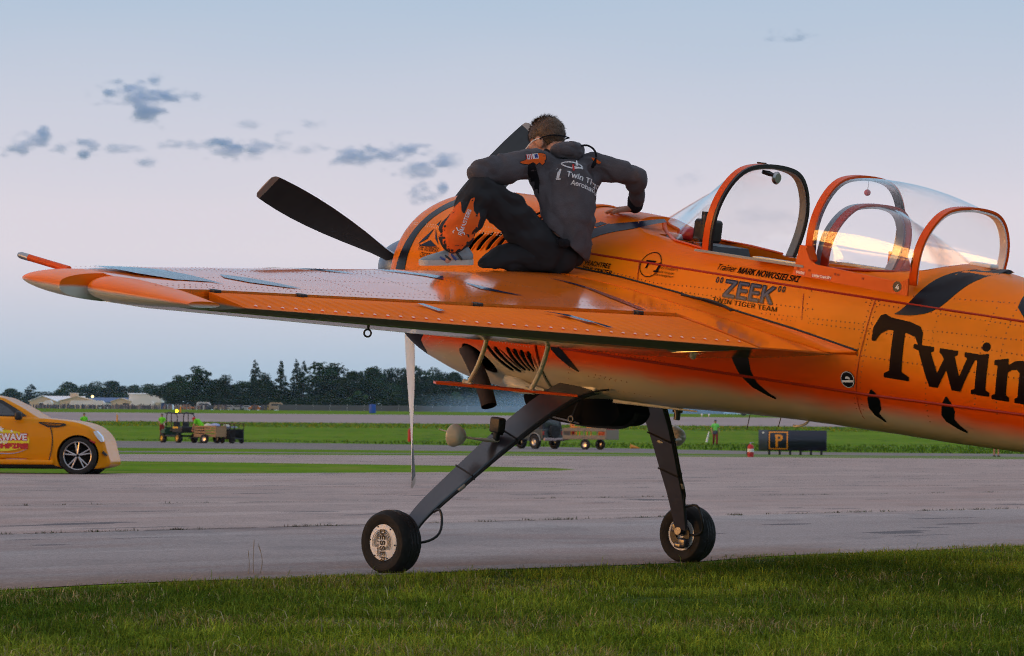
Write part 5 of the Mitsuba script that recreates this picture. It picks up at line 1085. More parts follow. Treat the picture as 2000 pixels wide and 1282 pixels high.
# jersey
jt = limb((J['waist'] + V(.0, .0, -.15), .138), (J['waist'], .142), (J['chest'], .150), (J['neck'] + V(-.01, 0, -.045), .080))
jt += limb((J['chest'] + V(.01, 0, .045), .095), (J['shR'], .066)) + limb((J['chest'] + V(.01, 0, .045), .095), (J['shL'], .066)) + limb((J['shL'], .06), (J['waist'] + V(.01, .10, -.02), .05)) + limb((J['shR'], .06), (J['waist'] + V(-.02, -.07, -.02), .05))
jt.append(ell(J['waist'] + V(-.015, -.030, -.115), (.108, .120, .10))); jt.append(ell(J['pelvis'] + V(-.030, -.045, .040), (.128, .135, .140)))
hn = .66*np.array([-.7448, -.6582, .1096]) + .75*np.array([.08, .07, .99]); hn /= np.linalg.norm(hn)          # the jersey's slanting hem
jt = [m3.Manifold.batch_boolean(jt, m3.OpType.Add).trim_by_plane(tuple(hn), float(hn @ V(-.38, .62, 1.835)))]
jt += limb((J['shR'], .068), ((J['shR'] + J['elbR'])/2 + V(0, 0, -.004), .060), (J['elbR'], .052), ((J['elbR'] + J['wriR'])/2, .049), (J['wriR'] + V(0, 0, .012), .041))
jt += limb((J['shL'], .072), ((J['shL'] + J['elbL'])/2 + V(0, 0, -.008), .078), (J['elbL'] + V(0, 0, -.012), .066), (J['wriL'], .040))
jersey = skin_of(jt, .012, 5, .030, (11, 11, 7), 3)
put(man + '__jersey', jersey, 'mat_jersey', True, MB)
put(man + '__jersey__cuff', skin_of(limb((J['wriR'] + V(0, 0, .020), .044), (J['wriR'] + V(.002, -.002, -.014), .042)), .010, 2), 'mat_jersey_black', True, MB)
put(man + '__jersey__collar', tube([J['neck'] + .074*np.array([math.cos(a)*.98, math.sin(a), .18*math.cos(a)]) + V(.0, 0, -.005) for a in np.linspace(0, 2*np.pi, 31)], .017, 8), 'mat_jersey_black', 40, MB)
hood = skin_of(limb((J['neck'] + V(-.070, -.01, .022), .052), (J['neck'] + V(-.045, -.075, .025), .046), (J['neck'] + V(.0, -.088, .025), .036)) + limb((J['neck'] + V(-.070, -.01, .022), .052), (J['neck'] + V(-.035, .055, .018), .042)), .010, 4, .010, (30, 30, 30), 8)
put(man + '__jersey__hood', hood, 'mat_jersey', True, MB)
cordp = [J['neck'] + V(-.09, -.045, .05), J['neck'] + V(-.125, -.085, .060), J['neck'] + V(-.15, -.11, .03), J['neck'] + V(-.15, -.11, -.02), J['neck'] + V(-.135, -.10, -.05)]
put(man + '__hanging_cord', tube(spline(cordp, 24), [.005]*18 + [.008, .011, .013, .013, .012, .010], 8), 'mat_jersey_black', 40, MB)
# trousers
tr_ = limb((J['pelvis'] + V(.0, .0, .0), .112), (J['hipL'], .116), ((J['hipL'] + J['kneeL'])/2 + V(0, 0, .012), .102), (J['kneeL'], .086), ((J['kneeL']*.5 + J['ankL']*.5) + V(0, .012, 0), .090), (J['ankL'] + V(0, .010, .085), .086), (J['ankL'] + V(0, .006, .066), .078))
tr_ += limb((J['pelvis'] + V(.0, .0, .0), .112), (J['hipR'] + V(0, .02, .005), .112), ((J['hipR'] + J['kneeR'])/2 + V(0, -.02, .01), .090), (J['kneeR'], .036), ((J['kneeR'] + J['ankR'])/2, .046), (J['ankR'], .05))
tr_.append(ell(J['pelvis'] + V(-.02, -.035, -.02), (.118, .115, .122)))
trous = skin_of(tr_, .013, 6, .034, (9, 9, 9), 11)
put(man + '__trousers', trous, 'mat_trousers', True, MB)
put(man + '__belt_pouch', rbox(*(J['waist'] + V(-.105, .125, -.125)), .05, .06, .045, .015), 'mat_jersey_black', 30, MB)
# left shoe: toe points to the left of the picture
sd_ = V(.10, .155, -.02); sd_ /= np.linalg.norm(sd_); SR = frame_from(sd_)
SM = MB @ np.vstack([np.column_stack([SR, V(-.196, 1.215, 1.648)]), [0, 0, 0, 1]])
upper = [m3.Manifold.batch_hull([ell((-.055, 0, .040), (.040, .036, .034)), ell((.02, 0, .045), (.045, .036, .036))]), m3.Manifold.batch_hull([ell((.02, 0, .040), (.05, .038, .040)), ell((.12, .003, .026), (.050, .040, .024)), ell((.165, .004, .020), (.028, .030, .016))]), m3.Manifold.batch_hull([ell((-.050, 0, .055), (.036, .032, .03)), ell((-.030, 0, .088), (.036, .034, .012)), ell((.01, 0, .075), (.03, .03, .012))])]
sk_ = put(man + '__shoe', skin_of(upper, .010, 3), 'mat_shoe', True, SM)
solep = affinity.scale(sg.LineString([(-.055, 0), (.02, -.004), (.13, .004), (.155, .006)]).buffer(.040), 1, 1)
put(sk_ + '__sole', tm(mani(prism(solep, -.004, .024, 'z')).refine_to_length(.02)), 'mat_sole', 30, SM)
for k in range(4):
    x_ = -.01 + .030*k
    for s in (1, -1): put(sk_ + '__stripe', tube([(x_ + .022, s*.020, .074 - .010*k), (x_ + .008, s*.0385, .054 - .006*k), (x_ - .014, s*.0415, .024)], .0062, 6), 'mat_shoe_blue' if k % 2 else 'mat_black', 40, SM)
put(sk_ + '__laces', cat_([tube([(.012 + .018*k, -.022, .078 - .008*k), (.016 + .018*k, 0, .086 - .009*k), (.012 + .018*k, .022, .078 - .008*k)], .0035, 6) for k in range(5)]), 'mat_print_white', 40, SM); tag(sk_ + '__laces', kind='stuff')
SM2 = MB @ np.vstack([np.column_stack([frame_from((-.5, -.45, -.1)), V(-.12, .640, 1.675)]), [0, 0, 0, 1]])
sk2 = put(man + '__shoe', skin_of(upper, .014, 3), 'mat_shoe', True, SM2)
# prints on the cloth: cut to shape and laid on the garment's surface
RV = np.array([-.7448, -.6582, .1096]); DV = np.array([.6512, -.7528, -.0958]); UV_ = np.cross(RV, DV)*1.0
RV, DV = RV/np.linalg.norm(RV), DV/np.linalg.norm(DV)
if UV_[2] < 0: UV_ = -UV_
def cloth_print(poly, target, normal, right, origin, off=.003, step=.02):
    """polygon (a, b) about origin in the plane of right and up, laid onto the mesh along -normal"""
    n = np.asarray(normal, float); n /= np.linalg.norm(n); r = np.asarray(right, float); r -= n*(n @ r); r /= np.linalg.norm(r); u = np.cross(n, r)
    v, f = finegrid(poly, step); Q = origin + v[:, :1]*r + v[:, 1:]*u
    tri = np.array(target.triangles); q = tri - origin; A = np.stack([q @ r, q @ u], -1); D = q @ n
    ok = (np.array(target.face_normals) @ n > .05); A, D = A[ok], D[ok]
    out = np.full(len(v), -9.0)
    e1, e2 = A[:, 1] - A[:, 0], A[:, 2] - A[:, 0]; den = e1[:, 0]*e2[:, 1] - e1[:, 1]*e2[:, 0]; den = np.where(np.abs(den) < 1e-12, 1e-12, den)
    for i, p in enumerate(v):
        w = p - A[:, 0]; a = (w[:, 0]*e2[:, 1] - w[:, 1]*e2[:, 0])/den; b = (e1[:, 0]*w[:, 1] - e1[:, 1]*w[:, 0])/den
        h = (a >= -1e-4) & (b >= -1e-4) & (a + b <= 1.0001)
        if h.any(): out[i] = (D[:, 0] + a*(D[:, 1] - D[:, 0]) + b*(D[:, 2] - D[:, 0]))[h].max()
    good = out > -5
    f = f[good[f].all(1)]
    m = trimesh.Trimesh(Q + (out + off)[:, None]*n, f, process=False); m.remove_unreferenced_vertices()
    if len(v) > 150 and poly.geom_type == 'Polygon':
        m.merge_vertices(); c = m.split(only_watertight=False); m = max(c, key=lambda q: q.area) if len(c) > 1 else m
    return m
nb = -DV*.985 + V(0, 0, .12)                                        # out of his back, towards where he faces away from
OB = J['chest'].copy()
def back_print(name, poly, b, off=.003): put(man + '__jersey__' + name, cloth_print(poly, jersey, nb, RV, OB, off), b, True, MB)
tz = lambda t, h, x, y, rot=-12, sx=1.0: affinity.rotate(affinity.translate(affinity.scale(text_poly(t, h, True), sx, 1, origin=(0, 0)), x, y), rot, origin=(0, 0))
back_print('lettering', tz('Twin Tigers', .029, .002, .005), 'mat_print_white'); back_print('lettering', tz('Aerobatic Team', .024, .035, -.032), 'mat_print_white')
lp = affinity.rotate(affinity.scale(sg.Point(0, 0).buffer(1, 24), .058, .020), -6).difference(affinity.rotate(affinity.scale(sg.Point(0, 0).buffer(1, 24), .050, .013), -6))
back_print('emblem', affinity.translate(lp, .035, .070), 'mat_print_white')
back_print('emblem', sg.Polygon([(.055, .068), (.066, .068), (.070, .05), (.064, .100), (.058, .105)]).union(sg.Polygon([(.035, .066), (.095, .055), (.092, .049), (.036, .060)])), 'mat_print_white', .0038)
back_print('emblem', sg.Polygon([(.036, .075), (.046, .076), (.050, .040), (.040, .034)]), 'mat_print_red', .0045)
back_print('emblem', unary_union([sg.Polygon([(-.042, .022), (-.026, .046), (-.020, .042), (-.032, -.006), (-.046, -.006)]), sg.Polygon([(-.050, -.008), (-.022, -.008), (-.026, -.016), (-.048, -.016)]), sg.Polygon([(-.05, .04), (-.038, .05), (-.040, .045)])]), 'mat_print_white')
back_print('side_panel', sg.Polygon([(-.192, .095), (-.172, .090), (-.150, .04), (-.135, -.02), (-.138, -.09), (-.16, -.11), (-.19, -.06), (-.196, .02)]), 'mat_jersey_black', .004)
def flame_shape(pts): return sg.Polygon(pts).buffer(.006).buffer(-.010).buffer(.004)
fs = flame_shape([(-.245, .060), (-.21, .075), (-.19, .098), (-.165, .118), (-.125, .125), (-.105, .122), (-.100, .100), (-.108, .075), (-.120, .062), (-.135, .075), (-.150, .060), (-.168, .072), (-.190, .058), (-.215, .055)])
back_print('flame', fs.buffer(.004), 'mat_flame_edge', .003); back_print('flame', fs, 'mat_flame', .0042)
fr = flame_shape([(.135, .135), (.165, .128), (.195, .105), (.18, .100), (.165, .105), (.15, .115)])
back_print('flame', fr, 'mat_flame', .0035)
fl = affinity.rotate(sg.box(-.205, .088, -.140, .116), 10, origin=(-.17, .10)); 
back_print('flag', fl, 'mat_print_white', .0052)
back_print('flag', unary_union([affinity.rotate(sg.box(-.205 + .0095*k, .088, -.200 + .0095*k, .116), 10, origin=(-.17, .10)) for k in range(4)]), 'mat_print_red', .0060)
back_print('flag', affinity.rotate(sg.box(-.160, .092, -.143, .112), 10, origin=(-.17, .10)), 'mat_print_blue', .0060)
# flames on the lower left trouser leg
nl = -DV + V(0, 0, .05); OL = (J['kneeL']*.45 + J['ankL']*.55)
def leg_print(name, poly, b, off=.003): put(man + '__trousers__' + name, cloth_print(poly, trous, nl, RV, OL, off), b, True, MB)
lf = flame_shape([(-.15, -.14), (-.138, -.07), (-.115, -.02), (-.088, .03), (-.060, .080), (-.030, .108), (-.026, .055), (-.012, .030), (.004, .075), (.022, .118), (.044, .128), (.034, .09), (.038, .055), (.055, .030), (.066, .06), (.070, .02), (.058, -.02), (.066, -.05), (.052, -.075), (.070, -.12), (.068, -.175), (-.02, -.19)])
leg_print('flame', lf.buffer(.004), 'mat_flame_edge'); leg_print('flame', lf, 'mat_flame', .0042)
leg_print('lettering', affinity.rotate(unary_union([affinity.translate(text_poly('R', .019, True), -.085, -.004), affinity.translate(text_poly('MASTERS', .019, True), -.060, -.004), sg.LineString([(-.052, .034), (-.064, .022), (-.064, -.012), (-.072, -.016)]).buffer(.0026), sg.LineString([(-.085, .040), (-.078, .044), (-.070, .040)]).buffer(.002)]), 70, origin=(0, 0)), 'mat_print_white', .0075)
# ------------------------------------------------------------------ things out on the field
gloss('mat_car_yellow', (0.88, 0.39, 0.004), 0.06, 1.28)
mat('mat_window_dark', (0.012, 0.014, 0.018), 0.08, spec=0.9, coat=0.5)
mat('mat_alloy', (0.50, 0.47, 0.46), 0.3, metal=0.9)
mat('mat_headlight', (0.55, 0.64, 0.68), 0.15, coat=1.0)
mat('mat_hivis', (0.17, 0.66, 0.015), 0.9); mat('mat_hivis_2', (0.20, 0.72, 0.14), 0.9)
mat('mat_denim', (0.035, 0.05, 0.085), 0.9); mat('mat_dark_red', (0.20, 0.015, 0.018), 0.85); mat('mat_cap_red', (0.45, 0.015, 0.02), 0.8)
mat('mat_green_paint', (0.015, 0.07, 0.022), 0.35, coat=0.5); mat('mat_yellow_paint', (0.72, 0.42, 0.01), 0.4); mat('mat_orange_marker', (0.80, 0.30, 0.03), 0.6)
def wood_c(p, n, uv): return mix((0.30, 0.165, 0.075), (0.46, 0.28, 0.14), fbm(p.x*4, p.y*4, p.z*22, 3))
mat('mat_wood', proc(wood_c), 0.8)
mat('mat_wood_grey', (0.26, 0.21, 0.15), 0.85); mat('mat_bag_blue', (0.35, 0.40, 0.62), 0.7); mat('mat_jeep', (0.020, 0.030, 0.032), 0.25, coat=0.8)
mat('mat_jeep_top', (0.016, 0.015, 0.020), 0.7); mat('mat_tail_light', (0.35, 0.01, 0.01), 0.3); mat('mat_blue_plastic', (0.012, 0.075, 0.40), 0.5)
mat('mat_navy', (0.008, 0.011, 0.026), 0.35); mat('mat_slate', (0.055, 0.065, 0.085), 0.5); mat('mat_sign_orange', (0.75, 0.27, 0.01), 0.5); mat('mat_bumper', (0.40, 0.30, 0.28), 0.5)

# --- yellow coupe on the left (x ahead, front wheel at 0; seen from its right side)
car = thing('car', 'yellow coupe with star decal lettering on its door, cut by the left edge', 'car')
CM = place(-7.20, 60.6, (1, -.03)); 
def cpart(name, mesh, b, smooth=30, parent=None): return put((parent or car) + '__' + name, mesh, b, smooth, CM)
low = sg.Polygon(np.vstack([spline([(.335, .095), (.44, .12), (.515, .16), (.50, .30), (.455, .45), (.425, .56), (.36, .66), (.27, .745), (.03, .855), (-.27, .905), (-.72, .940), (-1.1, .955), (-1.8, .985), (-2.6, 1.00), (-3.1, .985), (-3.38, .93), (-3.44, .70), (-3.42, .40), (-3.36, .22), (-3.0, .19), (-2.57, .17), (-.36, .145), (-.30, .12)], 150)])).buffer(0)
def shaped(poly, half, tumble):
    """side profile given a rounded, slightly tucked-in body"""
    m = tm(mani(prism(poly, -half, half)).refine_to_length(.07)); v = np.array(m.vertices)
    v[:, 1] *= np.interp(v[:, 2], [.1, .35, .62, .80, 1.0, 1.4], [.93, .985, 1.0, .985, .93, .70]) * np.interp(v[:, 0], [-3.45, -3.0, -2.4, -.3, .2, .52], [.88, .97, 1, 1, .97, .80])
    m.vertices = v; trimesh.smoothing.filter_taubin(m, iterations=6); return m
carb = mani(shaped(low, .865, 0))
for x_ in (0, -2.57): carb = carb - m3.Manifold.cylinder(.5, .345, .345, 40).rotate((90, 0, 0)).translate((x_, -.50, .315)) - m3.Manifold.cylinder(.5, .345, .345, 40).rotate((90, 0, 0)).translate((x_, 1.0, .315))
cpart('body', tm(carb), 'mat_car_yellow', 40)
cab = []
for x_, z_, w_ in ((-.66, .93, .70), (-.98, 1.12, .66), (-1.28, 1.27, .60), (-1.62, 1.335, .57), (-2.0, 1.325, .57), (-2.45, 1.22, .57), (-2.95, 1.02, .60), (-3.0, .97, .62)):
    cab += [(x_, -w_, z_), (x_, w_, z_)]
cab += [(-.70, -.74, .90), (-.70, .74, .90), (-2.9, -.72, .92), (-2.9, .72, .92), (-1.8, -.77, .93), (-1.8, .77, .93)]
cabm = tm(m3.Manifold.hull_points(np.array(cab)).refine_to_length(.08)); trimesh.smoothing.filter_taubin(cabm, iterations=4); cpart('roof', cabm, 'mat_car_yellow', 40)
def side_quad(pts, b, name, y0=-.62, off=.012):
    """glass on the sloping cabin side"""
    P = np.array([(x, np.interp(z, [.93, 1.30], [-.765, -.600]) - off, z) for x, z in pts]); n = len(P)
    m = trimesh.Trimesh(np.vstack([P, P + [0, .03, 0]]), [[0, i, i + 1] for i in range(1, n - 1)], process=False); cpart(name, m, b, False)
side_quad([(-.86, .965), (-1.02, 1.075), (-1.30, 1.235), (-1.62, 1.285), (-1.95, 1.275), (-1.95, .975)], 'mat_black', 'window_surround', off=.014)
side_quad([(-1.06, .985), (-1.16, 1.085), (-1.36, 1.205), (-1.64, 1.252), (-1.90, 1.245), (-1.90, .99)], 'mat_window_dark', 'window', off=.020)
cpart('windscreen', hullpts([(-.72, -.50, .935), (-.72, .50, .935), (-1.22, -.42, 1.235), (-1.22, .42, 1.235), (-.85, -.5, .93), (-.85, .5, .93)]), 'mat_window_dark', False)
cpart('mirror', rbox(-.98, -.93, .975, .12, .16, .15, .04), 'mat_black', 40)
cpart('front_vent', prism(sg.Polygon([(-.64, .865), (-.22, .842), (-.20, .828), (-.34, .795), (-.50, .800)]).buffer(.010).difference(sg.Polygon([(-.60, .855), (-.25, .836), (-.36, .808), (-.50, .812)])), -.872, -.862), 'mat_black', False)
cpart('vent_slit', prism(sg.Polygon([(-.58, .838), (-.34, .826), (-.36, .816), (-.54, .824)]), -.874, -.862), 'mat_black', False)
cpart('door_seam', prism(sg.LineString(spline([(-.46, .80), (-.42, .62), (-.43, .42), (-.47, .23)], 20)).buffer(.007), -.874, -.866), 'mat_black', False)
cpart('door_handle', rbox(-1.62, -.875, .80, .17, .025, .03, .010), 'mat_car_yellow', 40)
cpart('sill', rbox(-1.35, -.835, .205, 1.92, .09, .09, .03), 'mat_car_yellow', 40)
cpart('underbody', rbox(-1.4, 0, .15, 3.5, 1.45, .12, .04), 'mat_black', 30)
hl = sg.Polygon([(.245, .720), (.31, .728), (.395, .640), (.425, .555), (.385, .545), (.33, .600)])
cpart('headlight', tm(mani(prism(hl, -.80, -.60)).refine_to_length(.04)), 'mat_headlight', 40)
cpart('side_marker', prism(sg.Polygon([(.20, .585), (.30, .545), (.29, .52), (.21, .56)]), -.868, -.80), 'mat_tail_light', False)
cpart('bumper_slot', prism(sg.Polygon([(.42, .40), (.49, .33), (.46, .31), (.40, .36)]), -.78, .78), 'mat_black', False)
for x_ in (0, -2.57):
    for s in (-1, 1):
        y_ = s*.74
        w_ = cpart('wheel', lathe([(.235, -.09), (.27, -.105), (.305, -.095), (.314, -.05), (.314, .05), (.305, .095), (.27, .105), (.235, .09)], 44, 'y').apply_translation((x_, y_, .314)), 'mat_rubber', 40)
        put(w_ + '__rim', lathe([(.238, .095), (.232, .100), (.222, .095), (.218, .04)], 44, 'y').apply_transform(np.diag([1, s, 1, 1.0])).apply_translation((x_, y_, .314)), 'mat_alloy', 40, CM)
        put(w_ + '__hub_back', lathe([(0, .02), (.235, .02), (.235, .0)], 30, 'y').apply_transform(np.diag([1, s, 1, 1.0])).apply_translation((x_, y_, .314)), 'mat_cavity', 40, CM)
        for k in range(5):
            for d_ in (-.16, .16):
                a = k*2*math.pi/5 + .35; e_ = (.222*math.cos(a + d_), .222*math.sin(a + d_))
                put(w_ + '__spoke', tube([(x_ + .025*math.cos(a), y_ + s*.075, .314 + .025*math.sin(a)), (x_ + e_[0], y_ + s*.090, .314 + e_[1])], [.016, .012], 6), 'mat_alloy', 30, CM)
    cpart('arch_lining', lathe([(.0, -.60), (.345, -.60), (.350, .60), (0, .60)], 36, 'y').apply_translation((x_, 0, .315)), 'mat_cavity', 40)
def car_print(poly, b, o, name='lettering'): cpart(name, prism(poly, -.874 - o, -.870 - o), b, False)
cw = lambda t, h, x, z, bold=True, sx=1.0, rot=0: affinity.rotate(affinity.translate(affinity.scale(text_poly(t, h, bold), sx, 1, origin=(0, 0)), x, z), rot, origin=(x, z))
star = lambda cx, cz, r: sg.Polygon([(cx + (r if k % 2 == 0 else r*.42)*math.sin(k*math.pi/5), cz + (r if k % 2 == 0 else r*.42)*math.cos(k*math.pi/5)) for k in range(10)])
mat('mat_decal_yellow', (0.78, 0.62, 0.02), 0.5)
sw_ = affinity.translate(fit_text('SHOCKWAVE', .100, 0, .93, 0, True), -1.775, .570); ff = affinity.translate(fit_text('FLASHFIRE', .072, 0, .82, 0, True), -1.65, .435)
car_print(affinity.scale(sg.Point(-1.28, .56).buffer(1, 24), .47, .17).buffer(.01), 'mat_decal_yellow', .000, 'badge')
car_print(sw_.buffer(.013).union(sg.box(-1.76, .565, -.83, .60)), 'mat_red', .003); car_print(sw_.buffer(.002), 'mat_letter_white', .006)
car_print(cw('AND', .055, -1.33, .512), 'mat_letter_white', .006); car_print(cw('?', .06, -.80, .475), 'mat_letter_white', .006) if False else None
car_print(ff.buffer(.009), 'mat_red', .004); 
for x_, z_, r_ in ((-1.48, .715, .030), (-1.28, .745, .058), (-1.10, .715, .030)): car_print(star(x_, z_, r_), 'mat_letter_white', .006, 'star')
car_print(cw('JET TEAM', .026, -1.20, .345), 'mat_red', .004) if False else None
sw2 = smooth_strip([(-1.75, .36), (-1.25, .345), (-.95, .375), (-.85, .42)], [.003, .008, .006, .002]); car_print(sw2, 'mat_bag_blue', .004, 'swoosh')

# --- a simple standing or bending worker
def worker(label, x, y, heading, shirt, trousers, head_dress, pose='stand', hgt=1.75, shorts=False, group=None):
    t = thing('person', label, 'person', group); k = hgt/1.75; M = place(x, y, heading, k)
    if pose == 'bend':
        hips, chest, neck, head = (0, 0, .95), (.26, 0, 1.20), (.40, 0, 1.30), (.52, 0, 1.33); el = (.42, .24, .98); wr = (.52, .16, .74)
    else:
        hips, chest, neck, head = (0, 0, .93), (.02, 0, 1.30), (.02, 0, 1.46), (.05, 0, 1.62); el = (-.02, .27, 1.12); wr = (.10, .27, .90)
    if pose == 'front': wr = (.24, .08, 1.00)
    mir = lambda p: (p[0], -p[1], p[2]); st = .10 if pose != 'walk' else .09; fx = .16 if pose == 'walk' else .02
    sho = (chest[0] + (.06 if pose == 'bend' else 0), .19, chest[2] + .09)
    sk = [ell(head, (.095, .078, .115)), m3.Manifold.batch_hull([ell((head[0] + .03, 0, head[2] - .075), .045), ell((head[0] + .05, 0, head[2] + .01), .05)]), ell((head[0] + .10, 0, head[2] - .01), .018)] + limb((neck, .055), ((head[0] - .02, 0, head[2] - .05), .055)) + limb((hips, .10), (chest, .12), (neck, .05))
    hs = []
    for q in (lambda p: p, mir):
        sk += limb(((chest[0], 0, chest[2] + .08), .07), (q(sho), .05), (q(el), .04), (q(wr), .027)); d_ = np.array(q(wr)) - np.array(q(el)); sk += hand_parts(q(wr), d_, (0, -q(wr)[1], 0), 1 if q(wr)[1] > 0 else -1, .4)
    legs_ = [((0, st, .90), (.03 + fx*.6, st, .50), (fx, st, .085)), ((0, -st, .90), (.02 - fx*.1, -st, .50), (-fx, -st, .085))]
    for a, b, c in legs_: sk += limb((a, .075), (b, .052), (c, .036))
    put(t + '__body', skin_of(sk, .05, 2), 'mat_skin', True, M)
    sl = limb((hips, .135), (chest, .155), (neck, .075))
    for q in (lambda p: p, mir): sl += limb(((chest[0], 0, chest[2] + .07), .09), (q(sho), .075), ((np.array(q(sho)) + np.array(q(el)))*.5, .07))
    put(t + '__shirt', skin_of(sl, .05, 3, .02, (9, 9, 9), 2), shirt, True, M)
    tl = limb(((0, 0, .90), .145), ((0, 0, .86), .14))
    for a, b, c in legs_: tl += limb((a, .10), (b, .075)) if shorts else limb((a, .10), (b, .075), ((c[0], c[1], .10), .062))
    put(t + '__trousers', skin_of(tl, .05, 3, .02, (9, 9, 9), 5), trousers, True, M)
    put(t + '__cap', tm(ell((head[0] - .01, 0, head[2] + .035), (.108, .09, .095)) + (ell((head[0] + .09, 0, head[2] + .03), (.08, .06, .012)) if head_dress != 'mat_hair' else m3.Manifold())), head_dress, True, M)
    for a, b, c in legs_: put(t + '__shoe', tm(m3.Manifold.batch_hull([ell((c[0] - .04, c[1], .045), .045), ell((c[0] + .15, c[1], .03), (.05, .042, .03))])), 'mat_black', True, M)
    return t, M
worker('worker in lime green shirt standing at the front of the green buggy', -25.9, 266, (-.3, -1), 'mat_hivis', 'mat_dark_red', 'mat_hair', 'front')
t_, M_ = worker('worker in lime green vest and dark cap walking with a white tube', 14.0, 246, (.2, -1), 'mat_hivis_2', 'mat_dark_red', 'mat_navy', 'walk')
put(t_ + '__waist_jacket', tm(m3.Manifold.batch_hull([ell((0, 0, .98), (.16, .17, .05)), ell((0, -.04, .78), (.17, .20, .05))])), 'mat_slate', 30, M_)
tubeM = place(14.0 - .60, 245.9, (1, 0))
tag(put('white_tube', tube([(0, 0, .20), (.17, 0, .92)], [.085, .045], 16), 'mat_letter_white', 40, tubeM), 'long white tapering tube carried low by the walking worker', 'tube')
worker('worker in lime green shirt half hidden behind the yellow coupe', -31.7, 266, (.5, -1), 'mat_hivis', 'mat_navy', 'mat_hair')
worker('person in dark shorts whose bare legs show under the rear fuselage', 22.6, 167, (.2, -1), 'mat_navy', 'mat_slate', 'mat_hair', 'stand', 1.7, True)

# --- green farm buggy
GM = place(-21.6, 233, (-.60, .80)); bug = thing('utility_buggy', 'green farm buggy with black roof frame and yellow wheels', 'utility vehicle')
def gp_(n, m, b, sm=30): return put(bug + '__' + n, m, b, sm, GM)
gp_('hood', hullpts([(1.45, s*.45, z) for s in (1, -1) for z in (.55, .78)] + [(.65, s*.60, z) for s in (1, -1) for z in (.50, 1.02)]), 'mat_green_paint', 20)
gp_('fender', hullpts([(1.20, s*.66, z) for s in (1, -1) for z in (.66, .80)] + [(.60, s*.70, z) for s in (1, -1) for z in (.62, .88)]), 'mat_green_paint', 20)
gp_('floor', rbox(.1, 0, .45, 1.6, 1.3, .12, .03), 'mat_black'); gp_('cargo_bed', rbox(-.95, 0, .86, 1.15, 1.42, .40, .05), 'mat_black'); gp_('bed_side', rbox(-.75, .715, 1.0, .62, .03, .13, .01), 'mat_yellow_paint'); gp_('bed_side', rbox(-.75, -.715, 1.0, .62, .03, .13, .01), 'mat_yellow_paint')
for y_ in (.34, -.34): gp_('seat', cat_([rbox(-.05, y_, .80, .5, .5, .14, .05), rbox(-.30, y_, 1.12, .12, .48, .5, .05)]), 'mat_black')
gp_('roof', rbox(-.05, 0, 1.93, 1.45, 1.40, .07, .03), 'mat_black')
for s in (1, -1): gp_('roll_bar', tube(spline([(.68, s*.62, .98), (.48, s*.64, 1.60), (.40, s*.64, 1.90), (-.30, s*.64, 1.92), (-.62, s*.64, 1.88), (-.70, s*.64, 1.0)], 30), .035, 8), 'mat_black'); gp_('door_post', tube([(-.10, s*.64, 1.9), (-.12, s*.64, .8)], .03, 8), 'mat_black')
put(bug + '__windscreen', trimesh.Trimesh(*[np.array([(.66, -.6, 1.0), (.66, .6, 1.0), (.42, .6, 1.85), (.42, -.6, 1.85)]), np.array([[0, 1, 2], [0, 2, 3]])], process=False), 'mat_lens', False, GM)
for x_ in (.95, -.95):
    for s in (1, -1):
        w_ = gp_('wheel', lathe([(.12, -.12), (.26, -.13), (.31, -.08), (.315, .08), (.26, .13), (.12, .12)], 24, 'y').apply_translation((x_, s*.60, .315)), 'mat_rubber', 40)
        put(w_ + '__rim', lathe([(0, .085), (.10, .09), (.175, .132), (.19, .12)], 20, 'y').apply_transform(np.diag([1, s, 1, 1.0])).apply_translation((x_, s*.60, .315)), 'mat_yellow_paint', 40, GM)
put(bug + '__mirror', rbox(.55, .78, 1.20, .06, .05, .20, .02), 'mat_letter_white', 30, GM)
scene['mat_amber'] = {'type': 'diffuse', 'reflectance': rgb(.8, .7, .05)}
bk_ = put(bug + '__beacon', lathe([(0, 0), (.075, 0), (.08, .11), (.06, .17), (0, .19)], 16).apply_translation((-.05, .2, 1.99)), 'mat_amber', 40, GM); scene[bk_]['emitter'] = {'type': 'area', 'radiance': rgb(1.1, .85, .01)}
def trailer_(label, x, y, head, L, W, z0, h, mat_, wheel_x, rails=3, group=None):
    M = place(x, y, head); t = thing('trailer', label, 'trailer', group)
    put(t + '__bed', rbox(0, 0, z0, L, W, .08, .02), mat_, 30, M)
    for s in (1, -1):
        for k in range(rails): put(t + '__plank', rbox(0, s*W/2, z0 + .10 + (h - .10)*k/max(rails - 1, 1), L, .035, (h/rails)*.74, .008), mat_, 30, M)
        for x_ in np.linspace(-L/2 + .05, L/2 - .05, 3): put(t + '__post', rbox(x_, s*(W/2 + .03), z0 + h/2, .06, .04, h + .1, .008), mat_, 30, M)
    for s in (1, -1): put(t + '__end_board', rbox(s*L/2, 0, z0 + h/2, .035, W, h, .008), mat_, 30, M)
    put(t + '__drawbar', tube([(L/2, 0, z0 - .05), (L/2 + .8, 0, z0 - .12)], .035, 8), 'mat_black', 30, M)
    for x_ in wheel_x:
        for s in (1, -1):
            w_ = put(t + '__wheel', lathe([(.14, -.08), (.27, -.09), (.30, -.05), (.30, .05), (.27, .09), (.14, .08)], 24, 'y').apply_translation((x_, s*(W/2 + .14), .30)), 'mat_rubber', 40, M)
            put(w_ + '__rim', lathe([(0, .06), (.13, .065), (.18, .085)], 18, 'y').apply_transform(np.diag([1, s, 1, 1.0])).apply_translation((x_, s*(W/2 + .14), .30)), 'mat_alloy', 40, M)
    return t, M
t1, TM1 = trailer_('wooden box trailer hitched behind the green buggy', -19.35, 230.5, (-.86, .50), 1.75, 1.1, .45, .62, 'mat_wood', (-.05,), 4)
def on(name, label, cat, mesh, b, M, sm=30): return tag(put(name, mesh, b, sm, M), label, cat)
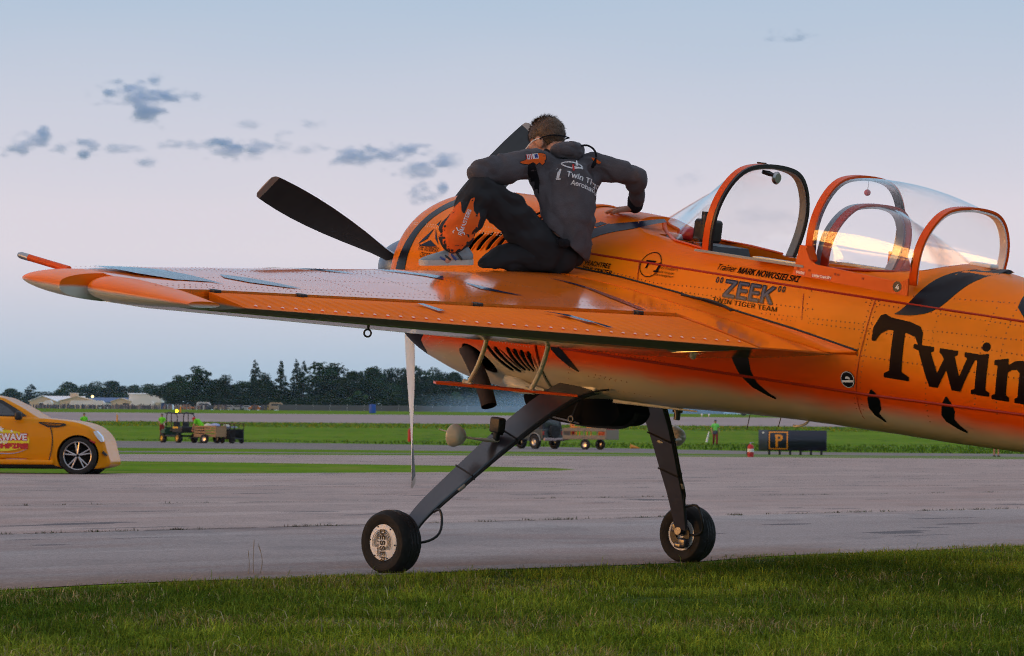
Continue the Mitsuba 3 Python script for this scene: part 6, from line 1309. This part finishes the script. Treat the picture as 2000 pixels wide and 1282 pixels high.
on('sack', 'blue and white sack lying on the wooden box trailer', 'sack', tm(ell((-.45, .1, 1.15), (.36, .28, .15))), 'mat_bag_blue', TM1)
on('sack', 'cream sack at the front of the wooden box trailer', 'sack', tm(ell((.12, .1, 1.12), (.26, .26, .17))), 'mat_cream', TM1)
worker('worker in lime green shirt and red cap bending over the wooden trailer', -19.9, 230.9, (-.8, .3), 'mat_hivis', 'mat_navy', 'mat_cap_red', 'bend', 2.02)
CG = place(-18.0, 231.2, (-.86, .50)); cg = thing('cage_cart', 'black mesh sided cart at the tail of the buggy train', 'cart')
for s in (1, -1):
    for x_ in (-.55, -.2, .2, .55): put(cg + '__post', rbox(x_, s*.5, .78, .05, .05, 1.0, .01), 'mat_black', 30, CG)
    put(cg + '__rail', rbox(0, s*.5, 1.28, 1.2, .06, .06, .01), 'mat_black', 30, CG); put(cg + '__side_panel', rbox(-.05, s*.49, .62, 1.05, .03, .62, .01), 'mat_black', 30, CG)
put(cg + '__floor', rbox(0, 0, .30, 1.2, 1.0, .08, .02), 'mat_black', 30, CG)
for x_ in (-.4, .4):
    for s in (1, -1): put(cg + '__wheel', lathe([(0, -.06), (.16, -.06), (.18, 0), (.16, .06), (0, .06)], 18, 'y').apply_translation((x_, s*.5, .18)), 'mat_rubber', 40, CG)
on('container', 'cream container sitting in the black mesh cart', 'container', rbox(.38, .1, 1.0, .30, .5, .45, .1), 'mat_cream', CG); on('sheet', 'pale blue folded sheet in the black mesh cart', 'sheet', rbox(-.05, .1, 1.05, .55, .5, .08, .03), 'mat_bag_blue', CG)

# --- dark off-roader with a flat trailer
JM = place(1.95, 206, (-.65, .76)); jp = thing('off_road_car', 'dark boxy off road car seen from behind with spare wheel', 'car')
def jp_(n, m, b, sm=30): return put(jp + '__' + n, m, b, sm, JM)
# x ahead from the rear axle
jb = m3.Manifold.batch_hull([ell((x_, s*.74, z_), .05) for x_, z_ in ((-.62, .58), (-.62, 1.10), (2.2, .58), (2.25, 1.12)) for s in (1, -1)]) + m3.Manifold.batch_hull([ell((x_, s*.62, z_), .05) for x_, z_ in ((2.2, .58), (2.2, 1.10), (3.35, .60), (3.32, 1.04)) for s in (1, -1)])
for x_ in (0, 2.95): jb = jb - m3.Manifold.cylinder(3, .46, .46, 28).rotate((90, 0, 0)).translate((x_, 1.5, .42))
jp_('body', tm(jb), 'mat_jeep'); jp_('soft_top', tm(m3.Manifold.batch_hull([ell((x_, s*w_, z_), .05) for x_, z_, w_ in ((-.58, 1.12, .72), (-.50, 1.76, .64), (1.55, 1.80, .64), (2.05, 1.15, .72)) for s in (1, -1)])), 'mat_jeep_top')
for s in (1, -1):
    for x0, x1 in ((-.35, .35), (.50, 1.05), (1.15, 1.60)): jp_('window', hullpts([(x0, s*.782, 1.18), (x1 + .08, s*.782, 1.18), (x0 + .03, s*.722, 1.68), (x1, s*.722, 1.68), (x0, s*.70, 1.2)]), 'mat_window_dark', False)
    for x_ in (0, 2.95): jp_('wheel_arch', tube([(x_ + .52*math.cos(a), s*.80, .42 + .50*math.sin(a)) for a in np.linspace(.1, math.pi - .1, 15)], .055, 8, flat=(1.4, .6)), 'mat_seal', 40)
    jp_('tail_light', rbox(-.66, s*.70, .92, .06, .12, .22, .02), 'mat_tail_light')
    for x_ in (0, 2.95):
        w_ = jp_('wheel', lathe([(.2, -.12), (.37, -.125), (.41, -.08), (.415, .08), (.37, .125), (.2, .12)], 28, 'y').apply_translation((x_, s*.74, .415)), 'mat_rubber', 40)
        put(w_ + '__rim', lathe([(0, .08), (.08, .09), (.12, .07), (.22, .10), (.235, .125)], 20, 'y').apply_transform(np.diag([1, s, 1, 1.0])).apply_translation((x_, s*.74, .415)), 'mat_steel', 40, JM)
jp_('spare_wheel', lathe([(0, .10), (.20, .11), (.37, .10), (.40, .05), (.40, -.08), (0, -.08)], 28, 'x').apply_transform(np.diag([-1, 1, 1, 1.0])).apply_translation((-.75, -.05, 1.0)), 'mat_rubber', 40)
jp_('bumper', rbox(-.78, 0, .56, .16, 1.5, .18, .04), 'mat_bumper'); jp_('rear_window', rbox(-.60, 0, 1.45, .03, 1.05, .42, .02), 'mat_window_dark')
t2, TM2 = trailer_('long flat trailer with plank rails behind the dark off road car', 4.50, 203.2, (-.84, .54), 2.9, 1.35, .62, .52, 'mat_wood_grey', (-.15,), 2)
for k, (x_, n_, l_, b_, sz) in enumerate(((.95, 'chair', 'orange wooden chair near the front of the flat trailer', 'mat_orange_marker', (.42, .42, .30)), (-.35, 'bench', 'orange bench carrying a white slab on the flat trailer', 'mat_orange_marker', (.9, .5, .16)))):
    c_ = thing(n_, l_, n_); put(c_ + '__seat', rbox(x_, .1, 1.28, sz[0], sz[1], .07, .02), b_, 30, TM2)
    for a_ in (-1, 1):
        for q_ in (-1, 1): put(c_ + '__leg', rbox(x_ + a_*sz[0]*.42, .1 + q_*sz[1]*.4, 1.02, .06, .06, .46, .01), b_, 30, TM2)
    if k == 0: put(c_ + '__backrest', rbox(x_ + .2, .1, 1.48, .05, .42, .34, .02), b_, 30, TM2)
on('white_slab', 'white slab lying on the orange bench of the flat trailer', 'slab', rbox(-.35, .1, 1.36, 1.0, .55, .09, .03), 'mat_letter_white', TM2)
on('crate', 'rust orange crate at the tail of the flat trailer', 'crate', rbox(-1.15, .1, 1.0, .62, .9, .62, .03), 'mat_red_trim', TM2)
on('folded_flag', 'dark red folded flag at the front of the flat trailer', 'flag', hullpts([(1.25, .1, .8), (1.30, .1, 1.75), (1.05, .12, 1.35), (1.0, .1, .9), (1.2, .3, 1.2)]), 'mat_red', TM2)
# --- taxiway sign, extinguishers, posts
SM_ = place(13.25, 169, (1, -.10)); sgn = thing('taxiway_sign', 'long black padded taxiway sign with an orange P panel on short legs', 'sign')
cs = np.linspace(-1, 1, 13); prof_ = sg.Polygon([(-.10 - .20*(1 - c*c), .68 + .48*c) for c in cs] + [(.10 + .20*(1 - c*c), .68 + .48*c) for c in cs[::-1]])
put(sgn + '__cover', prism(prof_, -1.15, 1.62, 'x').apply_translation((0, 0, 0)), 'mat_navy', 40, SM_)
put(sgn + '__end_cap', prism(prof_.buffer(.012), -1.58, -1.15, 'x'), 'mat_slate', 40, SM_)
def sign_face(poly, b, o, name):
    v, f = finegrid(poly, .08); z = v[:, 1]; c = (z - .68)/.48; put(sgn + '__' + name, trimesh.Trimesh(np.column_stack([v[:, 0], -(.10 + .20*(1 - c*c)) - o, z]), f, process=True), b, False, SM_)
sign_face(sg.box(-1.10, .26, -.20, 1.10).difference(sg.box(-1.04, .32, -.26, 1.04)), 'mat_sign_orange', .008, 'border')
Pp = sg.Polygon([(-.80, .95), (-.55, .95), (-.45, .88), (-.45, .74), (-.55, .66), (-.68, .66), (-.68, .38), (-.77, .38), (-.77, .86), (-.80, .87)]).difference(sg.box(-.68, .74, -.55, .87)).buffer(.012)
sign_face(Pp, 'mat_sign_orange', .008, 'letter')
put(sgn + '__sticker', rbox(-1.36, -.24, 1.04, .10, .02, .08, .005), 'mat_letter_white', 30, SM_)
for k in range(6): lg = put(sgn + '__leg', rbox(-1.08 + .49*k, 0, .10, .11, .11, .24, .02), 'mat_black', 30, SM_); put(lg + '__foot', rbox(-1.08 + .49*k, 0, -.02, .10, .10, .05, .01), 'mat_cream', 30, SM_)
EM = place(8.85, 132.5); ex_ = thing('fire_extinguisher', 'red fire extinguisher standing on the verge beside the taxiway sign', 'fire extinguisher')
put(ex_ + '__cylinder', lathe([(0, 0), (.115, 0), (.12, .02), (.12, .34), (.10, .42), (.05, .46), (0, .465)], 24), 'mat_red', 40, EM); put(ex_ + '__valve', cat_([rbox(0, 0, .49, .05, .05, .07, .01), rbox(.04, 0, .53, .16, .03, .03, .008)]), 'mat_steel', 30, EM)
put(ex_ + '__label', lathe([(.121, .18), (.121, .30)], 24).slice_plane((0, 0, 0), (0, -1, 0)), 'mat_letter_white', 40, EM); put(ex_ + '__hose', tube(spline([(-.03, 0, .48), (-.13, 0, .42), (-.145, 0, .20), (-.135, 0, .06)], 16), .014, 7), 'mat_black', 40, EM)
EM2 = place(-7.05, 250); ex2 = thing('fire_extinguisher', 'red wheeled fire bottle standing out on the green field', 'fire extinguisher')
put(ex2 + '__cylinder', lathe([(0, 0), (.15, 0), (.16, .03), (.16, .78), (.12, .90), (0, .95)], 20), 'mat_red', 40, EM2); put(ex2 + '__valve', rbox(0, 0, .98, .08, .08, .1, .02), 'mat_steel', 30, EM2)
def marker(label, x, y, h=1.0):
    t = thing('marker_post', label, 'marker post'); M = place(x, y)
    put(t + '__post', lathe([(0, 0), (.10, 0), (.085, h*.75), (.08, h*.8)], 14), 'mat_orange_marker', 40, M); put(t + '__cap', lathe([(.085, h*.78), (.085, h*.97), (0, h)], 14), 'mat_cream', 40, M)
marker('orange marker post with cream cap left of the green buggy', -43.2, 393); marker('orange marker post on the far runway verge above the buggy', -43, 466, 1.0); marker('orange marker post beside the runway right of the belly pod', 11.5, 380); marker('orange marker post behind the flat trailer load', 9.1, 388, .9)
lc = thing('traffic_cone', 'orange cone lying on the field right of the flat trailer', 'traffic cone'); put(lc + '__cone', tube([(-.25, 0, .14), (.25, 0, .05)], [.13, .03], 12), 'mat_orange_marker', 40, place(7.4, 214)); put(lc + '__base', rbox(-.27, 0, .15, .03, .30, .30, .01), 'mat_orange_marker', 30, place(7.4, 214))
for x_, l_ in ((24.4, 'left white runway edge light of the pair behind the walking worker'), (25.3, 'right white runway edge light of the pair behind the walking worker')):
    t = thing('runway_light', l_, 'light'); put(t + '__stem', lathe([(0, 0), (.06, 0), (.05, .2)], 10), 'mat_steel', 40, place(x_, 459)); put(t + '__globe', lathe([(.10, .2), (.14, .3), (.10, .42), (0, .46)], 12), 'mat_letter_white', 40, place(x_, 459))
# ------------------------------------------------------------------ grass in the foreground, tufts, clouds, smoke and haze
def grass_mesh(xy, length, width, lean, colour, rg):
    """tapered, bent blades: 5 vertices and 3 triangles each"""
    n = len(xy); z0 = zprof(xy[:, 1]); az = rg.uniform(0, 2*np.pi, n); d = np.column_stack([np.cos(az), np.sin(az), 0*az]); sd = np.column_stack([-np.sin(az + rg.normal(0, .6, n)), np.cos(az), 0*az])
    b = np.column_stack([xy, z0 - .004]); L = length[:, None]; ln = lean[:, None]; w = width[:, None]
    m = b + d*L*ln*.30 + np.array([0, 0, 1.0])*L*(.62 - .10*ln); t = b + d*L*ln*.95 + np.array([0, 0, 1.0])*L*(1.0 - .42*ln)
    V = np.stack([b - sd*w*.5, b + sd*w*.5, m - sd*w*.42, m + sd*w*.42, t], 1).reshape(-1, 3); i = np.arange(n)*5
    F = np.vstack([np.stack([i, i + 1, i + 3], 1), np.stack([i, i + 3, i + 2], 1), np.stack([i + 2, i + 3, i + 4], 1)])
    return trimesh.Trimesh(V, F, process=False), np.repeat(colour, 5, 0)
scene['mat_blade_grass'] = {'type': 'principledthin', 'base_color': {'type': 'mesh_attribute', 'name': 'vertex_color'}, 'roughness': 0.5, 'diff_trans': 0.45}
gr = np.random.default_rng(31)
N = 330000
gy = 10.6 + 13.9*gr.random(N)**1.15; hw = gy/7.0 + .35; gx = gr.uniform(-1, 1, N)*hw
M_ = 170000                                                      # thinner cover further out on both sides and behind
oy = gr.uniform(4.0, 31.0, M_); ox = gr.uniform(-7.5, 11.0, M_); out_ = (np.abs(ox) > oy/7.0 + .3) | (oy < 10.6); gx = np.r_[gx, ox[out_]]; gy = np.r_[gy, oy[out_]]; N = len(gx)
bb = gx*_EX[1] - gy*_EX[0]                                       # distance across the edge
ss = gx*_EX[0] + gy*_EX[1]
edge = B_EDGE + 0.10*np.sin(ss*0.9) + 0.07*np.sin(ss*2.3 + 1) - .02
pz = np.column_stack([gx, gy, 0*gx])
into = bb - edge + .55*(meshkit.fbm(pz*1.5 + 3, 3, seed=41) - .5) + .18*(meshkit.noise(pz*9, seed=43) - .5)
clump = meshkit.fbm(pz*2.2, 3, seed=2); clump2 = meshkit.fbm(pz*9.0, 2, seed=5); dry = meshkit.fbm(pz*1.1 + 30, 3, seed=8); mot = meshkit.fbm(pz*.55 + 70, 3, seed=14)
keep = (into > -.10*clump2) & (gr.random(N) < np.clip(.35 + into*1.6, .35, 1)*np.clip(.25 + 1.5*clump2, .3, 1))
gx, gy, into, clump, clump2, dry, mot, ss = (q[keep] for q in (gx, gy, into, clump, clump2, dry, mot, ss)); n = len(gx)
L = (.016 + .040*clump + .034*clump2)*gr.uniform(.55, 1.35, n)*np.clip(.40 + into*.9, .40, 1.0)
lean = np.clip(gr.normal(.75, .35, n), .05, 1.5); W = gr.uniform(.0024, .0052, n)
g0, g1, g2 = np.array([.088, .145, .010]), np.array([.270, .330, .034]), np.array([.050, .100, .012]); dr1, dr2 = np.array([.26, .20, .060]), np.array([.42, .36, .20])
t1_ = np.clip((.55*clump + .45*clump2 - .34)*3.2, 0, 1)[:, None]; col = g0*(1 - t1_) + g1*t1_; t2_ = np.clip((.50 - mot)*3.6, 0, .75)[:, None]; col = col*(1 - t2_) + g2*t2_
isdry = gr.random(n) < np.clip((dry - .50)*1.3, .03, .45) + np.clip(.34 - into*.45, 0, .6)*np.clip(.45 + .26*(gx + .5), .3, 1.6)
col = np.where(isdry[:, None], dr1 + (dr2 - dr1)*gr.random((n, 1))**2, col)*gr.uniform(.50, 1.50, (n, 1))
long_ = gr.random(n) < .007                                       # longer pale blades and straw lying in the turf
far_side = np.abs(gx) > gy/7.0 + .3; W = np.where(far_side, W*1.9, W)
L = np.where(long_, gr.uniform(.05, .11, n), L); W = np.where(long_, gr.uniform(.003, .0055, n), W); lean = np.where(long_, gr.uniform(.6, 1.55, n), lean)
col = np.where(long_[:, None], np.where(gr.random((n, 1)) < .45, dr2*gr.uniform(.7, 1.3, (n, 1)), np.array([.26, .34, .06])*gr.uniform(.6, 1.2, (n, 1))), col)
bare = meshkit.fbm(np.column_stack([gx, gy, 0*gx])*1.6 + 11, 3, seed=23); L = L*np.where(bare > .66, .45, 1.0)
gm, gc = grass_mesh(np.column_stack([gx, gy]), L, W, lean, np.clip(col, 0, .6), gr)
tag(put('grass', gm, 'mat_blade_grass', True, color=gc), 'rough mown grass with dry blades along the near edge of the apron', 'grass', kind='stuff')
# three thin dry stalks standing at the edge, and a few long blades
for k, (x_, y_, h_, b_) in enumerate(((-1.345, 18.45, .11, .006), (-1.320, 18.47, .165, -.004), (-1.285, 18.42, .145, .02))):
    t = thing('dry_stalk', ('left short', 'middle tallest', 'right bent')[k] + ' dry stalk of the three standing at the grass edge left of the wheel', 'stalk')
    p_ = spline([(x_, y_, 0), (x_ + b_*.6, y_, h_*.5), (x_ - b_*.4, y_, h_)], 12); put(t + '__stem', tube(p_, np.linspace(.0022, .0012, 12), 5), 'mat_wood_grey'); put(t + '__seed_head', tube([p_[-3], p_[-1] + [0, 0, .012]], [.0026, .0014], 5), 'mat_wood_grey')
# soil skirt under the blades
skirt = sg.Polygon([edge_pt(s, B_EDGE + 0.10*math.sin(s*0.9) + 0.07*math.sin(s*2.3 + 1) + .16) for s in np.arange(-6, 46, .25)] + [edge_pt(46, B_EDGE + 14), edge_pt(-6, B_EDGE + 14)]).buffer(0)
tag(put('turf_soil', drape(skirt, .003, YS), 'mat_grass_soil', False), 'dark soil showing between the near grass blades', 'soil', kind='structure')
# tufts of weed growing in the pavement joints
tx = []; tr2 = np.random.default_rng(77)
for b, s0, s1, m in ((JOINTS[0], 10, 36, 170), (JOINTS[1], 12, 44, 60)):
    for k in range(m):
        s = tr2.uniform(s0, s1); c = edge_pt(s, b)
        for q in range(tr2.integers(4, 26)): tx.append((c[0] + tr2.normal(0, .035), c[1] + tr2.normal(0, .035)))
tx = np.array(tx); n = len(tx); tc = np.where(tr2.random((n, 1)) < .6, np.array([[.035, .06, .012]]), np.array([[.06, .045, .02]]))*tr2.uniform(.6, 1.3, (n, 1))
wm, wc = grass_mesh(tx, tr2.uniform(.012, .045, n), tr2.uniform(.003, .006, n), np.clip(tr2.normal(.8, .3, n), .1, 1.5), tc, tr2)
tag(put('joint_weeds', wm, 'mat_blade_grass', True, color=wc), 'small weeds growing along the cracks of the apron', 'weeds', kind='stuff')
# taller tufts along the field edges, far off
ft = np.random.default_rng(5); fx_ = ft.uniform(-1, 1, 26000); fy_ = np.where(ft.random(26000) < .45, ft.uniform(186, 250, 26000), ft.uniform(340, 398, 26000)); fx_ = fx_*fy_*.155
pt = sg.Polygon(svc.exterior.coords); inside = shapely.contains_xy(pt.buffer(.15), fx_, fy_); fx_, fy_ = fx_[~inside], fy_[~inside]; n = len(fx_)
yel = (ft.random(n) < .22) & (fy_ > 330); fc = np.where(yel[:, None], np.array([[.40, .30, .01]]), np.array([[.085, .165, .014]]))*ft.uniform(.6, 1.4, (n, 1))
fm, fcc = grass_mesh(np.column_stack([fx_, fy_]), ft.uniform(.08, .26, n), ft.uniform(.03, .09, n), np.clip(ft.normal(.6, .3, n), .1, 1.5), fc, ft)
tag(put('field_tufts', fm, 'mat_blade_grass', True, color=fcc), 'taller tufts and yellow flowers across the far green field', 'grass', kind='stuff')
# clouds: real volumes, kilometres off and far outside the haze
def volume_box(key, centre, half, dens, sigma, albedo, nested=None, seed=0):
    cx, cy, cz = centre; W = np.eye(4); W[:3, 3] = centre; W[0, 0], W[1, 1], W[2, 2] = half
    G = W @ np.array([[2, 0, 0, -1], [0, 2, 0, -1], [0, 0, 2, -1], [0, 0, 0, 1.0]])
    med = {'type': 'heterogeneous', 'albedo': rgb(*albedo), 'scale': float(sigma), 'sigma_t': {'type': 'gridvolume', 'grid': mi.VolumeGrid(dens.astype(np.float32)), 'to_world': T(G), 'filter_type': 'trilinear'}}
    d = {'type': 'cube', 'to_world': T(W), 'bsdf': {'type': 'null'}, 'interior': med}
    if nested: d['exterior'] = {'type': 'ref', 'id': nested}
    scene[key] = d; return key
def cloud(label, blobs, cover, seed, dist=8000.0):
    """blobs: (x, z, half width, half height) in metres about the camera's axis at that distance"""
    b = np.array(blobs, float); x0, x1 = (b[:, 0] - b[:, 2]*1.9).min(), (b[:, 0] + b[:, 2]*1.9).max(); z0, z1 = (b[:, 1] - b[:, 3]*2.0).min(), (b[:, 1] + b[:, 3]*2.0).max()
    nx, nz, ny = int(np.clip((x1 - x0)/2.6, 18, 96)), int(np.clip((z1 - z0)/2.6, 14, 64)), 10
    X, Z = np.linspace(x0, x1, nx), np.linspace(z0, z1, nz); Y = np.linspace(-1, 1, ny)
    zz, yy, xx = np.meshgrid(Z, Y, X, indexing='ij'); f = np.full(xx.shape, -9.0)
    for bx, bz, hw, hh in b: f = np.maximum(f, 1 - ((xx - bx)/hw)**2 - ((zz - bz)/hh)**2 - yy**2)
    q = np.stack([xx/24.0 + seed, zz/13.0, yy*1.1], -1); nse = meshkit.fbm(q, 5, seed=seed)
    d = np.clip(f*.80 + 3.7*(nse - .545), 0, 1)
    wx, wz = [np.clip(6*(.5 - np.abs(np.linspace(-.5, .5, m))), 0, 1) for m in (nx, nz)]; d *= wx[None, None, :]*wz[:, None, None]; d[[0, -1]] = 0; d[:, :, [0, -1]] = 0; d[:, [0, -1]] = 0
    k = numbered('cloud'); labels[k] = {'label': label, 'category': 'cloud', 'group': 'small dusk clouds'}
    volume_box(k, ((x0 + x1)/2, dist, (z0 + z1)/2), ((x1 - x0)/2, 40.0, (z1 - z0)/2), d, cover, (.27, .60, .995))
def cl(label, pts, cover, seed):
    dist = 7600.0 + 95.0*_taken.get('cloud', 0); K = dist/7000.0       # every cloud at its own distance
    cloud(label, [((u - 1000)*K, (832 + (u - 1000)*.00785 - v)*K, a*K*.98, b*K*.92) for u, v, a, b in pts], cover*.95, seed, dist)
cl('large ragged blue grey cloud high at the left', [(225, 180, 60, 26), (275, 185, 60, 30), (285, 215, 45, 34), (335, 187, 55, 18), (298, 158, 18, 26)], .030, 3)
cl('slanting mauve grey cloud at the left edge', [(30, 292, 45, 18), (62, 278, 40, 26), (80, 262, 20, 20)], .026, 5)
cl('small dark cloud between the left edge cloud and the faint wisps', [(163, 288, 36, 24), (160, 300, 26, 14), (120, 288, 30, 14)], .026, 8)
cl('faint flat wisp right of the small dark cloud', [(235, 288, 46, 12), (285, 315, 26, 14)], .014, 9)
cl('pair of thin wisps left of the round cloud', [(332, 281, 32, 11), (392, 282, 46, 14)], .017, 12)
cl('rounded cloud above and left of the propeller tip', [(438, 288, 46, 30), (462, 285, 26, 22)], .028, 14)
cl('small oval cloud directly above the propeller tip', [(501, 291, 38, 20)], .027, 17)
cl('faint upright wisp right of the oval cloud', [(552, 275, 20, 30), (602, 290, 44, 12), (480, 242, 30, 12), (610, 240, 30, 12)], .011, 19)
cl('cloud with a lumpy left end above the propeller blade', [(685, 303, 46, 30), (662, 315, 26, 16)], .024, 21)
cl('long flat cloud above the middle of the propeller blade', [(735, 303, 50, 22), (785, 293, 56, 18), (815, 288, 24, 12)], .027, 23)
cl('bean shaped cloud left of the mechanic', [(815, 328, 56, 24), (858, 315, 46, 22)], .025, 27)
cl('low round cloud above the engine cowling', [(826, 379, 36, 26), (860, 365, 24, 14)], .020, 29)
cl('tiny high wisp at the upper right', [(1525, 68, 40, 16), (1570, 70, 26, 10)], .012, 33)
cl('faint broad wisp seen through the open windscreen hoop', [(1490, 425, 80, 22), (1345, 345, 36, 20)], .005, 35)
# haze: thin air round everything, sky and clouds outside
scene['haze_medium'] = {'type': 'homogeneous', 'albedo': rgb(.93, .95, .96), 'sigma_t': rgb(3.2e-5, 4.4e-5, 6.0e-5)}
HZ0, HZ1 = -1.7, 27.0
HW = np.eye(4); HW[0, 0], HW[1, 1], HW[2, 2] = 6200.0, 4850.0, (HZ1 - HZ0)/2; HW[:3, 3] = (0, 4300.0, (HZ0 + HZ1)/2)
scene['haze'] = {'type': 'cube', 'to_world': T(HW), 'bsdf': {'type': 'null'}, 'interior': {'type': 'ref', 'id': 'haze_medium'}}
labels['haze'] = {'label': 'thin blue evening haze over the whole airfield', 'category': 'haze', 'kind': 'stuff'}
scene['camera']['medium'] = {'type': 'ref', 'id': 'haze_medium'}
# drifting blue smoke low over the far side of the runway
sx_, sz_, sy_ = np.linspace(0, 1, 72), np.linspace(0, 1, 20), np.linspace(0, 1, 8)
zz, yy, xx = np.meshgrid(sz_, sy_, sx_, indexing='ij')
sd_ = np.clip(1.25 - zz*(2.4 - 1.3*np.clip(xx*1.6, 0, 1)), 0, 1)*np.clip(xx*3.2, 0, 1)*np.clip((1 - xx)*5, 0, 1)*np.clip(1.5*meshkit.fbm(np.stack([xx*9, zz*3.0, yy*2], -1), 4, seed=6) - .15, 0, 1); sd_[[-1]] = 0
volume_box('smoke', (22.0, 560.0, float(zprof(560)) + 2.9), (38.0, 14.0, 2.95), sd_, .085, (.42, .66, .97), 'haze_medium')
labels['smoke'] = {'label': 'bluish smoke drifting low across the far side of the runway', 'category': 'smoke', 'kind': 'stuff'}
